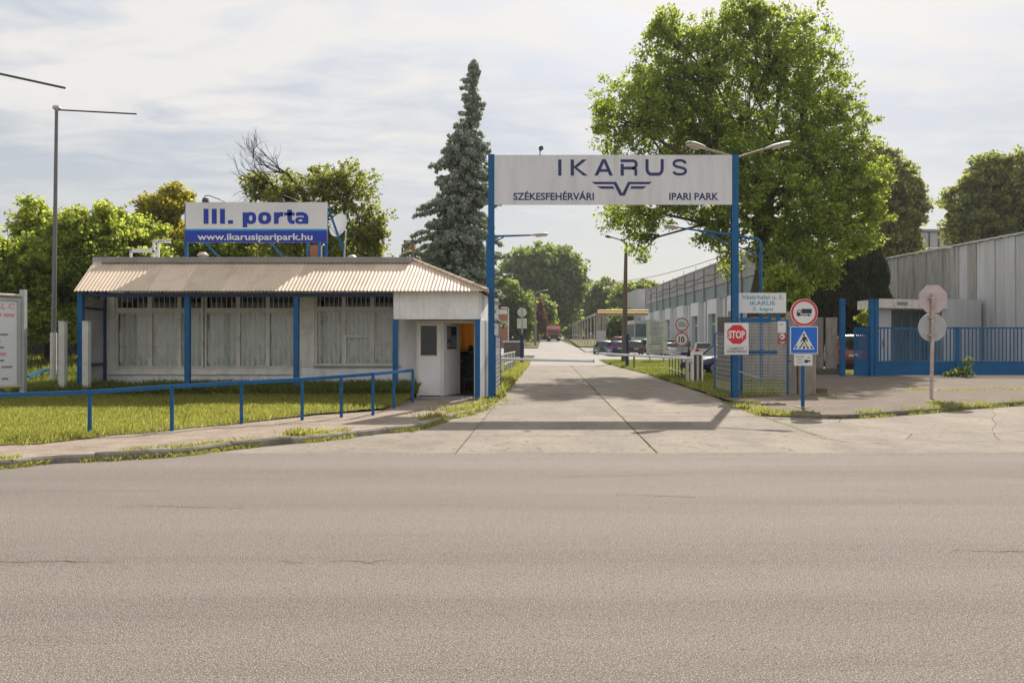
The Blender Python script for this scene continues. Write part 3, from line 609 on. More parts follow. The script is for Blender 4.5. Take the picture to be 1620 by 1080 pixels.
# yellow flowers in the lawn
X, Y = scatter_fn(800, -15, -3, 12.5, 22); fr = np.interp(X, xf, yfv); k = (Y > fr+.5); X, Y = X[k], Y[k]; n = len(X); h = rng.uniform(.12, .26, n); V = np.zeros((n,4,3)); r_ = .010
zz = vlz(X, Y)+h
for q, (dx, dz) in enumerate(((-1,0),(0,-1),(1,0),(0,1))): V[:,q] = np.c_[X+dx*r_, Y+dz*r_*.6, zz+dz*r_*.7]
o = link('lawn_flowers', npmesh('lawn_flowers', V.reshape(-1,3), np.arange(n*4).reshape(n,4), 'flower_yellow')); o['kind'] = 'stuff'; tag(o, 'tiny yellow flowers dotted through the front lawn', 'flowers')
# ------------------------------------------------------------ gatehouse
YW, YP, YD = 22.2, 20.8, 21.7             # wall plane, post plane, door plane
XL, XR = -11.35, -0.88
gh_t = Thing('gatehouse', 'low white gatehouse with a corrugated tin awning, barred windows and open door', 'gatehouse', (-6.1, 22.2, 0.1))
def wallx(px, Y=YW): return gx(px, Y)
# front wall with two window openings, butted pieces
zA0, zA1 = gz(582, YW), gz(465, YW); zB0, zB1 = gz(578, YW), gz(463, YW); ztop = 3.78
xa0, xa1, xb0, xb1 = wallx(182), wallx(467), wallx(498), wallx(632)
zpl = gz(612, YW)
mb = MB(); T_ = 0.25
def wb(x0, x1, z0, z1): mb.box(x0, x1, YW, YW+T_, z0, z1)
xr = wallx(660)
wb(XL, xa0, zpl, ztop); wb(xa0, xa1, zpl, zA0); wb(xa0, xa1, zA1, ztop); wb(xa1, xb0, zpl, ztop); wb(xb0, xb1, zpl, zB0); wb(xb0, xb1, zB1, ztop); wb(xb1, xr, zpl, ztop)
gh_t.part('front_wall', mb, 'wall_plaster')
mb = MB(); mb.box(XL-0.01, xr, YW-0.03, YW+T_, 0.0, zpl); gh_t.part('plinth', mb, 'plinth')
mb = MB(); mb.box(XL, XL+.25, YW+T_, 26.6, 0, ztop); gh_t.part('side_wall', mb, 'wall_plaster')
mb = MB(); mb.add([(-0.88, 22.0, 0), (-0.62, 23.4, 0), (-0.62, 26.6, 0), (-.8, 26.6, 0), (-.8, 23.4, 0), (-1.05, 22.0, 0), (-0.88, 22.0, 2.86), (-0.62, 23.4, 2.86), (-0.62, 26.6, 2.86), (-.8, 26.6, 2.86), (-.8, 23.4, 2.86), (-1.05, 22.0, 2.86)],
       [(0,1,7,6),(1,2,8,7),(2,3,9,8),(3,4,10,9),(4,5,11,10),(5,0,6,11),(6,7,8,9,10,11),(5,4,3,2,1,0)]); gh_t.part('side_wall', mb, 'wall_plaster')
# back wall with an opening where the orange curtain hangs
wx0, wx1, wz0, wz1 = -2.25, -1.0, 1.35, 2.55; YB = 26.4
mb = MB(); mb.box(XL+.25, -2.8, YB, YB+.2, 0, ztop); mb.box(-2.8, wx0, YB, YB+.2, 0, 2.86); mb.box(wx0, wx1, YB, YB+.2, 0, wz0); mb.box(wx0, wx1, YB, YB+.2, wz1, 2.86); mb.box(wx1, -0.8, YB, YB+.2, 0, 2.86)
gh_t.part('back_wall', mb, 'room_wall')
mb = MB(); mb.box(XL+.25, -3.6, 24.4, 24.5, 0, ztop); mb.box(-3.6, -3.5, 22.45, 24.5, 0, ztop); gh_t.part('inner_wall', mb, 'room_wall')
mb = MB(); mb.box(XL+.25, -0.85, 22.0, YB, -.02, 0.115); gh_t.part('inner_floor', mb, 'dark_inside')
mb = MB(); mb.box(XL-.05, -2.82, 22.1, 26.8, ztop, ztop+.14); gh_t.part('flat_roof', mb, 'roof_flat')
mb = MB(); mb.box(-11.75, -2.75, 22.30, 22.42, 3.84, 3.96); mb.box(-11.75, -11.66, 22.30, 22.42, 3.7, 3.84); gh_t.part('ridge_capping', mb, 'tin_grey')
# corrugated awning: separate tin sheets
E = (20.5, 2.90); R = (22.38, 3.885)      # eave and top (y, z)
def wave(x): return 0.010*math.sin(2*math.pi*x/0.096)
def sheet(x0, x1, top0, top1, lift, name='roof_sheet'):
    mb = MB(); n = max(6, int((x1-x0)/0.012)); vs = []
    for i in range(n+1):
        t = i/n; xe = x0+(x1-x0)*t; xt = top0[0]+(top1[0]-top0[0])*t; yt = top0[1]+(top1[1]-top0[1])*t; zt = top0[2]+(top1[2]-top0[2])*t
        w = wave(xe)+lift; vs += [(xe, E[0], E[1]+w), (xt, yt, zt+w)]
    fs = [(2*i, 2*i+2, 2*i+3, 2*i+1) for i in range(n)]; k = len(vs)
    vs += [(x, y, z-0.006) for x, y, z in vs]; fs += [(k+2*i+1, k+2*i+3, k+2*i+2, k+2*i) for i in range(n)] + [(2*i, k+2*i, k+2*i+2, 2*i+2) for i in range(n)]
    mb.add(vs, fs); gh_t.part(name, mb, 'roof_tin', smooth=True)
xe = np.linspace(-11.28, -2.9, 10)
for i in range(9):
    x0, x1 = float(xe[i]), float(xe[i+1]); f0, f1 = i/9, (i+1)/9
    xt0 = -11.72+(-2.80+11.72)*f0; xt1 = -11.72+(-2.80+11.72)*f1
    sheet(x0, x1+0.04, (xt0, R[0], R[1]), (xt1+.04, R[0], R[1]), 0.0012*(i%2)*3)
hipx0, hipx1 = -2.9, -0.62                 # hip: the top edge runs down to the right corner
for i in range(3):
    f0, f1 = i/3, (i+1)/3
    def tp(f): return (-2.80+(hipx1+2.80)*f, R[0]+(E[0]+.08-R[0])*f, R[1]+(E[1]+.03-R[1])*f)
    sheet(hipx0+(hipx1-hipx0)*f0, hipx0+(hipx1-hipx0)*f1+.03, tp(f0), tp(f1), 0.004*(i%2))
mb = MB()
def side_s(u, v):
    a = Vector((hipx1, E[0], E[1])).lerp(Vector((hipx1+.02, 26.9, 2.9)), u); b = Vector((-2.80, R[0], R[1])).lerp(Vector((-2.8, 26.9, 3.885)), u)
    p = a.lerp(b, v); return (p.x, p.y, p.z+0.010*math.sin(u*130*math.pi))
mb.grid(side_s, 420, 1); gh_t.part('roof_sheet', mb, 'roof_tin', smooth=True)
mb = MB(); n = 12
for i in range(n):
    a = Vector((-2.80, R[0], R[1]+.02)).lerp(Vector((hipx1, E[0], E[1]+.02)), i/n); b = Vector((-2.80, R[0], R[1]+.02)).lerp(Vector((hipx1, E[0], E[1]+.02)), (i+.96)/n); mb = MB(); mb.tube([a, b], [0.045, 0.055], 8); gh_t.part('hip_tile', mb, 'roof_tin')
# white fascia board under the eave, rafters
mb = MB(); mb.box(-11.28, gx(623, YP)-.003, YP-.03, YP+.03, 2.76, 2.86); gh_t.part('eave_beam', mb, 'blue_dark')
for i in range(10):
    x = -11.0+i*0.9; mb = MB(); mb.bar((x, YP, 2.84), (x, YW-.003, 3.48), .05, .08); gh_t.part('rafter', mb, 'cream_frame')
fx0, fx1 = gx(623, YP), gx(757, YP); fz0, fz1 = gz(505, YP), 2.93
mb = MB(); n = 14
for i in range(n):
    a = fx0+(fx1-fx0)*i/n; b = fx0+(fx1-fx0)*(i+1)/n-.003; mb = MB(); mb.box(a, b, YP-.05, YP-.03, fz0, fz1); gh_t.part('fascia_board', mb, 'white_paint')
mb = MB(); mb.box(fx0, fx1, YP-.028, YD-.01, fz0+.02, fz1); gh_t.part('porch_box', mb, 'white_paint')
mb = MB(); mb.add([(fx1+.002, YP-.05, fz0), (-0.66, 23.2, fz0-.03), (-0.66, 23.2, 2.88), (fx1+.002, YP-.05, 2.91), (fx1-.03, YP-.02, fz0), (-0.70, 23.2, fz0-.03), (-0.70, 23.2, 2.88), (fx1-.03, YP-.02, 2.91)],
       [(0,1,2,3),(7,6,5,4),(1,0,4,5),(3,2,6,7),(2,1,5,6),(0,3,7,4)]); gh_t.part('side_fascia', mb, 'white_paint')
# blue posts
for px, yb, zt in ((128, YP, 2.85), (297, YP, 2.78), (469, YP, 2.78), (625.5, YP-.06, fz0-.002), (755.5, 20.6, fz0-.002)):
    x = gx(px, yb); mb = MB(); mb.box(x-.065, x+.065, yb-.065, yb+.065, 0.02, zt); gh_t.part('awning_post', mb, 'blue_paint')
x = gx(164, YW-.1); mb = MB(); mb.box(x-.05, x+.05, YW-.14, YW-.035, 0.05, 3.2); gh_t.part('awning_post', mb, 'blue_dark')
# corrugated tin screen at the left end and its rails
mb = MB(); X0 = -11.32
mb.grid(lambda u, v: (X0+0.016*math.sin(u*9*2*math.pi), 20.9+(22.05-20.9)*u, 0.25+(2.75-.25)*v), 108, 1); gh_t.part('tin_screen', mb, 'tin_grey', smooth=True)
for z in (0.95, 2.45): mb = MB(); mb.box(X0+.03, X0+.08, 20.88, 22.1, z, z+.06); gh_t.part('screen_rail', mb, 'blue_dark')
# windows: frames, panes, curtains and grille bars
def window(xf0, xf1, zf0, zf1, cols, zsplit, name='window'):
    F_ = 0.055; y0, y1 = YW+.03, YW+.10
    fr = MB(); fr.box(xf0, xf1, y0, y1, zf1-F_, zf1); fr.box(xf0, xf1, y0, y1, zf0, zf0+F_); fr.box(xf0, xf0+F_, y0, y1, zf0+F_, zf1-F_); fr.box(xf1-F_, xf1, y0, y1, zf0+F_, zf1-F_)
    w = gh_t.part(name, fr, 'cream_frame')
    mid = MB(); mid.box(xf0+F_, xf1-F_, y0-.012, y1, zsplit-.07, zsplit+.07); gh_t.part('transom', mid, 'cream_frame', parent=w)
    for i, (a, b) in enumerate(cols):
        if i < len(cols)-1:
            m_ = MB(); m_.box(b, cols[i+1][0], y0-.006, y1, zf0+F_, zsplit-.07); m_.box(b, cols[i+1][0], y0-.006, y1, zsplit+.07, zf1-F_); gh_t.part('mullion', m_, 'cream_frame', parent=w)
        p = MB(); p.box(a, b, y0+.03, y0+.036, zf0+F_, zsplit-.07); gh_t.part('pane', p, 'pane_glass', parent=w)
        p = MB(); p.box(a, b, y0+.03, y0+.036, zsplit+.07, zf1-F_); gh_t.part('upper_pane', p, 'dark_glass', parent=w)
        s0 = rnd.uniform(0, 9); c = MB()
        def cf(u, v, a=a, b=b, s0=s0):
            X_ = a+(b-a)*u; Z_ = zf0+.03+(zsplit-.04-zf0)*v
            w1 = math.sin(u*8+s0+3.6*math.sin(v*2.2+s0))*.020 + math.sin(u*17+v*9+s0*2+2*math.sin(v*5))*.013 + math.sin((u-v)*15+s0+2*math.sin(u*6))*.016*(1-v*.4) + math.sin(u*37+v*23+s0+3*math.sin(v*7+u*3))*.007
            return (X_-.05+(u-.5)*.10, YW+.14+w1, Z_)
        c.grid(cf, 50, 50); gh_t.part('curtain', c, 'curtain_white', parent=w, smooth=True)
    return w
def cx(l): return [(wallx(a, YW+.05), wallx(b, YW+.05)) for a, b in l]
window(xa0+.002, wallx(321), zA0+.002, zA1-.002, cx([(193,234),(241,281),(287,319)]), gz(491, YW))
window(wallx(323), xa1-.002, zA0+.002, zA1-.002, cx([(333,374),(380,421),(427,464)]), gz(491, YW))
window(xb0+.002, xb1-.002, zB0+.002, zB1-.002, cx([(501,541),(547,586),(592,629)]), gz(489, YW))
mb = MB(); zz = gz(532, YW); mb.box(wallx(546), wallx(588), YW+.01, YW+.045, zz-.02, zz+.03); mb.box(wallx(545), wallx(547.5), YW+.01, YW+.045, zB0+.06, zz-.02); gh_t.part('vent_casement', mb, 'white_paint')
# outer boarding round the first window group, sill
mb = MB(); f0, f1, g0, g1 = wallx(171), wallx(476), gz(590, YW), gz(461, YW); yo = YW-.025
mb.box(f0, xa0, yo, YW-.002, g0, g1); mb.box(xa1, f1, yo, YW-.002, g0, g1); mb.box(xa0, xa1, yo, YW-.002, g0, zA0-.01); mb.box(xa0, xa1, yo, YW-.002, zA1, g1); gh_t.part('window_surround', mb, 'cream_frame')
mb = MB(); mb.box(f0-.02, f1+.02, YW-.06, YW-.027, g0-.04, g0); gh_t.part('window_sill', mb, 'cream_frame')
mb = MB(); mb.box(xb0-.03, xb1+.03, YW-.06, YW-.002, zB0-.05, zB0-.005); gh_t.part('window_sill', mb, 'plinth')
mb = MB(); mb.box(wallx(476), wallx(497), YW-.02, YW-.002, gz(580, YW), gz(461, YW)); gh_t.part('board_panel', mb, 'cream_frame')
bar_me = MB().box(-.006, .006, -.006, .006, 0, 1).mesh('grille_bar'); bar_me.materials.append(M('cream_frame'))
def grille(px0, px1, z0, z1, step, railz):
    mb = MB()
    for z in railz: mb.box(wallx(px0), wallx(px1), YW-.075, YW-.06, z-.008, z+.008)
    g = gh_t.part('window_grille', mb, 'cream_frame'); n = int(round((px1-px0)/step))
    for i in range(n+1):
        gh_t.inst('grille_bar', bar_me, (wallx(px0+(px1-px0)*i/n), YW-.05, z0), parent=g, scale=(1,1,z1-z0))
zr = [gz(496, YW), gz(544, YW), gz(579, YW)]
grille(186, 320, gz(583, YW), gz(467, YW), 8.2, zr); grille(327, 466, gz(583, YW), gz(467, YW), 8.2, zr)
grille(500, 630, gz(577, YW), gz(466, YW), 7.4, [gz(505, YW), gz(541, YW)])
# entrance
zd1 = gz(508, YD)
mb = MB(); x0 = wallx(659, YD); mb.box(x0, x0+.05, YD, YW-.002, .1, zd1); mb.box(wallx(697.3, YD), wallx(699.6, YD), YD+.01, YD+.1, .1, zd1-.05); mb.box(x0+.05, -1.02, YD, YD+.1, zd1-.05, zd1+.01); gh_t.part('door_frame', mb, 'cream_frame')
mb = MB(); mb.box(xr+.002, -0.9, YD+.12, YD+.3, zd1+.012, 2.9); gh_t.part('lintel_wall', mb, 'wall_plaster')
a, b = wallx(661.5, YD), wallx(697, YD); g0, g1 = wallx(665.5, YD), wallx(691, YD); h0, h1 = gz(562, YD), gz(515, YD)
mb = MB(); y0, y1 = YD+.02, YD+.06; mb.box(a, b, y0, y1, .13, h0); mb.box(a, b, y0, y1, h1, zd1-.06); mb.box(a, g0, y0, y1, h0, h1); mb.box(g1, b, y0, y1, h0, h1)
d = gh_t.part('door', mb, 'door_white'); mb = MB(); mb.box(g0, g1, y0+.015, y0+.025, h0, h1); gh_t.part('door_glass', mb, 'black_glass', parent=d)
mb = MB(); fr = .02
mb.box(g0-fr, g1+fr, y0-.012, y0-.001, h1, h1+fr); mb.box(g0-fr, g1+fr, y0-.012, y0-.001, h0-fr, h0); mb.box(g0-fr, g0, y0-.012, y0-.001, h0, h1); mb.box(g1, g1+fr, y0-.012, y0-.001, h0, h1); gh_t.part('glazing_bead', mb, 'cream_frame', parent=d)
# second leaf standing open into the room
hx, hy = wallx(700.5, YD), YD+.03; ex, ey = gx(727, 22.75), 22.75
def dl(u, z, off=0.0):
    dx, dy = ex-hx, ey-hy; L_ = math.hypot(dx, dy); return (hx+dx*u+dy/L_*off, hy+dy*u-dx/L_*off, z)
mb = MB()
def leafbox(mb, u0, u1, z0, z1, o0, o1): mb.add([dl(u0,z0,o0), dl(u1,z0,o0), dl(u1,z1,o0), dl(u0,z1,o0), dl(u0,z0,o1), dl(u1,z0,o1), dl(u1,z1,o1), dl(u0,z1,o1)], [(3,2,1,0),(4,5,6,7),(0,1,5,4),(1,2,6,5),(2,3,7,6),(3,0,4,7)])
leafbox(mb, 0, 1, .12, gz(552, 22), -.02, .02); leafbox(mb, 0, 1, gz(516, 22), zd1-.06, -.02, .02); leafbox(mb, 0, .2, gz(552, 22), gz(516, 22), -.02, .02); leafbox(mb, .82, 1, gz(552, 22), gz(516, 22), -.02, .02)
d = gh_t.part('door', mb, 'door_white', label='white door leaf standing open into the room')
mb = MB(); leafbox(mb, .2, .82, gz(552, 22), gz(516, 22), -.004, .004); gh_t.part('door_glass', mb, 'black_glass', parent=d)
mb = MB(); leafbox(mb, .24, .46, gz(538, 22), gz(518, 22), .007, .009); leafbox(mb, .5, .78, gz(550, 22), gz(530, 22), .007, .009); leafbox(mb, .24, .44, gz(550, 22), gz(541, 22), .007, .009); gh_t.part('notice', mb, 'sign_grey_text', parent=d)
mb = MB(); leafbox(mb, .90, .97, 1.02, 1.06, .02, .07); leafbox(mb, .84, .97, 1.03, 1.05, .07, .09); gh_t.part('handle', mb, 'galv', parent=d)
mb = MB(); mb.add([(gx(759.5,21.2),21.2,.1),(gx(774,22.1),22.1,.1),(gx(774,22.1)-.06,22.14,.1),(gx(759.5,21.2)-.06,21.24,.1),(gx(759.5,21.2),21.2,fz0-.01),(gx(774,22.1),22.1,fz0-.01),(gx(774,22.1)-.06,22.14,fz0-.01),(gx(759.5,21.2)-.06,21.24,fz0-.01)], [(3,2,1,0),(4,5,6,7),(0,1,5,4),(1,2,6,5),(2,3,7,6),(3,0,4,7)])
gh_t.part('jamb_panel', mb, 'door_white')
mb = MB(); mb.box(gx(661,21.5), -.9, 21.0, 22.0, .02, .105); gh_t.part('threshold', mb, 'plinth')
# orange curtain in the back window
mb = MB(); mb.grid(lambda u, v: (wx0-.02+(wx1-wx0+.04)*u, YB-.07+.012*math.sin(u*11*2*math.pi)+.01*math.sin(u*31), wz0-.1+(wz1-wz0+.15)*v), 120, 4); gh_t.part('orange_curtain', mb, 'curtain_orange', smooth=True)
mb = MB(); mb.box(wx0, wx1, YB+.08, YB+.086, wz0, wz1); gh_t.part('window_pane', mb, 'pane_glass')
mb = MB()
mb.box(wx0, wx0+.05, YB+.06, YB+.12, wz0, wz1); mb.box(-1.65, -1.60, YB+.06, YB+.12, wz0, wz1); gh_t.part('window_frame', mb, 'cream_frame')
# objects standing on the roof
t = Thing('rooftop_billboard', 'wide white and blue billboard on the gatehouse roof reading III. porta', 'billboard', (-6.3, 22.85, 3.92)); YS = 22.85
bx0, bx1 = gx(293.5, YS), gx(517.5, YS); bz0, bz1, bm = gz(383.5, YS), gz(320, YS), gz(365, YS)
seams = [bx0, gx(378, YS), gx(408, YS), bx1]
for i in range(3):
    mb = MB(); mb.box(seams[i]+(.004 if i else 0), seams[i+1]-(.004 if i < 2 else 0), YS, YS+.03, bz0, bz1); t.part('sign_panel', mb, 'sign_white')
mb = MB(); mb.box(bx0, bx1, YS-.004, YS-.0005, bz0, bm); t.part('blue_band', mb, 'sign_royal')
mb = MB(); mb.box(bx0, bx1, YS-.004, YS-.0005, bm+.0008, bm+.05); t.part('cyan_stripe', mb, 'sign_cyan')
YT_ = YS-.006
def B_(a, b): return (gx(290+a/6, YT_), gz(300+b/6, YT_))
def glyph(polys=(), rings=(), strokes=()):
    mb = MB()
    for p in polys: q = [B_(*a) for a in p]; mb.add([(x, YT_, z) for x, z in q], [tuple(range(len(q)))])
    for (cx_, cy_, ro, so, ri, si) in rings:
        n = 26; vs = []
        for k in range(n):
            a = 2*math.pi*k/n; c_, s_ = math.cos(a), math.sin(a); e = lambda v, p=.8: math.copysign(abs(v)**p, v)
            x1, z1 = B_(cx_+ro*e(c_), cy_+so*e(s_)); x2, z2 = B_(cx_+ri*e(c_), cy_+si*e(s_)); vs += [(x1, YT_-.0006, z1), (x2, YT_-.0006, z2)]
        mb.add(vs, [(2*k, 2*k+1, (2*k+3)%(2*n), (2*k+2)%(2*n)) for k in range(n)])
    for (pts, w) in strokes: mb2 = MB(); ribbon(mb2, [B_(*a) for a in pts], w/6/FPX*YT_, YT_-.0012); mb.add(mb2.v, mb2.f)
    t.part('letter', mb, 'sign_royal')
def rc(x0, y0, x1, y1): return [(x0,y0),(x1,y0),(x1,y1),(x0,y1)]
for x0 in (192, 270, 348): glyph([rc(x0, 182, x0+47, 325)])
glyph([rc(424, 290, 472, 325)])
glyph([rc(563, 216, 607, 358)], [(640, 270, 52, 57, 16, 25)])
glyph([], [(772, 270, 62, 57, 19, 25)])
glyph([rc(860, 216, 904, 325)], [], [([(890,262),(905,240),(925,233),(948,236)], 40)])
glyph([rc(987, 190, 1031, 290), rc(957, 216, 1056, 247)], [], [([(1009,285),(1014,300),(1030,308),(1057,307)], 36)])
glyph([rc(1143, 250, 1187, 325)], [(1112, 293, 50, 33, 18, 11)], [([(1070,236),(1100,230),(1140,232),(1160,243),(1166,262)], 34)])
t.part('lettering', text_mb('www.ikarusiparipark.hu', gx(312.5,YS), gx(494.5,YS), gz(379.5,YS), gz(369.5,YS), YS-.010, 0.022), 'sign_white', label='white web address www.ikarusiparipark.hu')
for px in (295, 516): mb = MB(); x = gx(px, YS+.07); mb.box(x-.04, x+.04, YS+.032, YS+.11, 3.92, bz1); t.part('leg', mb, 'blue_paint')
for px in (318, 423, 519):
    mb = MB(); x = gx(px, YS+.07); mb.bar((x, YS+.1, bz1-.15 if px > 500 else bz0+.1), (x+.35, YS+1.2, 3.92), .05); t.part('brace', mb, 'blue_paint')
mb = MB(); mb.box(bx0, bx1, YS+.032, YS+.08, bz0+.3, bz0+.36); mb.box(bx0, bx1, YS+.032, YS+.08, bz1-.2, bz1-.14); t.part('rail', mb, 'blue_paint')
for px in (333.5, 451):
    x = gx(px, YS); s = link('sign_floodlight', None, None, (x, YS, bz1)); tag(s, 'small floodlight on a hooked arm above the %s of the roof billboard' % ('left part' if px < 400 else 'right part'), 'floodlight', 'floodlights on the roof billboard')
    mb = MB(); mb.tube([(.42,.1,0), (.3,-.1,.06), (.05,-.3,.14), (-.04,-.34,.12), (-.06,-.34,.05)], .014, 6); o = link('arm', mb.mesh('arm'), s, (0,0,0), 'dark_metal')
    mb = MB(); mb.prism([(-.10,-.42,-.06),(.08,-.42,-.06),(.05,-.42,.05),(-.07,-.42,.05)], (0,.13,0)); link('lamp_housing', mb.mesh('lamp_housing'), s, (0,0,0), 'dark_metal')
t = Thing('satellite_dish', 'pale oval satellite dish on the roof beside the billboard', 'satellite dish', (gx(541,23.6), 23.6, 3.92))
c = Vector(P(537.5, 357, 23.6)); ax = Vector((-.55, -.80, .22)).normalized(); mb = MB(); a = ax.cross(Vector((0,0,1))).normalized(); b = a.cross(ax)
vs = []; fs = []
for r_ in range(5):
    for k in range(24):
        q = 2*math.pi*k/24; rr = .36*r_/4; vs.append(c+(a*math.cos(q)*rr+b*math.sin(q)*rr)+ax*(.5*rr*rr))
for r_ in range(4):
    for k in range(24): fs.append((r_*24+k, r_*24+(k+1)%24, (r_+1)*24+(k+1)%24, (r_+1)*24+k))
mb.add(vs, fs); t.part('dish', mb, 'sign_white', smooth=True)
mb = MB(); mb.tube([c-ax*.02, c-ax*.15+Vector((.08,0,-.1)), (c.x+.1, c.y+.1, 3.92)], .025, 6); t.part('mast', mb, 'galv')
mb = MB(); mb.tube([c-b*.34, c+ax*.42-b*.12], .012, 5); t.part('feed_arm', mb, 'galv'); mb = MB(); mb.tube([c+ax*.42-b*.12, c+ax*.36-b*.10], .04, 8); t.part('receiver', mb, 'lamp_shell')
t = Thing('roof_chimney', 'square brick chimney between blue posts on the gatehouse roof', 'chimney', (gx(496.5,24), 24, 3.92)); mb = MB(); x0, x1 = gx(490,24), gx(503,24)
mb.box(x0+.005, x1-.005, 24.005, 24.245, 3.92, 4.5); t.part('core', mb, 'brick_mortar')
for r_ in range(7):
    for q in range(2 if r_ % 2 else 1):
        mb = MB(); w = (x1-x0); z = 3.93+r_*.082
        if r_ % 2 == 0: mb.box(x0, x1, 23.998, 24.252, z, z+.07)
        else: mb.box(x0+q*w/2+.004*q, x0+(q+1)*w/2-.004*(1-q), 23.998, 24.252, z, z+.07)
        t.part('brick', mb, 'brick_red')
for px in (487.5, 505.5): mb = MB(); x = gx(px, 24); mb.box(x-.04, x+.04, 23.97, 24.05, 3.92, 4.56); t.part('corner_post', mb, 'blue_paint')
for px, rr, hh, mt, lb in ((321, .16, .30, 'rust_pole', 'squat rusty vent cap under the left of the billboard'), (557, .13, .22, 'galv', 'round metal roof vent right of the satellite dish')):
    x = gx(px, 23.4); t = Thing('roof_vent', lb, 'roof vent', (x, 23.4, 3.92)); mb = MB(); mb.tube([(x,23.4,3.92),(x,23.4,3.92+hh*.6)], rr*.7, 14); t.part('pipe', mb, mt)
    mb = MB(); mb.tube([(x,23.4,3.92+hh*.62),(x,23.4,3.92+hh*.75),(x,23.4,3.92+hh)], [rr, rr, rr*.5], 14); t.part('cap', mb, mt)
t = Thing('conduit_loop', 'white conduit bent over on the roof next to the brick chimney', 'conduit', (gx(510,23.5), 23.5, 3.92))
mb = MB(); x = gx(509,23.5); mb.tube([(x,23.5,3.92),(x,23.5,4.38),(x+.05,23.5,4.45),(x+.14,23.5,4.40),(x+.16,23.5,4.1)], .022, 6); t.part('pipe', mb, 'galv')
t = Thing('roof_frame', 'thin white metal frame standing on the left of the gatehouse roof', 'metal frame', (gx(237,24), 24, 3.92)); Yf = 24.0
def rail3(pts, r_=.03, nm='bar'):
    mb = MB(); mb.bar(P(*pts[0], Yf), P(*pts[1], Yf), r_*2, r_*2); t.part(nm, mb, 'sign_white')
for (a, b) in (((207,411),(207,397)), ((207,398),(249,398)), ((209,395),(243,395)), ((243.5,411),(243.5,381)), ((250.5,411),(250.5,383)), ((250.5,383),(270,383)), ((243.5,381),(262,381))): rail3((a, b))
# ------------------------------------------------------------ person seated in the doorway
def skin_figure(name, verts, edges, radii, m, parent, sub=2):
    me = bpy.data.meshes.new(name+'_s'); me.from_pydata(verts, edges, []); o = bpy.data.objects.new(name+'_s', me); COL.objects.link(o)
    sk = o.modifiers.new('skin', 'SKIN'); ss = o.modifiers.new('sub', 'SUBSURF'); ss.levels = sub; sk.use_smooth_shade = True
    for i, r_ in enumerate(radii): me.skin_vertices[0].data[i].radius = r_ if isinstance(r_, tuple) else (r_, r_)
    me.skin_vertices[0].data[0].use_root = True
    dg = bpy.context.evaluated_depsgraph_get(); m2 = bpy.data.meshes.new_from_object(o.evaluated_get(dg)); bpy.data.objects.remove(o); m2.materials.clear()
    return link(name, m2, parent, (0,0,0), m)
px_, py_ = gx(744.5, 23.6), 23.6
t = Thing('person', 'person in dark clothes sitting inside the open gatehouse door, seen from behind', 'person', (px_, py_, .115))
sv = [(0,0,.52),(0,.02,.70),(0,.02,.92),(0,.0,1.06),(0,-.01,1.13),
      (-.17,0,1.03),(-.25,.08,.78),(-.18,.30,.72),(.17,0,1.03),(.25,.08,.78),(.20,.30,.72),
      (-.10,.02,.50),(-.13,.40,.50),(-.13,.42,.10),(-.13,.53,.05),(.10,.02,.50),(.13,.40,.50),(.13,.42,.10),(.13,.53,.05)]
se = [(0,1),(1,2),(2,3),(3,4),(3,5),(5,6),(6,7),(3,8),(8,9),(9,10),(0,11),(11,12),(12,13),(13,14),(0,15),(15,16),(16,17),(17,18)]
sr = [(.15,.12),(.14,.10),(.16,.11),(.12,.09),.055,.075,.052,.042,.075,.052,.042,.10,.075,.05,.045,.10,.075,.05,.045]
skin_figure('body', sv, se, sr, 'cloth_dark', t.o)
mb = MB(); n = 10
def sphere(mb, c, rx, ry, rz, nu=18, nv=12):
    mb.grid(lambda u, v: (c[0]+rx*math.cos(u*2*math.pi)*math.sin(v*math.pi), c[1]+ry*math.sin(u*2*math.pi)*math.sin(v*math.pi), c[2]-rz*math.cos(v*math.pi)), nu, nv)
H0 = (px_, py_-.01, 1.36)
sphere(mb, H0, .078, .098, .115); mb.tube([(H0[0],H0[1]+.02,1.20),(H0[0],H0[1]+.01,1.30)], .052, 10); sphere(mb, (H0[0],H0[1]+.10,H0[2]-.01), .014,.02,.022, 8, 6)
for s in (-1, 1): sphere(mb, (H0[0]+s*.08, H0[1], H0[2]-.005), .012,.022,.032, 8, 6); sphere(mb, (H0[0]+s*.03, H0[1]+.088, H0[2]+.015), .012,.010,.010, 8, 6)
t.part('head', mb, 'skin', smooth=True)
mb = MB(); sphere(mb, (H0[0], H0[1]-.02, H0[2]+.025), .089, .10, .11); t.part('hair', mb, 'hair', smooth=True)
for s in (-1, 1):
    hc = Vector((px_+s*.17, py_+.33, .82)); mb = MB(); mb.tube([hc, hc+Vector((0,.07,0))], [.035,.04], 8)
    for k in range(4): mb.tube([hc+Vector(((k-1.5)*.019, .07, 0)), hc+Vector(((k-1.5)*.02, .11+.008*(1.5-abs(k-1.5)), -.005)), hc+Vector(((k-1.5)*.02, .13+.01*(1.5-abs(k-1.5)), -.035))], [.0095,.009,.007], 6)
    mb.tube([hc+Vector((-s*.035,.02,0)), hc+Vector((-s*.06,.06,-.01)), hc+Vector((-s*.055,.085,-.02))], [.012,.010,.008], 6); t.part('hand', mb, 'skin', smooth=True)
t = Thing('chair', 'dark office chair under the seated person in the gatehouse', 'chair', (px_, py_, .115))
mb = MB(); mb.box(px_-.22, px_+.22, py_-.12, py_+.30, .455, .514); t.part('seat', mb, 'dark_metal')
for sx, sy in ((-.19,-.1),(.19,-.1),(-.19,.27),(.19,.27)): mb = MB(); mb.box(px_+sx-.015, px_+sx+.015, py_+sy-.015, py_+sy+.015, .115, .455); t.part('leg', mb, 'dark_metal')
t = Thing('counter', 'dark counter inside the gatehouse in front of the seated person', 'counter', (-1.6, 24.4, .115))
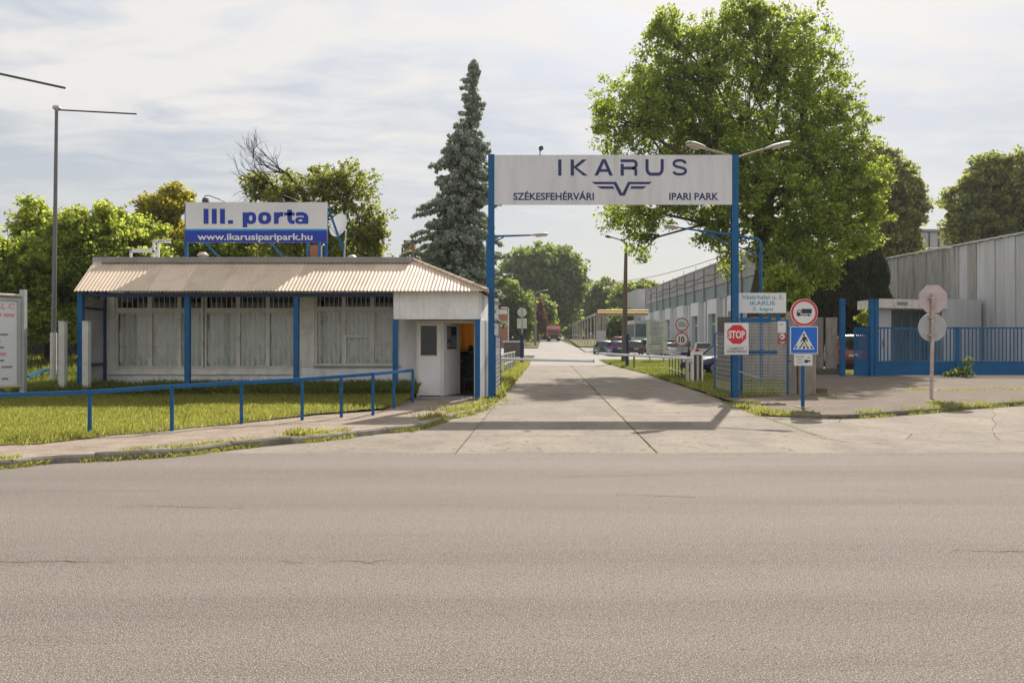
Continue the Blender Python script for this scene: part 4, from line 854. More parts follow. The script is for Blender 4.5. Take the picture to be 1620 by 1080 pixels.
mb = MB(); mb.box(-3.0, -0.95, 24.2, 24.8, .78, .82); t.part('counter_top', mb, 'trim_black'); mb = MB(); mb.box(-2.95, -.98, 24.3, 24.75, .115, .778); t.part('cabinet', mb, 'dark_inside')
# ------------------------------------------------------------ entrance gate with banner
YG = 21.7
t = Thing('gate_portal', 'tall blue steel entrance portal carrying the wide grey IKARUS banner', 'gate', (2.7, YG, 0.0))
zt = gz(245, YG)
for px in (777.3, 1162.3):
    x = gx(px, YG); mb = MB(); w = .085; d = .09
    mb.box(x-w, x+w, YG-d, YG-d+.02, 0, zt); mb.box(x-w, x+w, YG+d-.02, YG+d, 0, zt); mb.box(x-.03, x+.03, YG-d+.02, YG+d-.02, 0, zt)
    mb.box(x-w-.03, x+w+.03, YG-d-.03, YG+d+.03, 0.0, .02); t.part('post', mb, 'blue_paint')
YBn = YG-.06
b0, b1, c0, c1 = gx(781.8, YBn), gx(1157.8, YBn), gz(324, YBn), gz(245.5, YBn)
sx = [b0, gx(878,YBn), gx(972,YBn), gx(1066,YBn), b1]
for i in range(4):
    mb = MB(); mb.box(sx[i]+(.002 if i else 0), sx[i+1]-(.002 if i < 3 else 0), YBn-.02, YBn+.02, c0, c1); t.part('banner_panel', mb, 'banner_face')
mb = MB()
for z in (c0+.12, c1-.16, (c0+c1)/2): mb.box(b0, b1, YBn+.022, YBn+.08, z-.03, z+.03)
t.part('banner_frame', mb, 'galv')
YL_ = YBn-.024
def L(cx_, cy_): return (gx(880+cx_/7.3636, YBn), gz(240+cy_/7.3636, YBn))
def arc(cx_, cy_, rx, ry, a0, a1, n=10): return [(cx_+rx*math.cos(math.radians(a0+(a1-a0)*i/n)), cy_-ry*math.sin(math.radians(a0+(a1-a0)*i/n))) for i in range(n+1)]
def poly_letter(polys=(), strokes=(), w=38):
    mb = MB(); wm = w/7.3636/FPX*YBn
    for p in polys:
        q = [L(*a) for a in p]; mb.add([(x, YL_, z) for x, z in q], [tuple(range(len(q)))])
    for s_ in strokes: ribbon(mb, [L(*a) for a in s_], wm, YL_)
    t.part('letter', mb, 'banner_navy')
poly_letter([[(22,94),(60,94),(60,282),(22,282)]])
poly_letter([[(167,94),(206,94),(206,282),(167,282)], [(206,175),(302,94),(357,94),(240,188),(370,282),(315,282),(206,192)]])
poly_letter([[(442,282),(535,90),(575,90),(660,282),(618,282),(555,130),(485,282)], [(497,238),(600,238),(590,207),(512,207)]])
poly_letter([[(748,145),(786,145),(786,282),(748,282)]], [[(748,109)]+[(880,109)]+arc(888,150,44,42,80,-80,8)+[(880,194),(786,194)], [(880,196),(912,200),(925,215),(925,282)]], 33)
poly_letter([], [[(1056,90),(1056,205)]+arc(1103,205,47,60,180,270,6)[1:]+[(1185,265)]+arc(1185,205,47,60,270,360,6)[1:]+[(1232,90)]], 37)
poly_letter([], [[(1503,142)]+arc(1440,142,62,38,10,90,6)+arc(1425,142,58,38,90,250,8)+[(1450,188)]+arc(1445,228,62,38,60,-90,9)+arc(1425,228,62,38,-90,-170,5)], 31)
mb = MB()
for p in ([(413,353),(697,353),(768,487),(768,515),(737,515),(672,382),(447,382)], [(1115,353),(835,353),(768,487),(768,515),(798,515),(858,382),(1080,382)], [(468,405),(660,405),(677,435),(525,435)], [(1055,405),(875,405),(858,435),(1010,435)]):
    q = [L(*a) for a in p]; mb.add([(x, YL_, z) for x, z in q], [tuple(range(len(q)))])
t.part('wing_emblem', mb, 'banner_navy', label='navy winged V emblem')
t.part('lettering', text_mb('SZÉKESFEHÉRVÁRI', gx(812,YBn), gx(939.5,YBn), gz(316.5,YBn), gz(305.5,YBn), YL_, 0.024), 'banner_navy')
t.part('lettering', text_mb('IPARI PARK', gx(1058.5,YBn), gx(1136.5,YBn), gz(316.5,YBn), gz(305.5,YBn), YL_, 0.024), 'banner_navy')
for px, lb in ((855, 'small dark floodlight standing on the left of the gate banner'), (973, 'small dark floodlight standing near the middle of the gate banner')):
    x = gx(px, YG); s = link('banner_floodlight', None, None, (x, YG, c1)); tag(s, lb, 'floodlight', 'floodlights on the gate banner')
    mb = MB(); mb.tube([(0,0,0),(-.02,-.02,.10),(.03,-.06,.13)], .015, 6); link('arm', mb.mesh('arm'), s, (0,0,0), 'dark_metal')
    mb = MB(); mb.prism([(-.05,-.15,.10),(.02,-.19,.13),(.0,-.19,.22),(-.05,-.13,.2)], (.06,.02,0)); link('lamp_housing', mb.mesh('lamp_housing'), s, (0,0,0), 'dark_metal')
def lamp_head(t, c, d, L_=.62, wd=.24, m='lamp_shell', lens=True):
    """cobra-head lantern: c = rear end, d = direction it points"""
    c = Vector(c); d = Vector(d).normalized(); s = d.cross(Vector((0,0,1))).normalized(); u = s.cross(d)
    prof = [(0,.05,.05),(.15,.6,.35),(.4,1,.5),(.75,1,.48),(.95,.65,.3),(1,.2,.12)]; mb = MB(); vs = []; n = 10
    for (f, w_, h_) in prof:
        for k in range(n):
            a = 2*math.pi*k/n; zz = math.sin(a); vs.append(c+d*(f*L_)+s*(math.cos(a)*w_*wd/2)+u*(zz*h_*(.13 if zz > 0 else .07)))
    fs = [(i*n+k, i*n+(k+1)%n, (i+1)*n+(k+1)%n, (i+1)*n+k) for i in range(len(prof)-1) for k in range(n)] + [tuple(range(n))[::-1], tuple((len(prof)-1)*n+k for k in range(n))]
    mb.add(vs, fs); h = t.part('lamp_head', mb, m, smooth=True)
    if lens:
        mb = MB(); mb.add([c+d*(f*L_)+s*(sg*w_*wd*.42)-u*(.075*hh) for f, w_, hh in ((.35,1,.5),(.9,.8,.38)) for sg in (-1,1)] , [(0,1,3,2)])
        k_ = len(mb.v); mb.v += [(v[0], v[1], v[2]-.035) for v in mb.v]; mb.f += [(4,6,7,5),(0,4,5,1),(2,3,7,6),(0,2,6,4),(1,5,7,3)]; t.part('lens', mb, 'lamp_lens', parent=h)
# twin lamp behind the right post
Yt = 22.1
t = Thing('twin_lamp', 'pair of brown-armed street lanterns splayed out above the right gate post', 'street lamp', (gx(1164,Yt), Yt, 0.0))
mb = MB(); x = gx(1164,Yt); mb.tube([(x,Yt,0),(x,Yt,gz(248,Yt))], [.06,.04], 10); t.part('mast', mb, 'galv')
z0 = gz(247, Yt)
mb = MB(); mb.tube([(x,Yt,z0-.05),(x-.25,Yt-.05,z0+.02),P(1116,235.5,Yt-.3)], .035, 8); t.part('arm', mb, 'brown_arm'); lamp_head(t, P(1118,236,Yt-.3), Vector(P(1084,224,Yt-.8))-Vector(P(1118,236,Yt-.3)), .80, .30)
mb = MB(); mb.tube([(x,Yt,z0-.05),(x+.3,Yt-.05,z0+.03),P(1208,236.5,Yt-.2)], .035, 8); t.part('arm', mb, 'brown_arm'); lamp_head(t, P(1206,237,Yt-.2), Vector(P(1248,226,Yt-.3))-Vector(P(1206,237,Yt-.2)), .80, .22)
# blue lamp posts inside the gate
Yb = 29.0
t = Thing('blue_street_lamp', 'blue street lamp rising just behind the left gate post', 'street lamp', (gx(772,Yb), Yb, 0.05))
x = gx(771.5, Yb); mb = MB(); mb.tube([(x,Yb,.05),(x,Yb,gz(374,Yb)-.05),(x+.1,Yb,gz(374,Yb)),P(842,372,Yb-.2)], [.075,.06,.045,.03], 10); t.part('mast', mb, 'blue_paint', smooth=True)
mb = MB(); mb.bar((x,Yb,gz(389,Yb)), P(797,375,Yb), .04); t.part('brace', mb, 'blue_paint'); lamp_head(t, P(838,372.5,Yb-.2), Vector(P(868,370,Yb-.4))-Vector(P(838,372.5,Yb-.2)), .70, .28)
t = Thing('blue_street_lamp', 'blue street lamp with a long braced arm right of the right gate post', 'street lamp', (gx(1204,Yb), Yb, 0.05))
x = gx(1203.5, Yb); mb = MB(); mb.tube([(x+.02,Yb,.05),(x,Yb,gz(385,Yb)),(x-.06,Yb,gz(379.5,Yb)),P(1165,373,Yb),P(1076,360.5,Yb-.3)], [.075,.055,.05,.045,.03], 10); t.part('mast', mb, 'blue_paint', smooth=True)
mb = MB(); mb.bar((x,Yb,gz(405,Yb)), P(1104,365,Yb-.2), .04); t.part('brace', mb, 'blue_paint'); lamp_head(t, P(1078,361,Yb-.3), Vector(P(1044,356,Yb-.9))-Vector(P(1078,361,Yb-.3)), .85, .30)
# ------------------------------------------------------------ mesh gate leaves
def leaf(t, p0, p1, z0, z1, nv_, nh, matf='blue_paint', th=.045):
    """framed leaf with welded bars between ground points p0,p1"""
    p0 = Vector((*p0, 0)); p1 = Vector((*p1, 0)); f = MB()
    for p in (p0, p1): f.bar(p+Vector((0,0,z0)), p+Vector((0,0,z1)), th)
    for z in (z0+th/2, z1-th/2): f.bar(p0+Vector((0,0,z)), p1+Vector((0,0,z)), th*.98, th)
    fr = t.part('gate_frame', f, matf); w = MB()
    for i in range(1, nh):
        z = z0+(z1-z0)*i/nh; w.bar(p0+Vector((0,0,z)), p1+Vector((0,0,z)), .012)
    for i in range(1, nv_):
        q = p0.lerp(p1, i/nv_); w.bar(q+Vector((0,0,z0+th)), q+Vector((0,0,z1-th)), .007)
    t.part('wire_mesh', w, 'galv'); return fr
t = Thing('gate_leaf', 'blue framed mesh gate leaf swung open beside the left gate post', 'gate leaf', (-.47, 22.0, 0.06))
leaf(t, (-.47, 21.98), (-.36, 24.5), .12, gz(530, 22.2), 18, 13)
t = Thing('gate_leaf', 'blue framed mesh gate leaf swung open behind the STOP board', 'gate leaf', (6.12, 22.0, 0.06))
leaf(t, (6.14, 22.0), (6.27, 24.6), .14, 1.87, 18, 13)
Yq = 22.6
t = Thing('pedestrian_gate', 'blue framed wire mesh gate under the white street address board', 'gate', (gx(1209,Yq), Yq, 0.08))
q0, q1 = gx(1173.5,Yq), gx(1246,Yq)
leaf(t, (q0,Yq), (q1,Yq), gz(629,Yq)+.02, gz(506,Yq), 26, 25)
mb = MB(); mb.box(gx(1166,Yq), gx(1229,Yq), Yq-.05, Yq-.026, gz(559.5,Yq), gz(554.5,Yq)); t.part('push_bar', mb, 'blue_paint')
mb = MB(); mb.box(q0, gx(1218,Yq), Yq-.05, Yq-.026, gz(510,Yq), gz(503,Yq)); t.part('top_plate', mb, 'blue_paint')
mb = MB(); mb.bar(P(1168,587,Yq-.3), P(1206,599,Yq-.1), .03); t.part('stay', mb, 'galv')
for y in (519, 571): mb = MB(); mb.box(q1+.02, q1+.10, Yq-.02, Yq+.02, gz(y,Yq)-.02, gz(y,Yq)+.02); t.part('hinge', mb, 'dark_metal')
mb = MB(); x = gx(1171,Yq); mb.box(x-.03, x+.03, Yq-.10, Yq-.04, .05, gz(558,Yq)); mb.box(x-.12, x-.03, Yq-.09, Yq-.05, gz(570,Yq), gz(568,Yq)); mb.box(x-.12, x-.03, Yq-.09, Yq-.05, gz(617,Yq), gz(615.5,Yq)); t.part('side_post', mb, 'blue_paint')
# notices on the pedestrian gate
Yn = Yq-.056
t = Thing('white_notice', 'small white paper notice at the top right of the mesh gate', 'notice', (gx(1237,Yn), Yn, gz(526,Yn)))
mb = MB(); mb.box(gx(1230.5,Yn), gx(1243,Yn), Yn, Yn+.006, gz(526.5,Yn), gz(508,Yn)); t.part('sheet', mb, 'sign_white'); mb = MB(); mb.box(gx(1233.5,Yn), gx(1239.5,Yn), Yn-.003, Yn-.0005, gz(513.8,Yn), gz(512.6,Yn)); t.part('print', mb, 'sign_grey_text')
t = Thing('prohibition_notice', 'small red-brown notice with a round pictogram under the white notice', 'notice', (gx(1238,Yn), Yn, gz(544,Yn)))
mb = MB(); mb.box(gx(1231.5,Yn), gx(1244,Yn), Yn, Yn+.006, gz(544,Yn), gz(527,Yn)); t.part('plate', mb, 'sign_red_old')
mb = MB(); mb.disc((gx(1237.3,Yn), Yn-.001, gz(532.3,Yn)), .08, (0,-1,0), .003); t.part('disc', mb, 'sign_white')
mb = MB(); a = (gx(1235,Yn), gz(534.5,Yn)); ribbon(mb, [a, (a[0], a[1]+.075)], .02, Yn-.006); ribbon(mb, [(a[0]+.02, a[1]+.01), (a[0]+.035, a[1]+.05), (a[0]+.07, a[1]+.03)], .022, Yn-.006); t.part('pictogram', mb, 'sign_black')
mb = MB(); mb.box(gx(1232.5,Yn), gx(1243,Yn), Yn-.003, Yn-.0005, gz(540.8,Yn), gz(540,Yn)); mb.box(gx(1235,Yn), gx(1240.5,Yn), Yn-.003, Yn-.0005, gz(543.3,Yn), gz(542.2,Yn)); t.part('print', mb, 'sign_white')
# address board
Ya = 21.9
t = Thing('address_board', 'white board beside the right gate post reading Vásárhelyi u. 5. IKARUS 3. kapu', 'sign', (gx(1206,Ya), Ya, gz(495,Ya)))
mb = MB(); mb.box(gx(1168.8,Ya), gx(1243.8,Ya), Ya, Ya+.03, gz(495,Ya), gz(463.2,Ya)); t.part('board', mb, 'sign_white')
t.part('lettering', text_mb('Vásárhelyi u. 5.', gx(1173.5,Ya), gx(1239.5,Ya), gz(473,Ya), gz(466.5,Ya), Ya-.004, .02), 'sign_teal_text')
t.part('lettering', text_mb('IKARUS', gx(1186.5,Ya), gx(1226,Ya), gz(482.5,Ya), gz(476.3,Ya), Ya-.004, .03), 'sign_teal_text')
t.part('lettering', text_mb('3. kapu', gx(1190.5,Ya), gx(1223,Ya), gz(491.5,Ya), gz(485.5,Ya), Ya-.004, .02), 'sign_teal_text')
for px in (1173, 1218, 1231): mb = MB(); x = gx(px,Ya+.06); w = .03 if px < 1230 else .06; mb.box(x-w, x+w, Ya+.032, Ya+.08, gz(507,Ya), gz(466,Ya)); t.part('bracket', mb, 'blue_paint')
# STOP board
Ys = 21.45
t = Thing('stop_board', 'white board with a red STOP octagon on the right gate post', 'sign', (gx(1165,Ys), Ys, gz(561,Ys)))
mb = MB(); mb.box(gx(1146.3,Ys), gx(1184.2,Ys), Ys, Ys+.02, gz(560.8,Ys), gz(510.6,Ys)); t.part('board', mb, 'sign_white')
def octo(c, r, Y, m, T_, th=.003, nm='octagon'):
    mb = MB(); q = [(c[0]+r*math.cos(math.radians(22.5+45*k)), Y, c[1]+r*math.sin(math.radians(22.5+45*k))) for k in range(8)]; mb.prism(q, (0, th, 0)); return T_.part(nm, mb, m)
cc = (gx(1165.6,Ys), gz(528.9,Ys)); octo(cc, .275, Ys-.0045, 'sign_red', t)
t.part('lettering', text_mb('STOP', gx(1152.3,Ys), gx(1178.5,Ys), gz(534.7,Ys), gz(523.2,Ys), Ys-.008, .035), 'sign_white', label='white word STOP')
mb = MB(); x0, x1, z0, z1 = gx(1149.5,Ys), gx(1181.7,Ys), gz(558.6,Ys), gz(547.6,Ys)
for (a, b, c, d) in ((x0,x1,z0,z0+.004),(x0,x1,z1-.004,z1),(x0,x0+.004,z0,z1),(x1-.004,x1,z0,z1)): mb.box(a, b, Ys-.003, Ys-.0005, c, d)
t.part('text_border', mb, 'sign_black')
t.part('lettering', text_mb('A SOROMPÓ ELŐTT', gx(1153.5,Ys), gx(1177,Ys), gz(552.6,Ys), gz(549.8,Ys), Ys-.004, .02), 'sign_black')
t.part('lettering', text_mb('KÖTELEZŐ MEGÁLLNI', gx(1150.7,Ys), gx(1180.5,Ys), gz(556.9,Ys), gz(553.9,Ys), Ys-.004, .02), 'sign_black')
mb = MB(); mb.box(gx(1155,Ys), gx(1170,Ys), Ys+.022, Ys+.14, gz(540,Ys), gz(538,Ys)); t.part('clamp', mb, 'galv')
# ------------------------------------------------------------ sign post with no-truck and pedestrian crossing signs
Yk = 18.3; xk = gx(1270, Yk)
t = Thing('crossing_sign_post', 'blue post with a no trucks disc above a blue pedestrian crossing sign', 'road sign', (xk, Yk, .088))
mb = MB(); mb.tube([(xk,Yk,0),(xk,Yk,gz(475,Yk))], .042, 12); t.part('post', mb, 'blue_paint', smooth=True)
mb = MB(); mb.disc((xk,Yk,.085), .16, (0,0,1), .02); t.part('base_collar', mb, 'concrete_old')
def round_sign(t, c, r, Y, lab=None, rim='sign_red', face='sign_white', rw=.19):
    s_ = MB(); s_.disc((c[0], Y, c[1]), r, (0,1,0), .015, 36); b = t.part('disc', s_, face, label=lab)
    m_ = MB(); n = 40; vs = []
    for k in range(n):
        a = 2*math.pi*k/n; vs += [(c[0]+r*.965*math.cos(a), Y-.004, c[1]+r*.965*math.sin(a)), (c[0]+r*(1-rw)*math.cos(a), Y-.004, c[1]+r*(1-rw)*math.sin(a))]
    m_.add(vs, [(2*k, 2*k+1, (2*k+3)%(2*n), (2*k+2)%(2*n)) for k in range(n)]); t.part('red_ring', m_, rim, parent=b); return b
Yf = Yk-.075
cc = (gx(1272.3,Yf), gz(494.5,Yf)); rT = 21.6/FPX*Yf; round_sign(t, cc, rT, Yf)
def S(px, py): return (gx(px,Yf), Yf-.006, gz(py,Yf))
def C1(a, b): return S(1120+a/5.4, 450+b/5.4)
mb = MB()
for pl in ([(798,208),(886,208),(886,247),(798,247)], [(758,258),(880,258),(880,265),(758,265)], [(757,240),(766,218),(790,214),(790,258),(757,258)]):
    mb.add([C1(*p) for p in pl][::-1], [tuple(range(len(pl)))])
t.part('truck_pictogram', mb, 'sign_black')
mb = MB(); mb.add([(lambda q: (q[0], q[1]-.003, q[2]))(C1(*p)) for p in ((764,239),(770,223),(784,221),(784,239))][::-1], [(0,1,2,3)]); t.part('cab_window', mb, 'sign_white')
mb = MB()
for a in (774, 858): mb.disc(C1(a, 262), 9/5.4/FPX*Yf, (0,-1,0), .003, 14)
t.part('truck_wheels', mb, 'sign_black')
x0, x1, z0, z1 = gx(1250.2,Yf), gx(1294,Yf), gz(559.7,Yf), gz(516.2,Yf)
mb = MB(); mb.box(x0, x1, Yf, Yf+.015, z0, z1); q = t.part('square_plate', mb, 'sign_white'); mb = MB(); e = .018; mb.add([(x0+e,Yf-.003,z0+e),(x1-e,Yf-.003,z0+e),(x1-e,Yf-.003,z1-e),(x0+e,Yf-.003,z1-e)], [(0,1,2,3)]); t.part('blue_field', mb, 'sign_blue', parent=q)
def C2(a, b, o=0.0): p = S(1225+a/12.706, 500+b/12.706); return (p[0], p[1]-o, p[2])
mb = MB(); mb.add([C2(375,668), C2(808,668), C2(597,288)], [(0,1,2)]); t.part('white_triangle', mb, 'sign_white')
mb = MB()
for pl in ([(405,650),(440,590),(465,590),(437,650)], [(487,650),(495,630),(530,630),(522,650)], [(575,655),(575,600),(612,600),(612,655)], [(655,655),(655,620),(690,615),(690,655)], [(740,650),(718,598),(748,598),(775,655)],
           [(565,430),(580,408),(615,408),(632,430),(622,465),(622,520),(572,520),(572,465)], [(572,425),(585,440),(540,520),(518,520)], [(610,415),(640,425),(665,470),(663,520),(648,520),(645,478),(612,450)],
           [(565,532),(590,535),(530,625),(510,640),(505,625)], [(605,532),(625,532),(668,615),(675,640),(655,630)]):
    mb.add([C2(*p, .003) for p in pl], [tuple(range(len(pl)))])
mb.disc(C2(590,375), 22/12.706/FPX*Yf, (0,-1,0), .003, 16); t.part('walking_figure', mb, 'sign_black')
x0, x1, z0, z1 = gx(1256.4,Yf), gx(1285.4,Yf), gz(578.2,Yf), gz(560.3,Yf)
mb = MB(); mb.box(x0, x1, Yf, Yf+.012, z0, z1); q = t.part('supplementary_plate', mb, 'sign_white')
mb = MB()
for i, (a, b) in enumerate(((428,605),(458,572),(450,575))):
    yb = 815+i*58
    for k in range(6):
        w = (b-a)/6; mb.add([C2(a+k*w+2, yb+10), C2(a+k*w+w-5, yb+10), C2(a+k*w+w-5, yb-12), C2(a+k*w+2, yb-12)], [(0,1,2,3)])
t.part('print', mb, 'sign_grey_text', parent=q)
mb = MB()
for pl in ([(598,905),(625,870),(700,890),(725,878),(725,915),(690,912),(650,940),(605,930)], [(655,838),(715,818),(725,826),(670,848)]): mb.add([C2(*p) for p in pl], [tuple(range(len(pl)))])
t.part('tow_pictogram', mb, 'sign_black', parent=q)
for z in (gz(494.5,Yf), gz(538,Yf)): mb = MB(); mb.box(xk-.10, xk+.10, Yf+.016, Yk-.03, z-.02, z+.02); t.part('clamp', mb, 'galv')
# ------------------------------------------------------------ speed signs beyond the gate
Yr = 34.0; xr_ = gx(1078.4, Yr)
t = Thing('speed_sign_post', 'post with two red-ringed discs, the lower one reading 10', 'road sign', (xr_, Yr, .05))
mb = MB(); mb.tube([(xr_,Yr,0.0),(xr_,Yr,gz(504,Yr))], .038, 10); t.part('post', mb, 'blue_dark')
Yf2 = Yr-.06; r_ = 11/FPX*Yf2
round_sign(t, (gx(1078.9,Yf2), gz(513,Yf2)), r_, Yf2, None, 'sign_red_old', 'sign_back_green'); round_sign(t, (gx(1078.4,Yf2), gz(536.6,Yf2)), r_*1.03, Yf2, None, 'sign_red_old', 'sign_back_green')
t.part('lettering', text_mb('10', gx(1073.7,Yf2), gx(1082.7,Yf2), gz(541,Yf2), gz(532,Yf2), Yf2-.006, .03), 'sign_black')
mb = MB()
for i, (a, b) in enumerate(((1073.5,1083.5),(1072.3,1086),(1073.3,1085.5))):
    z = gz(510.2+i*2.9, Yf2)
    for k in range(5): w = (b-a)/5; mb.box(gx(a+k*w,Yf2), gx(a+k*w+w*.8,Yf2), Yf2-.004, Yf2-.0005, z-.018, z+.018)
t.part('print', mb, 'sign_black')
mb = MB(); mb.box(gx(1069.2,Yf2), gx(1087.8,Yf2), Yf2, Yf2+.012, gz(557.2,Yf2), gz(548.8,Yf2)); q = t.part('supplementary_plate', mb, 'sign_back'); mb = MB()
for i in range(2): mb.box(gx(1073.5,Yf2), gx(1083,Yf2), Yf2-.003, Yf2-.0005, gz(552+i*2.4,Yf2)-.012, gz(552+i*2.4,Yf2)+.012); t.part('print', mb, 'sign_grey_text', parent=q); mb = MB()
# ------------------------------------------------------------ backs of two signs on the right pavement
Yz = 21.0; xz = gx(1475, Yz)
t = Thing('sign_backs_post', 'leaning rusty pole on the right pavement showing the backs of an octagon and a disc', 'road sign', (gx(1473,Yz), Yz, .088))
mb = MB(); mb.tube([(gx(1473.2,Yz),Yz,.06),(gx(1476.5,Yz),Yz,gz(464,Yz))], .045, 10); t.part('pole', mb, 'rust_pole', smooth=True)
mb = MB(); c = (gx(1478.2,Yz), gz(472.8,Yz)); q = [(c[0]+.40*math.cos(math.radians(22.5+45*k)), Yz+.06, c[1]+.40*math.sin(math.radians(22.5+45*k))) for k in range(8)]; mb.prism(q, (0,.012,0)); t.part('octagon_back', mb, 'sign_back_pink', label='pinkish back of an octagonal stop sign')
mb = MB(); mb.disc((gx(1477,Yz), Yz+.06, gz(517.8,Yz)), 22.6/FPX*Yz, (0,1,0), .012, 40); t.part('disc_back', mb, 'sign_back', label='pale back of a round sign')
for y in (471.5, 502, 530.5):
    mb = MB(); x = gx(1476.6-(y-465)*.02, Yz); mb.box(x-.11, x+.11, Yz-.05, Yz+.058, gz(y,Yz)-.018, gz(y,Yz)+.018); t.part('clamp', mb, 'rust_pole')
# ------------------------------------------------------------ barriers
Yh = 29.6
t = Thing('barrier', 'white lowered barrier boom reaching out from the left side of the drive', 'barrier', (gx(770,Yh), Yh, .05))
mb = MB(); mb.tube([(gx(783,Yh),Yh,gz(567.5,Yh)),(gx(938.5,Yh),Yh,gz(571,Yh))], [.055,.045], 10); t.part('boom', mb, 'white_paint', smooth=True)
mb = MB(); mb.box(gx(938.6,Yh), gx(940,Yh), Yh-.05, Yh+.05, gz(571,Yh)-.05, gz(571,Yh)+.05); t.part('end_cap', mb, 'dark_metal')
mb = MB(); mb.box(gx(768,Yh), gx(783,Yh), Yh-.16, Yh+.16, .03, gz(562,Yh)); t.part('cabinet', mb, 'galv')
t = Thing('barrier', 'white barrier boom on the right with its brown and cream cabinet', 'barrier', (gx(1102,Yh), Yh, .05))
mb = MB(); mb.tube([(gx(947,Yh),Yh,gz(559,Yh)),(gx(1094,Yh),Yh,gz(567,Yh))], [.042,.06], 10); t.part('boom', mb, 'white_paint', smooth=True)
x0, x1 = gx(1094,Yh), gx(1110.6,Yh); mb = MB(); mb.box(x0+.05, x1-.05, Yh-.14, Yh+.14, .03, gz(561,Yh)); t.part('cabinet', mb, 'dark_metal')
mb = MB(); mb.box(x0, x0+.05, Yh-.16, Yh+.16, .03, gz(561,Yh)); mb.box(x1-.05, x1, Yh-.16, Yh+.16, .03, gz(561,Yh)); mb.box(x0, x1, Yh-.16, Yh+.16, gz(561,Yh)+.002, gz(557,Yh)); t.part('housing', mb, 'white_paint')
mb = MB(); mb.box((x0+x1)/2-.04, (x0+x1)/2+.04, Yh-.17, Yh-.145, .03, gz(562,Yh)); t.part('cover_strip', mb, 'tan_post')
mb = MB(); x = gx(1087.5,Yh-.2); mb.box(x-.05, x+.05, Yh-.25, Yh-.15, .0, gz(571,Yh)); mb.tube([(x,Yh-.2,gz(571,Yh)-.02),(x+.12,Yh-.2,gz(571.5,Yh)),(x+.2,Yh-.2,gz(574,Yh))], .03, 6); t.part('card_reader', mb, 'tan_post')
mb = MB(); mb.box(x0-.1, x1+.1, Yh-.3, Yh+.3, .0, .07); t.part('base', mb, 'concrete_old')
for px, lb in ((825.5, 'blue boom rest post left of the road behind the barrier'), (992, 'blue boom rest post beside the wooden utility pole')):
    Yp = 49.5; x = gx(px, Yp); t = Thing('boom_rest_post', lb, 'post', (x, Yp, 0.03), 'blue boom rest posts'); mb = MB(); mb.box(x-.10, x+.10, Yp-.08, Yp+.08, 0, gz(530,Yp)); t.part('post', mb, 'blue_dark'); mb = MB(); mb.box(x-.13, x+.13, Yp-.1, Yp+.1, gz(530,Yp), gz(528,Yp)); t.part('cap', mb, 'blue_paint')
t = Thing('bollard', 'thin dark bollard in the grass right of the boom rest posts', 'bollard', (gx(1003,46), 46, .03)); mb = MB(); x = gx(1003,46); mb.tube([(x,46,0),(x,46,gz(559,46))], .05, 8); t.part('post', mb, 'dull_steel')
# short barred railings inside the gate
t = Thing('side_railing', 'short white and dark barred railing on the left verge behind the gate leaf', 'railing', (-.3, 36, .05))
r0, r1 = (gx(797,34.5), 34.5), (gx(815,43.5), 43.5); zz0, zz1 = .18, 1.05
mb = MB()
for z in (zz0, .6, zz1): mb.bar((*r0, z), (*r1, z), .04)
t.part('rail', mb, 'sign_white')
for i in range(14):
    f = i/13; mb = MB(); x = r0[0]+(r1[0]-r0[0])*f; y = r0[1]+(r1[1]-r0[1])*f; mb.bar((x,y,.02 if i % 4 == 0 else zz0), (x,y,zz1), .03 if i % 4 else .06); t.part('baluster', mb, 'dark_metal' if i % 2 else 'sign_white')
t = Thing('side_railing', 'short blue barred railing next to the right barrier cabinet', 'railing', (gx(1078,34), 34, .05))
r0, r1 = (gx(1085,31.2), 31.2), (gx(1059,37), 37)
mb = MB(); mb.bar((*r0, 1.02), (*r1, 1.02), .04); mb.bar((*r0, .36), (*r1, .36), .03); t.part('rail', mb, 'sign_white')
for i in range(6):
    f = i/5; x = r0[0]+(r1[0]-r0[0])*f; y = r0[1]+(r1[1]-r0[1])*f; mb = MB(); mb.bar((x,y,.02), (x,y,1.0), .035); t.part('baluster', mb, 'blue_dark')
# ------------------------------------------------------------ long blue hand rail on the lawn
rp = [(-60,690+10,.80),(142,687,.73),(272,680,.74),(382,668,.76),(478,661,.80),(540,655,.80),(590,651,.82),(623,640,.82),(653,631.5,.83)]
t = Thing('lawn_rail', 'long low blue tube rail running along the lawn edge to the door', 'railing', (-5.4, 15.7, .1))
tops = []
for (px, py, h) in rp:
    X, Y = G(px, py); Z0 = lz(X, Y) if X > -15 else .1
    X, Y = X*(1-Z0/EYE), Y*(1-Z0/EYE); zt = {142:620,272:611.5,382:605,478:600,540:595.5,590:591.5,623:588.5,653:585.5}.get(px, 627); ztp = gz(zt, Y)
    tops.append((X, Y, ztp)); mb = MB(); mb.tube([(X,Y,Z0-.08),(X,Y,ztp-.02)], .032, 10); t.part('post', mb, 'blue_paint', smooth=True)
for a, b in zip(tops[:-1], tops[1:]): mb = MB(); mb.bar(a, b, .055, .065); t.part('top_rail', mb, 'blue_paint')
t = Thing('back_rail', 'short blue rail in the grass behind the two white posts', 'railing', (gx(68,26), 26, .3)); pts = [(44,596,24.5),(66,587,26.5),(92,581.5,28)]
for (px, py, Y) in pts[:]: mb = MB(); x = gx(px,Y); mb.tube([(x,Y,lz(x,Y)-.1),(x,Y,gz(py,Y))], .04, 8); t.part('post', mb, 'blue_paint')
mb = MB()
for (a, b) in zip(pts[:-1], pts[1:]): mb.bar(P(*a), P(*b), .07, .09)
t.part('top_rail', mb, 'blue_paint')
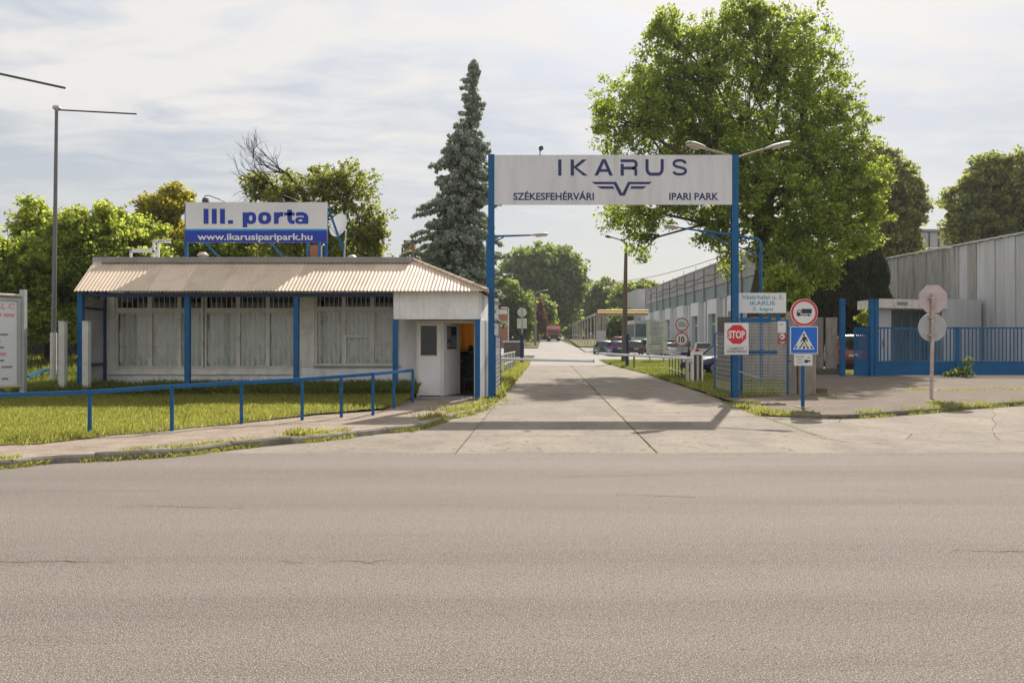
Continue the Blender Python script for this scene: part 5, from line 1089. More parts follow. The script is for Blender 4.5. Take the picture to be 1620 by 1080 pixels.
# ------------------------------------------------------------ poles on the left lawn
def lawnY(px, Y): return lz(gx(px, Y), Y)
for px, lb in ((99.5, 'white square post right of the tall pale mast'), (137, 'white square post just left of the gatehouse awning')):
    Y = 20.4; x = gx(px, Y); t = Thing('white_post', lb, 'post', (x, Y, .2), 'white square posts on the lawn'); mb = MB(); mb.box(x-.075, x+.075, Y-.075, Y+.075, .0, gz(508.5,Y)); t.part('post', mb, 'pale_pole'); mb = MB(); mb.box(x-.085, x+.085, Y-.085, Y+.085, gz(508.5,Y), gz(507.5,Y)); t.part('cap', mb, 'galv')
Y = 22.0; x = gx(84.5, Y); t = Thing('flag_mast', 'tall slim pale mast with a thin horizontal arm at its top', 'flagpole', (x, Y, .2)); zj = gz(526, Y); xt = gx(89.5, Y)
mb = MB(); mb.tube([(x,Y,0),(x+.005,Y,zj)], .085, 12); t.part('lower_tube', mb, 'pale_pole', smooth=True)
mb = MB(); mb.tube([(x+.005,Y,zj),(xt,Y,gz(176,Y))], [.062,.042], 12); t.part('upper_tube', mb, 'dull_steel', smooth=True)
mb = MB(); mb.tube([(xt,Y,gz(175,Y)),(xt,Y,gz(171.5,Y)),(xt,Y,gz(168,Y))], [.05,.11,.09], 14); t.part('top_cap', mb, 'lamp_shell')
mb = MB(); mb.tube([P(92,174,Y), P(216,180.5,Y)], .022, 8); t.part('arm', mb, 'dark_metal')
Y = 15.0; t = Thing('flag_mast', 'second mast standing left of the picture, only its thin dark arm reaching in', 'flagpole', (gx(-75,Y), Y, .12)); x = gx(-75, Y)
mb = MB(); mb.tube([(x,Y,0),(x,Y,gz(98,Y))], [.07,.04], 12); t.part('tube', mb, 'pale_pole', smooth=True); mb = MB(); mb.tube([P(-73,101,Y), P(103,139.5,Y)], .022, 8); t.part('arm', mb, 'dark_metal')
mb = MB(); mb.tube([(x,Y,gz(99,Y)),(x,Y,gz(94,Y))], [.05,.09], 14); t.part('top_cap', mb, 'lamp_shell')
# notice board at the left edge
t = Thing('notice_board', 'white notice board with red headings between grey posts at the left edge', 'notice board', (-12.3, 20, .2))
p0 = Vector((gx(37,20), 20, 0)); p1 = p0 + Vector((-1.15, -2.1, 0))
for p in (p0, p1): mb = MB(); mb.box(p.x-.06, p.x+.06, p.y-.06, p.y+.06, 0, gz(458,20)); t.part('post', mb, 'galv')
dd = (p1-p0).normalized(); nn = Vector((-dd.y, dd.x, 0));  nn = nn if nn.y < 0 else -nn
def bp(u, z, o=0.0): q = p0+dd*(.07+u)+nn*o; return (q.x, q.y, z)
def bq(mb, u0, u1, z0, z1, o): mb.add([bp(u1,z0,o), bp(u0,z0,o), bp(u0,z1,o), bp(u1,z1,o)], [(0,1,2,3)])
def bb(mb, u0, u1, z0, z1, o0, o1):
    vs = [bp(u1,z0,o0), bp(u0,z0,o0), bp(u0,z1,o0), bp(u1,z1,o0), bp(u1,z0,o1), bp(u0,z0,o1), bp(u0,z1,o1), bp(u1,z1,o1)]; mb.add(vs, [(0,1,2,3),(7,6,5,4),(1,0,4,5),(2,1,5,6),(3,2,6,7),(0,3,7,4)])
zb0, zb1 = gz(609,20), gz(470,20); W_ = 2.25
mb = MB(); bb(mb, 0, W_, zb0+.03, zb1-.03, -.03, .0); t.part('board', mb, 'sign_white')
mb = MB()
mb.tube([bp(-.02,zb1+.03), bp(W_,zb1+.03)], .04, 8); t.part('top_rail', mb, 'tan_post'); mb = MB(); mb.tube([bp(-.02,zb0-.02), bp(W_,zb0-.02)], .04, 8); t.part('bottom_rail', mb, 'tan_post')
mb = MB(); bb(mb, 0, .09, zb0+.03, zb1-.03, .002, .03); bb(mb, .09, W_, zb1-.10, zb1-.03, .002, .03); t.part('frame', mb, 'galv')
m0 = text_mb('METÁL C', 0, .85, zb1-.31, zb1-.17, 0, .02); v2 = [(lambda q: q)(bp(1.0-v[0], v[2], .003)) for v in m0.v]; mm = MB(); mm.v = v2; mm.f = m0.f; t.part('lettering', mm, 'sign_red_text')
for kind, rows_ in (('sign_red_text', [(.46,.15,2.1),(1.10,.48,1.6),(1.42,.35,1.9)]), ('sign_grey_text', [(.62,.5,1.9),(.78,.5,1.7),(.94,.3,2.0),(1.26,.4,1.8),(1.58,.4,2.0),(1.74,.2,1.7),(1.90,.5,2.0),(2.03,.3,1.9)])):
    mb = MB()
    for (dz, a, b) in rows_:
        u = a
        while u < b:
            w = rnd.uniform(.12, .4); bq(mb, u, min(b, u+w), zb1-dz-.03*(1.3 if 'red' in kind else .8), zb1-dz+.03*(1.3 if 'red' in kind else .8), .003); u += w+.05
    t.part('print', mb, kind)
x, Y = gx(14, 19.3), 19.3; mb = MB(); mb.bar((x, Y+.3, .1), bp(.5, zb0-.02, -.04), .05); t.part('prop', mb, 'dark_metal')
# ------------------------------------------------------------ blue steel fence and wicket
YFn = 34.8; zft = gz(517.5, YFn); zpn = gz(572.5, YFn); zfb = 0.12
picket_me = MB().box(-.023, .023, -.015, .015, 0, 1).mesh('picket'); picket_me.materials.append(M('blue_fence'))
def fence_bay(t, x0, x1, n, fr=.045, zt=zft):
    mb = MB(); mb.box(x0, x1, YFn-.03, YFn+.03, zt-.07, zt); mb.box(x0, x1, YFn-.03, YFn+.03, zpn-.02, zpn+.05); q = t.part('fence_rail', mb, 'blue_fence')
    mb = MB(); mb.box(x0, x1, YFn-.012, YFn+.012, zfb, zpn-.021); t.part('sheet_panel', mb, 'blue_fence')
    mb = MB(); mb.box(x0, x1, YFn-.02, YFn-.0125, zfb, zfb+.04); t.part('bottom_rib', mb, 'blue_fence')
    for i in range(n): t.inst('picket', picket_me, (x0+(x1-x0)*(i+.5)/n, YFn, zpn+.051), scale=(1,1,zt-.07-zpn-.053))
t = Thing('blue_fence', 'long blue picket fence with a solid lower panel right of the tall posts', 'fence', (gx(1500,YFn), YFn, .1))
xa, xb, xc = gx(1390,YFn), gx(1512,YFn), gx(1517.5,YFn)
fence_bay(t, xa, xb, 21); fence_bay(t, xc, xc+6.6, 40)
for a, b in ((xb, xc), (xc+6.6, xc+6.75)): mb = MB(); mb.box(a+.001, b-.001, YFn-.06, YFn+.06, .03, zft+.01); t.part('fence_post', mb, 'blue_fence')
fence_bay(t, xc+6.75, xc+13.3, 40)
t = Thing('wicket_gate', 'narrow blue picket wicket between the two tall blue posts', 'gate', (gx(1363,YFn), YFn, .1))
x0, x1 = gx(1351,YFn), gx(1374.6,YFn); fence_bay(t, x0+.045, x1-.045, 7)
for a, b in ((x0, x0+.044), (x1-.044, x1)): mb = MB(); mb.box(a, b, YFn-.025, YFn+.025, zfb, zft); t.part('stile', mb, 'blue_fence')
mb = MB(); mb.box(x0+.03, x0+.12, YFn-.06, YFn-.03, 1.0, 1.08); mb.box(x0+.0, x0+.06, YFn-.09, YFn-.06, 1.02, 1.05); t.part('lock', mb, 'galv')
for px0, px1, top, lb, nm in ((1329,1336.2,473.5,'slim tall blue gate post beside the concrete panels','slim'),(1375.3,1381.2,473.5,'',''),(1382,1388.6,473.5,'','')):
    pass
t = Thing('tall_gate_post', 'slim tall blue gate post next to the concrete panels', 'gate post', (gx(1332.5,YFn), YFn, .1), 'tall blue posts of the side entrance')
mb = MB(); mb.box(gx(1329,YFn), gx(1336,YFn), YFn-.1, YFn+.1, .0, gz(474.5,YFn)); t.part('post', mb, 'blue_fence'); mb = MB(); x = gx(1332.5,YFn); z = gz(474.5,YFn)
mb.add([(x-.12,YFn-.12,z),(x+.12,YFn-.12,z),(x+.12,YFn+.12,z),(x-.12,YFn+.12,z),(x,YFn,z+.07)], [(3,2,1,0),(0,1,4),(1,2,4),(2,3,4),(3,0,4)]); t.part('cap', mb, 'blue_fence')
mb = MB(); mb.box(x-.05, x+.07, YFn-.14, YFn-.101, gz(483,YFn), gz(481,YFn)); t.part('bracket', mb, 'dark_metal')
t = Thing('tall_gate_post', 'broad double blue gate post where the picket fence begins', 'gate post', (gx(1382,YFn), YFn, .1), 'tall blue posts of the side entrance')
for a, b in ((1375.3,1381.6),(1382.6,1388.6)): mb = MB(); mb.box(gx(a,YFn), gx(b,YFn), YFn-.11, YFn+.11, .0, gz(473.5,YFn)); t.part('post', mb, 'blue_fence')
mb = MB(); mb.box(gx(1375,YFn)-.02, gx(1388.8,YFn)+.02, YFn-.13, YFn+.13, gz(473.5,YFn), gz(472.8,YFn)); t.part('cap', mb, 'blue_fence')
# ------------------------------------------------------------ precast concrete panels
def slab_panel(t, x0, x1, y, z0, z1, m='concrete_old', th=.12, name='concrete_panel', dy=0.0):
    mb = MB(); r_ = .03
    mb.prism([(x0+r_,y,z0),(x1-r_,y,z0),(x1,y+r_,z0),(x1,y+th,z0),(x0,y+th,z0),(x0,y+r_,z0)], (0,0,z1-z0)); t.part(name, mb, m)
Yc = 22.9
t = Thing('concrete_gate_pier', 'weathered upright concrete panels behind the pedestrian crossing sign', 'concrete wall', (gx(1269,Yc), Yc, .08))
slab_panel(t, gx(1246.5,Yc), gx(1262.5,Yc), Yc+.05, .0, gz(493,Yc)); slab_panel(t, gx(1263.5,Yc), gx(1291,Yc), Yc-.02, .0, gz(501.5,Yc), th=.18)
t = Thing('concrete_fence', 'brown stained precast concrete fence seen through the mesh gate', 'concrete fence', (gx(1190,30), 30, .08))
for i in range(5):
    a = gx(1135,30)+i*.55*1.2; y = 29.9+i*.12; slab_panel(t, a+.006, a+.654, y, .0, gz(502,30)+rnd.uniform(-.02,.02), 'concrete_dark' if i == 0 else 'concrete_old')
t = Thing('concrete_fence', 'pale precast concrete panels left of the slim tall blue post', 'concrete fence', (gx(1308,37), 37, .08))
x = gx(1256,37)
for i, (a, b) in enumerate(((1250,1267),(1268.5,1286),(1287.5,1303),(1307,1325))): slab_panel(t, gx(a,37), gx(b,37), 37, .35, gz(502,37), 'concrete_old')
mb = MB(); mb.box(gx(1250,36.7), gx(1328,36.7), 36.6, 37.3, .0, .35); t.part('footing', mb, 'concrete_dark')
t = Thing('rubble_block', 'broken concrete lump at the foot of the weathered concrete panel', 'rubble', (gx(1299,23.3), 23.3, .088)); x = gx(1299,23.3)
mb = MB(); mb.prism([(x-.14,23.2,.06),(x+.12,23.15,.06),(x+.17,23.4,.06),(x-.1,23.45,.06)], (.01,.01,.17)); t.part('block', mb, 'concrete_dark')
# dark board fence at the far left
t = Thing('board_fence', 'dark weathered board fence in the trees behind the tall pale mast', 'fence', (gx(90,40), 40, .5)); Yv = 40.0; x = gx(-160,Yv); i = 0
while x < gx(215,Yv):
    w = .62; g = .03 if (i % 5) else .16; mb = MB(); mb.box(x, x+w, Yv+rnd.uniform(-.02,.02), Yv+.07, .5, gz(481,Yv)+rnd.uniform(-.04,.04)); t.part('board', mb, 'board_dark'); x += w+g; i += 1
# ------------------------------------------------------------ grey ribbed shed on the right
A0 = Vector((29.1, 62.0, 0)); A1 = Vector((31.1, 39.6, 0)); dv = (A1-A0); Ls = dv.length; dv.normalize(); nv = Vector((dv.y, -dv.x, 0)); nv = nv if nv.x < 0 else -nv
t = Thing('ribbed_shed', 'long grey shed of upright stained sheets behind the blue fence', 'shed', (29.5, 57, 0)); zS = 7.95; wS = .88; n = int(Ls/wS)+1
for i in range(n):
    a = A0+dv*(i*wS+.012); b = A0+dv*((i+1)*wS-.012); o = nv*(.05 if i % 2 else 0.0); mb = MB(); rr = nv*.035; q = []
    for f, lift in ((0,0),(.06,1),(.28,1),(.34,0),(.62,0),(.68,1),(.94,1),(1,0)): p = a.lerp(b, f)+o+rr*lift; q.append((p.x, p.y, 0.02))
    for f in (1, 0): p = a.lerp(b, f)-nv*.06; q.append((p.x, p.y, 0.02))
    mb.prism(q, (0,0,zS-.02)); t.part('wall_sheet', mb, 'shed_stained' if (i < 10 or i == 11) else 'shed_clean')
    c = A0+dv*(i*wS); d = A0+dv*(i*wS+wS*.96); mb = MB(); mb.add([(*(c+nv*.18).xy, zS+.02),(*(d+nv*.18).xy, zS+.06),(*(d-nv*.5).xy, zS+.22),(*(c-nv*.5).xy, zS+.18),(*(c+nv*.18).xy, zS+.09),(*(d+nv*.18).xy, zS+.13),(*(d-nv*.5).xy, zS+.27),(*(c-nv*.5).xy, zS+.23)], [(3,2,1,0),(4,5,6,7),(0,1,5,4),(1,2,6,5),(2,3,7,6),(3,0,4,7)]); t.part('roof_edge', mb, 'pale_pole')
mb = MB(); e0 = A0-nv*.07; e1 = A0+Vector((16,1.5,0)); mb.prism([(e0.x,e0.y,0),(e1.x,e1.y,0),(e1.x,e1.y+.2,0),(e0.x,e0.y+.2,0)], (0,0,zS-.15)); t.part('end_wall', mb, 'shed_stained')
mb = MB(); q0, q1 = A0-nv*.3, A1-nv*.3; mb.add([(q0.x,q0.y,zS),(q1.x,q1.y,zS),(q1.x+16,q1.y,zS+.02),(q0.x+16,q0.y,zS+.02)], [(0,1,2,3)]); mb.v += [(v[0],v[1],v[2]-.1) for v in mb.v]; mb.f += [(7,6,5,4),(0,4,5,1),(1,5,6,2),(2,6,7,3),(3,7,4,0)]; t.part('roof', mb, 'roof_flat')
# entrance annex in front of it
t = Thing('entrance_annex', 'low flat roofed annex with a glazed entrance behind the blue fence', 'annex', (25.5, 49, 0)); B0 = Vector((gx(1388,48), 48.0, 0)); B1 = Vector((29.85, 51.0, 0)); bd = (B1-B0).normalized(); bn = Vector((0, 1, 0)); zA = 4.15
def bx(mb, u0, u1, d0, d1, z0, z1):
    q = [B0+bd*u0+bn*d0, B0+bd*u1+bn*d0, B0+bd*u1+bn*d1, B0+bd*u0+bn*d1]; mb.prism([(p.x,p.y,z0) for p in q], (0,0,z1-z0))
Lb = (B1-B0).length; uD0, uD1 = 1.0, 5.0
mb = MB(); bx(mb, -.1, uD1+.35, -.5, 2.6, zA-.55, zA); t.part('canopy', mb, 'cream_frame')
mb = MB(); bx(mb, 1.25, 2.1, -.52, -.502, zA-.36, zA-.16); t.part('name_plate', mb, 'sign_grey_text')
mb = MB(); bx(mb, 0, uD0+.1, 0, .2, 0, zA-.56); t.part('wall', mb, 'hall_lower')
mb = MB(); bx(mb, uD1, Lb, -.35, 2.5, 0, zA+.1); t.part('wall', mb, 'shed_clean')
mb = MB(); bx(mb, uD0+.1, uD1, 1.6, 1.8, 0, zA-.56); t.part('back_wall', mb, 'hall_lower')
for i in range(5):
    u0 = uD0+.35+i*.74; f = MB(); bx(f, u0, u0+.06, 1.4, 1.5, .3, zA-.58); bx(f, u0+.06, u0+.74, 1.42, 1.5, 2.35, 2.45); bx(f, u0+.06, u0+.74, 1.42, 1.5, .3, .4); w = t.part('door_bay', f, 'tin_grey'); g = MB(); bx(g, u0+.06, u0+.74, 1.45, 1.46, .4, 2.35); bx(g, u0+.06, u0+.74, 1.45, 1.46, 2.45, zA-.6); t.part('glass', g, 'teal_glass', parent=w)
for i in range(3): mb = MB(); bx(mb, uD0+.1, uD1, .1+i*.35, 1.4, .03+i*.12, .15+i*.12-.003); t.part('step', mb, 'concrete_old')
mb = MB(); bx(mb, .35, .55, .0-.03, -.002, 1.3, 1.7); t.part('letter_box', mb, 'sign_grey_text')
# flat building far behind
t = Thing('glazed_block', 'distant pale block with a band of bluish glazing between two tree crowns', 'building', (62, 112, 2)); Yg = 112.0
x0, x1 = gx(1425,Yg), gx(1560,Yg); mb = MB(); mb.box(x0, x1, Yg, Yg+20, 0, gz(392,Yg)); t.part('wall', mb, 'concrete_old'); mb = MB(); mb.box(x0-.3, x1+.3, Yg-.3, Yg+20, gz(366.5,Yg), gz(363,Yg)); t.part('roof', mb, 'hall_concrete')
for i in range(9):
    a = x0+(x1-x0)*i/9; b = x0+(x1-x0)*(i+1)/9; mb = MB(); mb.box(a+.06, b-.06, Yg+.02, Yg+.3, gz(391,Yg), gz(367,Yg)); t.part('window', mb, 'sign_back')
    mb = MB(); mb.box(b-.06, b+.06, Yg-.1, Yg+.3, gz(391,Yg), gz(367,Yg)); t.part('mullion', mb, 'dark_metal')
# ------------------------------------------------------------ big concrete hall right of the road
XH = 19.2; t = Thing('concrete_hall', 'long grey concrete hall with a green glazed band along the right of the road', 'hall', (XH, 90, .3)); Ya_, Yb_ = 64.0, 113.5; zR = 8.9
mb = MB(); mb.box(XH+.12, XH+5, Ya_, Yb_, 0, zR-.1); t.part('core', mb, 'hall_lower')
mb = MB(); mb.box(XH-.2, XH+5, Ya_-.1, Yb_+.1, zR-.098, zR+.05); t.part('roof', mb, 'hall_concrete')
bay = 7.1; ys = [103.2-bay*i for i in range(-2, 7)]
for i in range(13):
    y0 = Yb_-i*4.3; mb = MB(); mb.box(XH-.12, XH+.118, y0-4.24, y0-.03, 6.85, zR-.1); t.part('parapet_panel', mb, 'hall_concrete')
    for k in range(3):
        mb = MB(); a = y0-4.24+k*1.42; mb.box(XH-.04, XH+.118, a, a+1.34, 5.58, 6.80); t.part('glazing_panel', mb, 'hall_band')
    mb = MB(); mb.box(XH-.2, XH-.121, y0-.12, y0+.06, 5.6, zR-.1); t.part('rainwater_pipe', mb, 'dull_steel')
mb = MB(); mb.tube([(XH-.16, y, 8.0+.10*math.sin(y*.9)) for y in np.arange(65, 113, .8)], .035, 5); mb.tube([(XH-.16, y, 7.5+.08*math.sin(y*.7+1)) for y in np.arange(65, 113, .8)], .03, 5); t.part('wall_cable', mb, 'dark_metal')
for i, y in enumerate(ys):
    if y-2.2 < Ya_: continue
    door = i % 2 == 1 or i > 3; f = MB(); w = 1.45; f.box(XH-.45, XH+.118, y+w, y+w+.3, .2, 5.55); f.box(XH-.45, XH+.118, y-w-.3, y-w, .2, 5.55); f.box(XH-.45, XH+.118, y-w, y+w, 4.2, 5.55); p = t.part('portal', f, 'hall_pale')
    g = MB(); g.box(XH-.02, XH+.118, y-w, y+w, .25 if door else 2.0, 4.2); t.part('glass', g, 'teal_glass', parent=p); m_ = MB(); m_.box(XH-.06, XH-.021, y-.06, y+.06, .25, 4.2); m_.box(XH-.06, XH-.021, y-w, y-.06, 3.2, 3.3); m_.box(XH-.06, XH-.021, y+.06, y+w, 3.2, 3.3); t.part('mullion', m_, 'hall_pale', parent=p)
    if not door: m_ = MB(); m_.box(XH-.1, XH+.118, y-w, y+w, .2, 1.999); t.part('spandrel', m_, 'hall_lower', parent=p)
    m_ = MB(); m_.box(XH-.25, XH+.118, y-bay/2-.35, y-bay/2+.35, .2, 5.5); t.part('pilaster', m_, 'hall_lower')
for k in range(7): y = 72+k*6; mb = MB(); mb.tube([(XH+.2, y, zR), (XH+.2, y, zR+rnd.uniform(.3,.7))], .025, 5); t.part('roof_rod', mb, 'dark_metal')
t = Thing('pale_stair_block', 'pale block with rows of windows adjoining the far end of the concrete hall', 'building', (17, 120, 1)); mb = MB(); mb.box(gx(1008,116), XH+6, 116, 126, 0, gz(457,116)); t.part('wall', mb, 'sign_back')
for i in range(6):
    x0 = gx(1010,115.9)+i*.62; mb = MB(); mb.box(x0, x0+.5, 115.88, 115.998, gz(528,116), gz(505,116)); t.part('window', mb, 'teal_glass')
t = Thing('low_blue_annex', 'low annex with a bluish window band before the far corner of the hall', 'annex', (16.8, 108, 1)); mb = MB(); mb.box(16.0, 19.0, 104, 112, 0, 4.4); t.part('wall', mb, 'hall_lower'); mb = MB(); mb.box(15.96, 15.998, 104.3, 111.7, 2.2, 3.9); mb.box(16.1, 18.9, 103.96, 103.998, 2.2, 3.9); t.part('window_band', mb, 'teal_glass')
t = Thing('roof_tank', 'pair of pale domed tanks on the low roof behind the yellow gantry', 'tank', (16, 122, 9)) if False else None
# ------------------------------------------------------------ yellow pipe gantry
t = Thing('pipe_gantry', 'yellow pipe gantry on stone and steel columns right of the road', 'pipe gantry', (14, 105, 1)); Yy = 103.0; g0 = gh(Yy)
mb = MB()
for k, (y, z) in enumerate(((Yy, gz(491.5,Yy)), (Yy+.6, gz(493.5,Yy)), (Yy+.2, gz(495.2,Yy)))): mb.tube([(gx(946,Yy),y,z),(gx(1026,Yy),y,z)], .14, 8)
t.part('pipe', mb, 'yellow_pipe')
for px in (947.5, 955.5): mb = MB(); x = gx(px,Yy); mb.box(x-.28, x+.28, Yy-.2, Yy+.9, g0, gz(497,Yy)); t.part('stone_column', mb, 'concrete_old')
mb = MB(); mb.box(gx(944,Yy-.5), gx(958,Yy-.5), Yy-.7, Yy-.25, g0, gz(523,Yy)); t.part('transformer_box', mb, 'sign_back')
mb = MB(); mb.bar(P(960,512,Yy), P(971,498,Yy), .12); t.part('brace', mb, 'galv'); mb = MB(); mb.box(gx(944,Yy), gx(1026,Yy), Yy+.3, Yy+.5, gz(499,Yy), gz(497.2,Yy)); t.part('beam', mb, 'galv')
for i in range(10):
    y = Yy+4+i*7.0; x = gx(944, Yy)+.0+ (y-Yy)*0.030; mb = MB(); mb.bar((x, y, gh(y)), (x, y, 5.0+.1), .13); t.part('column', mb, 'galv')
mb = MB(); mb.bar((gx(944,Yy), Yy+1, 5.2), (gx(944,Yy)+.03*66, Yy+67, 5.2), .25, .2); t.part('pipe', mb, 'galv')
# ------------------------------------------------------------ brick building on the left of the road
t = Thing('brick_building', 'red brick building end with a pale downpipe left of the road', 'building', (-5, 124, 1)); Yx = 118.0; x1 = gx(803,Yx); gb = gh(Yx)
mb = MB(); mb.box(x1-14, x1, Yx, Yx+26, gb-.3, gz(497,Yx)); t.part('wall', mb, 'brick_wall_far')
mb = MB(); mb.box(x1-14, x1-1.35, Yx-.12, Yx-.003, gb-.3, gz(472,Yx)); t.part('plaster_wall', mb, 'hall_pale')
mb = MB(); mb.box(x1-13.9, x1-.1, Yx+.1, Yx+25.9, gz(497,Yx)+.003, gz(489,Yx)); t.part('upper_wall', mb, 'cream_frame')
mb = MB(); mb.prism([(x1-14.6,Yx-.6,gz(489,Yx)),(x1-1.0,Yx-.6,gz(480,Yx)),(x1-7.4,Yx-.6,gz(452,Yx))], (0,27,0)); t.part('roof', mb, 'roof_tile')
mb = MB(); x = x1+.12; mb.tube([(x,Yx-.1,gb),(x,Yx-.1,gz(489,Yx)),(x-.15,Yx-.1,gz(487,Yx)),(x-1.1,Yx-.1,gz(487,Yx))], .09, 8); t.part('downpipe', mb, 'hall_pale')
t = Thing('brick_chimney', 'distant square brick chimney rising behind the right end of the gatehouse roof', 'chimney', (gx(648,60), 60, 0)); Yo = 60.0
mb = MB(); mb.box(gx(639,Yo), gx(656,Yo), Yo, Yo+.8, 0, gz(381.5,Yo)); t.part('stack', mb, 'brick_wall_far'); mb = MB(); mb.box(gx(638,Yo), gx(657,Yo), Yo-.05, Yo+.85, gz(381.5,Yo), gz(380,Yo)); t.part('cap', mb, 'concrete_old')
mb = MB(); mb.bar(P(636.5,402,Yo), P(636.5,391,Yo), .12); mb.bar(P(637,397,Yo), P(639,397,Yo), .08); t.part('vent_pipe', mb, 'dark_metal')
# ------------------------------------------------------------ wooden pole with lamp, concrete lamp, cable
Yw = 60.5; x = gx(987.5,Yw); t = Thing('utility_pole', 'tall wooden pole with a thin curved lamp arm beside the blue rest post', 'utility pole', (x, Yw, .02))
mb = MB(); mb.tube([(x,Yw,0),(gx(990.5,Yw),Yw,gz(383,Yw))], [.24,.11], 10); t.part('pole', mb, 'wood_pole', smooth=True)
mb = MB(); mb.tube([P(990.5,385,Yw), P(980,379,Yw), P(968,375.5,Yw)], .05, 6); t.part('lamp_arm', mb, 'brown_arm'); mb = MB(); mb.tube([P(968,375.5,Yw), P(962,374,Yw), P(957,373.5,Yw)], [.05,.13,.05], 8); t.part('lamp_head', mb, 'dark_metal')
Yw2 = 125.0; x = gx(847,Yw2); t = Thing('concrete_lamp_post', 'slender concrete lamp post left of the road near the parked truck', 'street lamp', (x, Yw2, gh(Yw2)))
mb = MB(); mb.tube([(x,Yw2,gh(Yw2)-.1),(x,Yw2,gz(466,Yw2))], [.20,.12], 8); t.part('mast', mb, 'concrete_old'); mb = MB(); mb.tube([(x,Yw2,gz(467,Yw2)),P(850,462,Yw2),P(859,459.5,Yw2)], .06, 6); t.part('arm', mb, 'galv'); lamp_head(t, P(858,459.8,Yw2), (1,0,.12), .9, .4, lens=False)
t = Thing('sign_backs_pair', 'pole with grey-green backs of a round and a square sign left of the road', 'road sign', (gx(826.5,62), 62, 0)); x = gx(826,62)
mb = MB(); mb.tube([(x,61.9,0),(x,61.9,gz(486,62))], .045, 8); t.part('pole', mb, 'galv'); mb = MB(); mb.disc((gx(825.8,62), 62, gz(494,62)), .36, (0,1,0), .02); t.part('disc_back', mb, 'sign_back_green'); mb = MB(); mb.box(gx(818,62), gx(833.3,62), 62, 62.02, gz(519.5,62), gz(503.5,62)); t.part('square_back', mb, 'sign_back_green')
t = Thing('street_board', 'small pale board on two legs in front of the left trees', 'sign', (gx(836,135), 135, gh(135))); Yi = 135.0
mb = MB(); mb.box(gx(831,Yi), gx(841,Yi), Yi, Yi+.05, gz(533,Yi), gz(524,Yi)); t.part('board', mb, 'sign_back_pink')
for px in (831.5, 840.5): mb = MB(); x = gx(px,Yi); mb.box(x-.06, x+.06, Yi-.02, Yi+.04, gh(Yi), gz(524,Yi)); t.part('leg', mb, 'galv')
t = Thing('parapet_rail', 'low grey parapet with a pale cap across the side road mouth', 'parapet', (gx(810,85), 85, 0)); Yj = 85.0
mb = MB(); mb.box(gx(797,Yj), gx(829,Yj), Yj, Yj+.4, 0, gz(541.5,Yj)); t.part('wall', mb, 'concrete_dark'); mb = MB(); mb.box(gx(795,Yj), gx(829.5,Yj), Yj-.1, Yj+.5, gz(541.5,Yj), gz(539,Yj)); t.part('coping', mb, 'hall_pale')
# direction boards
Yu = 60.0; t = Thing('direction_boards', 'stack of pale company direction boards on two legs before the parked cars', 'sign', (gx(1038,Yu), Yu, .05))
for px in (1028, 1050): mb = MB(); x = gx(px,Yu); mb.box(x-.05, x+.05, Yu+.01, Yu+.09, 0, gz(507,Yu)); t.part('leg', mb, 'galv')
yy = 509.0; txt = 0
while yy < 556:
    mb = MB(); mb.box(gx(1022.5,Yu), gx(1055.5,Yu), Yu-.03, Yu, gz(yy+3.3,Yu), gz(yy,Yu)); b = t.part('board', mb, 'sign_back_green'); mb = MB(); a = 1027+rnd.uniform(0,4); e = 1051-rnd.uniform(0,5)
    while a < e: w = rnd.uniform(2,5); mb.box(gx(a,Yu), gx(min(a+w,e),Yu), Yu-.036, Yu-.0305, gz(yy+2.1,Yu), gz(yy+1.2,Yu)); a += w+.8
    t.part('print', mb, 'sign_black', parent=b); yy += 3.9
mb = MB(); mb.prism([P(1036,508,Yu),P(1045,505,Yu),P(1054,508,Yu)], (0,.03,0)); t.part('gable', mb, 'sign_back_green')
c = MB(); a = Vector(P(600+330,446,112)); b = Vector(P(1170,396,66)); c.tube([a.lerp(b, i/14)+Vector((0,0,-.9*math.sin(math.pi*i/14))) for i in range(15)], .03, 4); o = single('overhead_cable', c, 'dark_metal', 'thin overhead cable crossing the sky above the concrete hall', 'cable')
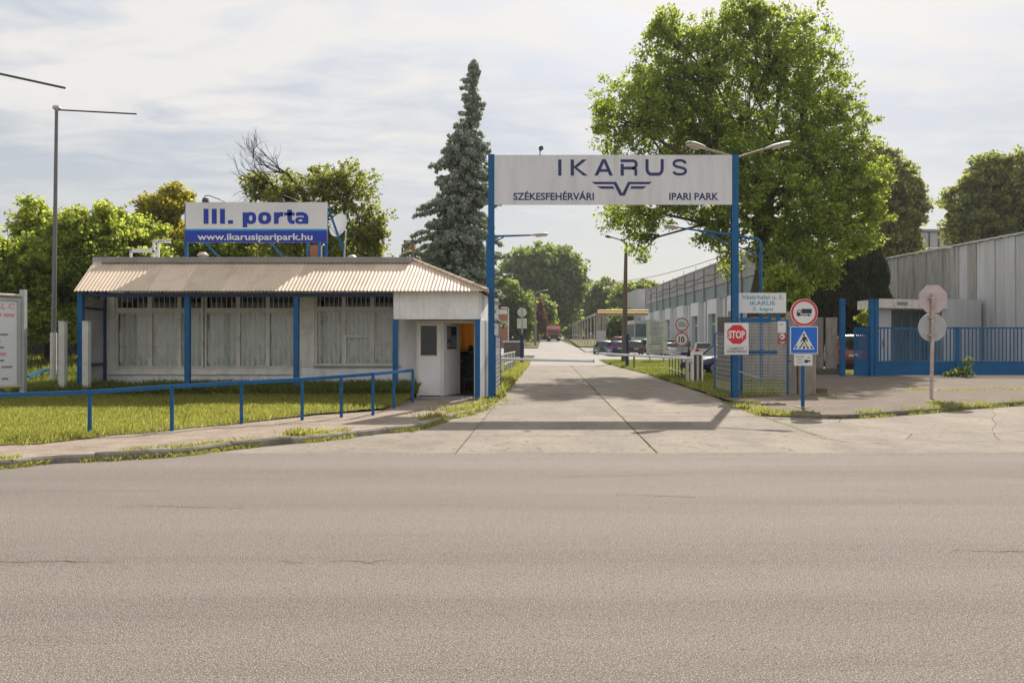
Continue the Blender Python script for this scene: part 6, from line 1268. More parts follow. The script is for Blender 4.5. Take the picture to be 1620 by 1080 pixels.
# ------------------------------------------------------------ vehicles (local +x is forward)
def lthing(name, label, cat, loc, rot, group=None):
    e = link(name, None, None, loc); e.rotation_euler = (0, 0, rot); tag(e, label, cat, group); e.empty_display_size = .3; return e
def lpart(name, mb, m, parent, smooth=False, label=None):
    o = link(name, mb.mesh(name, (0,0,0), smooth), parent, (0,0,0), m)
    if label: o['label'] = label
    return o
CARGROUP = 'cars parked in the yard beyond the gate'
def car(name, label, loc, rot, paint, L_=4.1, W=1.72, Ht=1.45, style='hatch', plate=True):
    e = lthing(name, label, 'car', loc, rot, CARGROUP); h = L_/2; w = W/2; belt = .92 if style != 'van' else 1.05
    if style == 'hatch':  st = [(-h,.50,.80,.80),(-h+.06,.32,.95,.93),(-h+.35,.24,belt,1),(0,.20,belt-.02,1),(.45*h,.20,belt-.04,1),(h-.45,.22,.80,.97),(h-.12,.30,.66,.88),(h,.42,.55,.74)]
    elif style == 'van':  st = [(-h,.40,1.0,.93),(-h+.06,.28,1.08,.97),(-h+.4,.24,belt,1),(0,.22,belt,1),(.5*h,.22,belt-.04,1),(h-.5,.24,.92,.97),(h-.12,.3,.75,.9),(h,.42,.6,.78)]
    else:                 st = [(-h,.45,.82,.78),(-h+.1,.30,.92,.92),(-h+.6,.24,.96,1),(0,.20,belt,1),(.45*h,.20,belt-.03,1),(h-.5,.22,.80,.96),(h-.12,.30,.66,.88),(h,.42,.55,.74)]
    mb = MB(); vs = []
    for (x, zb, zt, k) in st:
        vs += [(x,-w*k*.9,zb),(x,-w*k,zb+.14),(x,-w*k,zt-.22),(x,-w*k*.93,zt-.03),(x,-w*k*.7,zt),(x,w*k*.7,zt),(x,w*k*.93,zt-.03),(x,w*k,zt-.22),(x,w*k,zb+.14),(x,w*k*.9,zb)]
    n = 10; m_ = len(st)
    fs = [(i*n+k, (i+1)*n+k, (i+1)*n+(k+1)%n, i*n+(k+1)%n) for i in range(m_-1) for k in range(n)] + [tuple(range(n)), tuple((m_-1)*n+k for k in range(n))[::-1]]
    mb.add(vs, fs); body = lpart('body', mb, paint, e, True)
    # cabin: x positions of the glass at belt and at roof
    if style == 'hatch': xb0, xb1, xr0, xr1 = -h+.12, h-1.35, -h+.48, h-2.05
    elif style == 'van': xb0, xb1, xr0, xr1 = -h+.05, h-.95, -h+.16, h-1.55
    elif style == 'estate': xb0, xb1, xr0, xr1 = -h+.08, h-1.45, -h+.42, h-2.15
    else: xb0, xb1, xr0, xr1 = -h+.75, h-1.45, -h+1.25, h-2.15
    zb = belt-.04; zr = Ht-.05; wb, wr = w*.92, w*.74
    mb = MB(); mb.add([(xb0,-wb,zb),(xb1,-wb*.97,zb-.02),(xb1,wb*.97,zb-.02),(xb0,wb,zb),(xr0,-wr,zr),(xr1,-wr,zr),(xr1,wr,zr),(xr0,wr,zr)], [(3,2,1,0),(4,5,6,7),(0,1,5,4),(1,2,6,5),(2,3,7,6),(3,0,4,7)])
    lpart('windows', mb, 'black_glass', e)
    mb = MB(); vs = []
    for (x, k, z) in ((xr0-.05,.9,zr-.02),(xr0+.08,1,zr+.035),((xr0+xr1)/2,1.02,Ht),(xr1-.1,1,zr+.03),(xr1+.06,.92,zr-.02)): vs += [(x,-wr*k-.03,zr-.03),(x,-wr*k*.8,z+.01),(x,0,z+.02),(x,wr*k*.8,z+.01),(x,wr*k+.03,zr-.03)]
    mb.add(vs, [(i*5+k,(i+1)*5+k,(i+1)*5+k+1,i*5+k+1) for i in range(4) for k in range(4)]+[(i*5+4,(i+1)*5+4,(i+1)*5,i*5) for i in range(4)]+[(0,1,2,3,4),(24,23,22,21,20)]); lpart('roof', mb, paint, e, True)
    for s in (-1, 1):
        for (a, b) in (((xb0,zb),(xr0,zr)), ((xb1,zb),(xr1,zr)), ((xb1-1.15,zb),(xr1-.75,zr)), ((xb0+.75,zb),(xr0+.55,zr))):
            mb = MB(); mb.bar((a[0], s*(wb+.003), a[1]), (b[0], s*(wr+.003), b[1]), .075, .05); lpart('pillar', mb, paint, e)
        mb = MB(); mb.box(h-1.75, h-1.60, s*(w+.02) if s > 0 else s*(w+.18), s*(w+.18) if s > 0 else s*(w+.02), belt-.02, belt+.10); lpart('mirror', mb, paint, e)
        mb = MB(); lt = MB()
        y0, y1 = sorted((s*w*.58, s*w*.95)); mb.box(-h-.015 if style != 'van' else -h-.02, -h+.22, y0, y1, .70 if style != 'van' else .8, .90 if style != 'van' else 1.1); lpart('tail_light', mb, 'tail_red', e)
        lt.box(h-.30, h-.05, *sorted((s*w*.50, s*w*.84)), .58, .70); lpart('headlight', lt, 'head_clear', e)
        for x in (-h+.78, h-.82):
            yc = s*(w-.10); mb = MB(); mb.disc((x, yc-s*.10, .31), .355, (0,s,0), .125, 20); lpart('wheel_arch', mb, 'trim_black', e)
            mb = MB(); mb.disc((x, yc-s*.09, .31), .31, (0,s,0), .20, 22); wh = lpart('wheel', mb, 'tyre', e)
            mb = MB(); mb.disc((x, yc+s*.10, .31), .21, (0,s,0), .02, 16); lpart('rim', mb, 'rim', wh)
            mb = MB()
            for k in range(8): a = k*math.pi/4; mb.bar((x, yc+s*.123, .31), (x+.19*math.cos(a), yc+s*.123, .31+.19*math.sin(a)), .028, .01, up=(0,1,0))
            lpart('spokes', mb, 'dull_steel', wh)
    mb = MB(); mb.box(-h-.07, -h+.05, -w*.86, w*.86, .34, .56); lpart('rear_bumper', mb, paint if style != 'van' else 'trim_black', e)
    mb = MB(); mb.box(h-.10, h+.05, -w*.74, w*.74, .28, .46); lpart('front_bumper', mb, 'trim_black', e)
    if plate: mb = MB(); mb.box(-h-.085, -h-.071, -.26, .26, .60, .71) if style != 'van' else mb.box(-h-.04, -h-.021, -.26, .26, .72, .83); lpart('number_plate', mb, 'number_plate', e)
    return e
def cg(px, Y): return (gx(px, Y), Y, gh(Y)+.0)
R_ = math.radians
car('hatchback_car', 'dark teal hatchback with its rear to the gate, leftmost of the parked row', cg(954, 92), R_(96), 'car_teal', 3.9, 1.72, 1.50, 'hatch')
car('estate_car', 'dark blue high-backed car left of the wooden utility pole', cg(975, 86), R_(93), 'car_blue', 4.2, 1.72, 1.55, 'van')
car('red_van', 'small red van behind the dark blue car', cg(977, 108), R_(175), 'car_red', 4.2, 1.7, 1.75, 'van')
car('dark_estate', 'dark grey car with a pale roof just right of the wooden pole', cg(1003, 90), R_(88), 'car_darkgrey', 4.2, 1.74, 1.55, 'hatch')
car('green_car', 'pale green rounded car half hidden behind the dark grey car', cg(1018, 98), R_(100), 'car_green', 4.0, 1.7, 1.62, 'hatch')
car('silver_van', 'silver car directly behind the company direction boards', cg(1037, 84), R_(78), 'car_silver', 4.3, 1.76, 1.72, 'van')
car('silver_sedan', 'silver car with a dark tail between the direction boards and the speed signs', cg(1061, 82), R_(86), 'car_silver', 4.3, 1.74, 1.45, 'sedan')
car('white_green_car', 'white car with green glass behind the company boards', cg(1056, 96), R_(92), 'car_white', 4.2, 1.74, 1.62, 'hatch')
car('maroon_car', 'maroon car right behind the round speed sign', cg(1093, 86), R_(80), 'car_maroon', 4.2, 1.74, 1.55, 'hatch')
car('beige_car', 'pale beige hatchback with red tail lights above the barrier cabinet', cg(1110, 74), R_(84), 'car_beige', 4.1, 1.72, 1.50, 'hatch')
car('white_van', 'white van at the right end of the parked row, behind the mesh leaf', cg(1133, 82), R_(86), 'car_white', 4.4, 1.8, 1.75, 'van')
car('navy_car', 'navy car parked close behind the barrier cabinet, nose to the left', (gx(1149, 38.9), 39.7, .0), R_(206), 'car_navy', 4.1, 1.74, 1.48, 'hatch')
car('far_red_car', 'red car parked side-on beside the distant stone gantry column', cg(930, 172), R_(170), 'car_maroon', 4.3, 1.7, 1.42, 'sedan')
car('far_purple_car', 'tiny dark purple car on the far verge beyond the red truck', cg(905, 215), R_(170), 'car_purple', 4.2, 1.7, 1.42, 'hatch')
car('far_white_car', 'small white car in front of the brick building', cg(811, 150), R_(-82), 'car_white', 3.9, 1.65, 1.45, 'hatch')
car('far_dark_car', 'small dark car beside the board in front of the left trees', cg(824, 168), R_(170), 'car_black', 4.0, 1.7, 1.5, 'hatch')
car('tiny_white_car', 'tiny pale car left of the red truck far along the road', cg(862.5, 260), R_(-90), 'car_silver', 4.2, 1.7, 1.45, 'hatch')
car('rusty_red_van', 'brick red van seen through the gap beside the slim tall blue post', (gx(1347, 47), 47, .03), R_(70), 'car_rustred', 4.4, 1.75, 1.95, 'van')
car('pale_blue_car', 'pale car glimpsed between the concrete panels and the slim tall blue post', (gx(1326, 52), 52, .03), R_(70), 'car_silver', 4.2, 1.75, 1.85, 'van')
# red truck coming down the road
YT = 156.0; z0 = gh(YT); e = lthing('red_truck', 'red box truck driving towards the gate far along the road', 'truck', (gx(875.3, YT), YT, z0), R_(-90))
mb = MB(); mb.prism([(3.4,-1.15,.5),(3.5,-1.15,1.3),(3.25,-1.15,2.35),(1.7,-1.15,2.4),(1.7,-1.15,.5)], (0,2.3,0)); cb = lpart('cab', mb, 'truck_red', e)
mb = MB(); mb.prism([(3.50,-1.0,1.35),(3.30,-1.0,2.15),(3.25,-1.0,2.15),(3.42,-1.0,1.35)], (0,2.0,0)); lpart('windscreen', mb, 'black_glass', cb)
mb = MB(); mb.box(-4.5, 1.6, -1.22, 1.22, .95, 2.95); lpart('cargo_box', mb, 'tarp_pink', e); mb = MB(); mb.box(1.3, 1.62, -1.22, 1.22, 2.951, 3.1); lpart('wind_deflector', mb, 'brick_wall_far', e)
mb = MB(); mb.box(3.3, 3.6, -1.2, 1.2, .35, .85); lpart('bumper', mb, 'trim_black', e); mb = MB(); mb.box(3.46, 3.53, -.7, .7, .9, 1.2); lpart('grille', mb, 'trim_black', e)
for s in (-1, 1):
    mb = MB(); mb.box(3.55, 3.63, *sorted((s*.75, s*1.1)), .6, .8); lpart('headlight', mb, 'head_clear', e); mb = MB(); mb.box(3.2, 3.35, *sorted((s*1.2, s*1.42)), 1.6, 2.1); lpart('mirror', mb, 'trim_black', e)
    for x in (2.6, -2.8): mb = MB(); mb.disc((x, s*.85, .48), .48, (0,s,0), .3, 18); w_ = lpart('wheel', mb, 'tyre', e); mb = MB(); mb.disc((x, s*1.155, .48), .28, (0,s,0), .02, 12); lpart('rim', mb, 'rim', w_)
# ------------------------------------------------------------ trees
def leaves(centres, radii, per, size, m, name, parent, flat=1.0, droop=0.0, long=1.0, seed=0, kind=None):
    r = np.random.default_rng(seed); C = np.repeat(np.asarray(centres), per, 0); R = np.repeat(np.asarray(radii), per); n = len(C)
    d = r.normal(0, 1, (n,3)); d /= np.linalg.norm(d, axis=1)[:,None]; d *= (r.random(n)**0.5)[:,None]*R[:,None]; d[:,2] *= flat; P_ = C+d
    a = r.normal(0, 1, (n,3)); a[:,2] -= droop; a /= np.linalg.norm(a, axis=1)[:,None]; b = np.cross(a, r.normal(0,1,(n,3))); b /= np.linalg.norm(b, axis=1)[:,None]+1e-9
    s = size*(0.6+0.8*r.random(n))[:,None]; V = np.zeros((n,4,3)); V[:,0] = P_-a*s*long*.55; V[:,1] = P_+b*s*.42+a*s*.05; V[:,2] = P_+a*s*long*.55; V[:,3] = P_-b*s*.42+a*s*.05
    o = link(name, npmesh(name, V.reshape(-1,3), np.arange(n*4).reshape(n,4), m), parent)
    if kind: o['kind'] = kind
    return o
def clusters(lobes, n, seed, rmin=0.45, gapf=0.0):
    r = np.random.default_rng(seed); out = []; vol = np.array([l[3]*l[4]*l[5] for l in lobes])**(2/3); cnt = np.maximum(3, (n*vol/vol.sum()).astype(int))
    for (l, c) in zip(lobes, cnt):
        d = r.normal(0,1,(c,3)); d /= np.linalg.norm(d, axis=1)[:,None]; k = rmin+(1-rmin)*r.random(c)**.6
        k *= 1+0.13*np.sin(d[:,0]*7+seed)*np.sin(d[:,2]*6+1); sp = r.random(c) < .14; k[sp] = r.uniform(1.0, 1.28, sp.sum())
        out.append(np.array(l[:3])+d*k[:,None]*np.array(l[3:6]))
    return np.vstack(out)
def limb(mb, a, b, r0, r1, n=5, wob=.12, seed=0, sides=6):
    rr = random.Random(seed); a = Vector(a); b = Vector(b); L_ = (b-a).length; pts = [a]
    for i in range(1, n): pts.append(a.lerp(b, i/n)+Vector((rr.uniform(-1,1), rr.uniform(-1,1), rr.uniform(-.3,1)*.7))*wob*L_*.35)
    pts.append(b); mb.tube(pts, [r0+(r1-r0)*i/n for i in range(n+1)], sides, False); return pts
def tree(name, label, base, trunk_top, r0, lobes, ncl, per, crad, size, leaf, bark='bark', seed=1, group=None, rmin=.45, twigs=120, cat='tree', droop=.0, lean=None):
    e = link(name, None, None, base); tag(e, label, cat, group); B = Vector(base); T_ = Vector(trunk_top); rr = random.Random(seed)
    tm = MB(); L_ = (T_-B).length; pts = [B+Vector((0,0,-.2)), B+Vector((0,0,.25))]; rad = [r0*1.35, r0*1.05]
    for i in range(1, 6): f = i/5; pts.append(B.lerp(T_, f)+Vector((rr.uniform(-1,1), rr.uniform(-1,1), 0))*r0*.5*(1 if i < 5 else 0)); rad.append(r0*(1-.55*f))
    tm.tube([p-B for p in pts], rad, 12)
    link('trunk', tm.mesh('trunk', (0,0,0), True), e, (0,0,0), bark)
    cl = clusters([[l[0]-B.x, l[1]-B.y, l[2]-B.z, *l[3:]] for l in lobes], ncl, seed, rmin)
    bm_ = MB(); top = T_-B
    for i, l in enumerate(lobes):
        c = Vector((l[0]-B.x, l[1]-B.y, l[2]-B.z)); f = rr.uniform(.55, 1.0); st = Vector((0,0,0)).lerp(top, f); rb = r0*.42*min(1, (l[3]+l[5])/ (lobes[0][3]+lobes[0][5])+.2)
        limb(bm_, st, c, rb, rb*.4, 5, .16, seed*31+i)
    lc = np.array([[l[0]-B.x, l[1]-B.y, l[2]-B.z] for l in lobes]); idx = np.random.default_rng(seed+5).choice(len(cl), min(twigs, len(cl)), replace=False)
    for k in idx:
        j = int(np.argmin(np.linalg.norm(lc-cl[k], axis=1))); s_ = Vector(lc[j])*.85+top*.15; limb(bm_, s_, Vector(cl[k]), r0*.11, r0*.02, 3, .22, int(k), 4)
    link('branches', bm_.mesh('branches', (0,0,0), True), e, (0,0,0), bark)
    rads = crad*(0.6+0.8*np.random.default_rng(seed+9).random(len(cl)))
    leaves(cl, rads, per, size, leaf, 'crown', e, .75, droop, 1.0, seed)
    return e
def lob(px, py, Y, wx_, hy_, dep=None, dY=0.0):      # lobe from a picture position: half sizes in px
    k = Y/FPX; return [gx(px, Y+dY), Y+dY, gz(py, Y+dY), wx_*k, (dep if dep is not None else wx_*k*.8), hy_*k]
# great poplar
Yt = 43.0
lobes = [lob(1175,175,Yt,120,110), lob(1215,70,Yt,95,62), lob(1060,100,Yt,62,75,dY=1), lob(1000,185,Yt,62,62,dY=-1), lob(1090,200,Yt,90,80,dY=2), lob(1290,140,Yt,62,90,dY=1), lob(1310,260,Yt,75,80,dY=-1), lob(1230,300,Yt,110,100,dY=-2),
  lob(1350,310,Yt,58,65), lob(1130,290,Yt,80,60,dY=2), lob(1280,380,Yt,62,50,dY=-1), lob(1340,370,Yt,52,45), lob(1180,20,Yt,50,28), lob(1050,40,Yt,30,28), lob(1250,410,Yt,45,48,dY=-3), lob(1295,430,Yt,30,22,dY=-2), lob(1130,360,Yt,35,38,dY=-1), lob(1005,340,Yt,48,30,dY=-1), lob(1012,385,Yt,20,38,dY=-1), lob(1065,325,Yt,35,18,dY=-1),
  lob(1115,95,Yt,40,60,dY=1), lob(1040,150,Yt,55,55), lob(1330,210,Yt,50,60), lob(1150,400,Yt,22,35), lob(955,180,Yt,28,22), lob(1375,290,Yt,35,40)]
tree('poplar_tree', 'huge spreading poplar with a leaning trunk behind the right gate post', (gx(1192,Yt), Yt, .05), P(1213,300,Yt), .55, lobes, 3100, 46, .45, .145, 'leaf_poplar', seed=3, twigs=520, rmin=.30, droop=.3)
# blue spruce
Ysp = 42.0
def spruce():
    cx0 = gx(722, Ysp); e = link('spruce_tree', None, None, (cx0, Ysp, .3)); tag(e, 'tall blue-green spruce with a thin ragged top behind the gatehouse', 'tree')
    k = Ysp/FPX; prof = [(100,750,3),(125,748,13),(160,748,13),(190,745,15),(215,738,30),(250,737,40),(300,735,47),(340,727,54),(380,722,66),(430,720,68),(480,720,64),(540,724,52),(585,724,28)]
    r = np.random.default_rng(5); tm = MB(); tp = [(gx(c,Ysp)-cx0, 0, gz(y,Ysp)-.3) for y, c, w in prof][::-1]; tm.tube([(0,0,-.4)]+tp, [.30]+[max(.02,.28*(i/len(tp))) for i in range(len(tp)-1, -1, -1)], 8)
    link('trunk', tm.mesh('trunk', (0,0,0), True), e, (0,0,0), 'bark_dark'); ys = [p[0] for p in prof]; pc = []; pr = []; bm_ = MB()
    y = 100.0
    while y < 590:
        w = np.interp(y, ys, [p[2] for p in prof])*k; c = gx(np.interp(y, ys, [p[1] for p in prof]), Ysp)-cx0; z = gz(y, Ysp)-.3; nb = 3 if y < 200 else 7
        for b in range(nb):
            if y > 130 and r.random() < .10: continue
            a = r.uniform(0, 2*np.pi); L_ = w*r.uniform(.45, 1.32)*(1.15 if np.cos(a) < 0 else 1.0); rise = .10 if y < 200 else -.18
            pts = []
            for q in range(7):
                f = q/6; pts.append((c+np.cos(a)*L_*f, np.sin(a)*L_*f*.9, z+L_*(rise*f-.28*f*f+.14*f**4)))
            bm_.tube(pts, [.045*(1-q/7) for q in range(7)], 4, False)
            for f in np.linspace(.12, 1, max(3, int(L_/.14))):
                q = f*6; i = min(5, int(q)); g = q-i; p = np.array(pts[i])*(1-g)+np.array(pts[i+1])*g; side = r.uniform(-1,1)*.42*L_*(1.05-f)*.8
                pc.append(p+np.array([-np.sin(a)*side, np.cos(a)*side, -abs(r.normal(0,.10))])); pr.append(.15+.10*(1-f))
        y += 5.2 if y < 200 else 6.0
    link('branches', bm_.mesh('branches', (0,0,0), True), e, (0,0,0), 'bark_dark')
    pc = np.array(pc); pr = np.array(pr)*1.15; leaves(pc, pr*.8, 30, .115, 'needle_blue', 'crown', e, .9, .9, 1.5, 8)
spruce()
# walnut-like tree behind the billboard with a bare dead limb
Ywn = 38.0
lobes = [lob(480,330,Ywn,60,48), lob(555,300,Ywn,42,42), lob(430,310,Ywn,42,38), lob(580,360,Ywn,32,45), lob(510,290,Ywn,42,28), lob(540,380,Ywn,60,30), lob(450,385,Ywn,60,32), lob(590,400,Ywn,22,30), lob(408,285,Ywn,20,16)]
e = tree('walnut_tree', 'open crowned tree with a bare twiggy limb behind the roof billboard', (gx(510,Ywn), Ywn, .4), P(508,350,Ywn), .26, lobes, 620, 30, .40, .15, 'leaf_walnut', 'bark_dark', 5, twigs=330, rmin=.3)
mb = MB(); B = Vector(e.location)
def twig(mb, a, d, L_, r_, depth, rr):
    a = Vector(a); d = Vector(d).normalized(); pts = [a]; 
    for i in range(4): d = (d+Vector((rr.uniform(-.3,.3), rr.uniform(-.3,.3), rr.uniform(-.15,.25)))).normalized(); pts.append(pts[-1]+d*L_/4)
    mb.tube(pts, [r_*(1-.15*i) for i in range(5)], 4, False)
    if depth > 0:
        for k in range(3): q = pts[rr.randint(1,4)]; twig(mb, q, d+Vector((rr.uniform(-.9,.9), rr.uniform(-.6,.6), rr.uniform(-.4,.7))), L_*.62, r_*.5, depth-1, rr)
rr = random.Random(4)
s0 = Vector(P(505,350,Ywn))-B
for (px, py) in ((440,300),(425,290),(455,275)):
    q = Vector(P(px,py,Ywn-.6))-B; limb(mb, s0, q, .11, .06, 5, .15, px); 
    for k in range(5): twig(mb, q, Vector((-1.0, rr.uniform(-.4,.4), rr.uniform(-.25,.85))), 1.35, .035, 3, rr)
link('dead_limb', mb.mesh('dead_limb', (0,0,0)), e, (0,0,0), 'bark_dark')
mb = MB(); 
# thicket on the left: separate bushy trees
def P3(px, Y): return (gx(px,Y), Y, lz(gx(px,Y), min(Y,42)))
G1 = 'bushy green trees left of the gatehouse'
for i, (px, Y, lb, lobes_px, leaf, lab) in enumerate((
  (20, 34, 0, [(15,415,50,45),(50,450,40,45),(-20,450,50,50),(20,500,50,40),(60,505,30,30)], 'leaf_ash', 'bushy light green tree at the left edge above the notice board'),
  (75, 36, 0, [(60,365,32,42),(50,340,12,24),(46,322,8,14),(85,350,10,18),(95,400,40,45),(75,460,45,45),(100,500,35,35)], 'leaf_ash', 'feathery green tree directly behind the tall pale mast'),
  (140, 35, 0, [(120,365,36,30),(155,380,40,36),(165,342,14,20),(168,326,8,10),(125,340,9,14),(110,350,8,14),(135,430,40,40),(165,470,40,40),(130,510,40,30)], 'leaf_ash', 'light green tree between the pale mast and the gatehouse roof'),
  (205, 38, 0, [(200,370,40,34),(235,385,36,34),(190,345,9,12),(222,352,10,12),(190,410,40,30),(230,420,45,30),(185,450,35,30)], 'leaf_ash', 'light green tree above the left end of the gatehouse roof'),
  (265, 41, 0, [(255,330,32,24),(280,320,20,24),(262,360,36,26),(285,390,35,30)], 'leaf_yellow', 'yellowing small tree just left of the roof billboard'),
  (330, 40, 0, [(330,395,50,24),(370,392,45,22),(300,400,40,20)], 'leaf_ash', 'low leafy tree showing under the left half of the billboard'),
  (450, 42, 0, [(430,392,55,24),(480,395,45,22),(520,392,35,26)], 'leaf_ash', 'low leafy tree showing under the right half of the billboard'),
  (-60, 33, 0, [(-60,420,60,60),(-90,480,60,60)], 'leaf_ash', 'bushy green tree just outside the left edge'))):
    lobes = [lob(a, b, Y, c, d, dY=rnd.uniform(-1,1)) for a, b, c, d in lobes_px]; b = P3(px, Y)
    tree('bushy_tree', lab, b, (b[0]+.3, b[1], lobes[0][2]-.3), .13, lobes, 460, 60, .38, .15, leaf, 'bark_dark', 20+i, G1, .25, twigs=110, droop=.2)
# dark undergrowth behind the board fence
cl = clusters([[gx(p, 43), 43, 2.6, 3.2, 1.0, 2.6] for p in range(-150, 300, 70)], 420, 77, .1)
leaves(cl, np.full(len(cl), .8), 34, .28, 'leaf_poplar', 'hedge', None, .8, 0, 1, 78); o = bpy.data.objects['hedge']; o['kind'] = 'stuff'; tag(o, 'dark leafy undergrowth behind the board fence', 'undergrowth')
# right side trees
Yr1 = 78.0
lobes = [lob(1410,290,Yr1,38,42), lob(1432,330,Yr1,34,34), lob(1400,360,Yr1,45,45), lob(1425,385,Yr1,28,30), lob(1440,300,Yr1,20,14), lob(1390,250,Yr1,24,20)]
tree('maple_tree', 'dark brownish-green tree peeping out right of the great poplar', (gx(1410,Yr1), Yr1, .3), P(1410,340,Yr1), .4, lobes, 700, 46, .65, .30, 'leaf_maple', 'bark_dark', 41, twigs=60)
lobes = [lob(1570,300,80,45,48), lob(1525,320,80,28,40), lob(1610,290,80,40,48), lob(1555,355,80,48,38), lob(1620,350,80,50,40), lob(1520,370,80,26,22), lob(1660,310,80,50,60), lob(1570,265,80,24,20)]
tree('maple_tree', 'broad dark tree with reddish leaf tips behind the grey ribbed shed', (gx(1575,80), 80, .3), P(1575,330,80), .45, lobes, 1100, 46, .65, .30, 'leaf_maple', 'bark_dark', 42, twigs=80)
# dark yews behind the concrete panels
def yew(px, Y, wpx, top, label, seed):
    k = Y/FPX; b = (gx(px,Y), Y, .1); e = link('yew_tree', None, None, b); tag(e, label, 'tree', 'dark columnar evergreens'); tm = MB(); h_ = gz(top, Y)-.1; tm.tube([(0,0,-.2),(0,0,h_*.8)], [.22,.05], 8); link('trunk', tm.mesh('trunk', (0,0,0), True), e, (0,0,0), 'bark_dark')
    r = np.random.default_rng(seed); n = 1300; z = r.random(n)**.8; w = wpx*k*np.sqrt(np.clip(1-z**2.6, 0, 1))*(0.72+.35*r.random(n)**.4)*(1+.15*np.sin(z*23+seed)); a = r.uniform(0, 2*np.pi, n)
    C = np.c_[np.cos(a)*w, np.sin(a)*w*.8, z*h_]; leaves(C, np.full(n, .32), 42, .13, 'needle_dark', 'crown', e, 1.5, -2.2, 2.0, seed); return e
yew(1303, 56, 22, 410, 'dark evergreen column behind the round no trucks sign', 51); yew(1342, 57, 28, 385, 'broadest dark evergreen column right of the poplar', 52); yew(1379, 58, 26, 388, 'rightmost dark evergreen column beside the ribbed shed', 53); yew(1270, 57, 22, 440, 'leftmost dark evergreen column, behind the address board', 54)
# shrubs between poplar trunk and pier
lobes = [lob(1235,455,38,24,35), lob(1258,470,38,22,28), lob(1225,490,38,20,22)]
tree('shrub', 'sunlit light green shrub between the poplar trunk and the blue post', (gx(1238,38), 38, .05), P(1238,480,38), .08, lobes, 160, 40, .42, .18, 'leaf_ash', 'bark_dark', 61, twigs=40, cat='shrub')
# flowering weed against the blue fence
Yw_ = 34.1; lobes = [lob(1522,588,Yw_,14,6), lob(1531,577,Yw_,5,13), lob(1503,593,Yw_,8,4)]
tree('fence_weed', 'bushy green weed growing against the solid blue fence panel', (gx(1522,Yw_), Yw_, .08), P(1524,590,Yw_), .02, lobes, 50, 26, .15, .07, 'leaf_far', 'bark_dark', 62, twigs=20, cat='weed')
lobes = [lob(1366,505,40,9,8)]
tree('sapling', 'young leafy shoot rising above the blue wicket', (gx(1366,40), 40, .05), P(1366,512,40), .03, lobes, 30, 30, .2, .12, 'leaf_ash', 'bark_dark', 63, twigs=14, cat='sapling')
# trees along the road beyond the gate
FT = 'trees along the road beyond the gate'
def ft(name, lab, px, Y, lobes_px, leaf, seed, n=420, per=26, cr=.9, sz=.55, r0=.35):
    lobes = [lob(a, b, Y, c, d, dY=rnd.uniform(-1.5,1.5)) for a, b, c, d in lobes_px]; b = (gx(px,Y), Y, gh(Y)); z = min(l[2] for l in lobes); tree(name, lab, b, (b[0], b[1], max(z, b[2]+2)), r0, lobes, n, per, cr, sz, leaf, 'bark_dark', seed, FT, .4, 40)
ft('roadside_tree', 'large round green tree left of the road behind the red truck', 862, 190, [(862,440,50,46),(835,420,30,26),(890,440,34,34),(850,480,44,36),(885,480,30,34),(905,455,20,24),(820,430,20,18),(870,410,30,18)], 'leaf_far', 71, 1100, 34, 1.7, .85, .7)
ft('roadside_tree', 'darker tree right behind the left gate post', 806, 128, [(806,470,20,24),(820,490,22,26),(800,505,18,24),(825,515,18,18),(790,455,12,14)], 'leaf_far', 72, 420, 30, .9, .5)
ft('roadside_tree', 'low light green tree at the foot of the concrete lamp post', 868, 160, [(858,488,14,16),(868,500,10,12),(852,512,12,14)], 'leaf_far_light', 73, 260, 30, .8, .5)
ft('roadside_tree', 'reddish leaved tree beside the concrete lamp post', 850, 150, [(850,492,9,14),(855,505,8,12)], 'leaf_red', 74, 90, 28, .7, .45, .3)
ft('roadside_tree', 'round dense dark tree in the middle behind the yellow gantry', 950, 205, [(950,482,32,32),(935,495,22,26),(968,492,20,26),(950,510,36,18)], 'leaf_far', 75, 700, 34, 1.4, .75, .5)
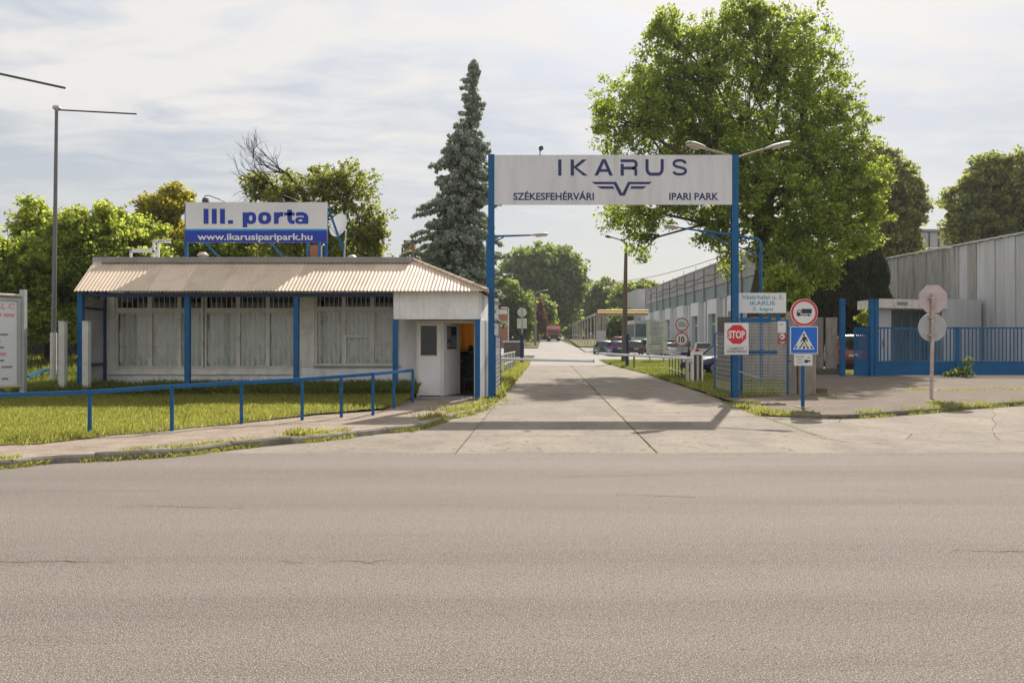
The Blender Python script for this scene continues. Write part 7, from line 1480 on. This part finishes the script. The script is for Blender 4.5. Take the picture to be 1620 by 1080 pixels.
ft('roadside_tree', 'tree at the far end of the road above the tiny cars', 905, 260, [(905,495,16,18),(893,505,14,18),(918,505,14,18)], 'leaf_far', 76, 300, 30, 1.6, 1.0, .5)
ft('roadside_tree', 'light green bush at the far end right of the red truck', 899, 230, [(897,515,10,12),(908,520,12,9)], 'leaf_far_light', 77, 120, 30, 1.2, .8, .3)
ft('roadside_tree', 'yellowish tree showing over the pale stair block', 1020, 175, [(1000,462,24,12),(1025,458,22,11),(985,480,18,18),(1045,466,16,10)], 'leaf_far_light', 78, 300, 30, 1.2, .75, .5)
ft('roadside_tree', 'dark bush behind the yellow gantry right of the stone column', 990, 122, [(985,510,18,16),(1000,512,14,16),(972,520,14,14)], 'leaf_far', 79, 260, 30, .9, .5, .25)
ft('roadside_tree', 'dark trunked tree left of the concrete lamp post', 836, 165, [(836,488,14,20),(842,505,14,16),(828,505,12,16)], 'leaf_far', 80, 260, 30, .9, .5, .3)
# mass of woodland closing the horizon
r = np.random.default_rng(9); n = 900; C = np.c_[r.uniform(-420, 420, n), r.uniform(330, 400, n), 2+r.random(n)**1.2*9]; C[:,2] *= .7+.4*np.sin(C[:,0]*.05)**2
leaves(C, np.full(n, 4.5), 30, 2.6, 'leaf_far', 'woodland', None, .7, 0, 1, 90); o = bpy.data.objects['woodland']; o['kind'] = 'stuff'; tag(o, 'belt of woodland closing the far horizon', 'woodland')
for o in list(bpy.data.objects):
    if o.name.split('.')[0] in ('print', 'wire_mesh'): o['kind'] = 'stuff'
# ------------------------------------------------------------ thin summer haze
hb = MB(); hb.box(-450, 450, -12, 430, -1.2, 40); hz = link('haze', hb.mesh('haze')); hz['kind'] = 'stuff'
hm = bpy.data.materials.new('haze'); hm.use_nodes = True; nt = hm.node_tree; nt.nodes.clear(); o_ = nt.nodes.new('ShaderNodeOutputMaterial'); v_ = nt.nodes.new('ShaderNodeVolumePrincipled'); v_.inputs['Color'].default_value = (.9,.92,.95,1); v_.inputs['Density'].default_value = 0.00022; v_.inputs['Anisotropy'].default_value = 0.3
nt.links.new(v_.outputs[0], o_.inputs['Volume']); hz.data.materials.append(hm)
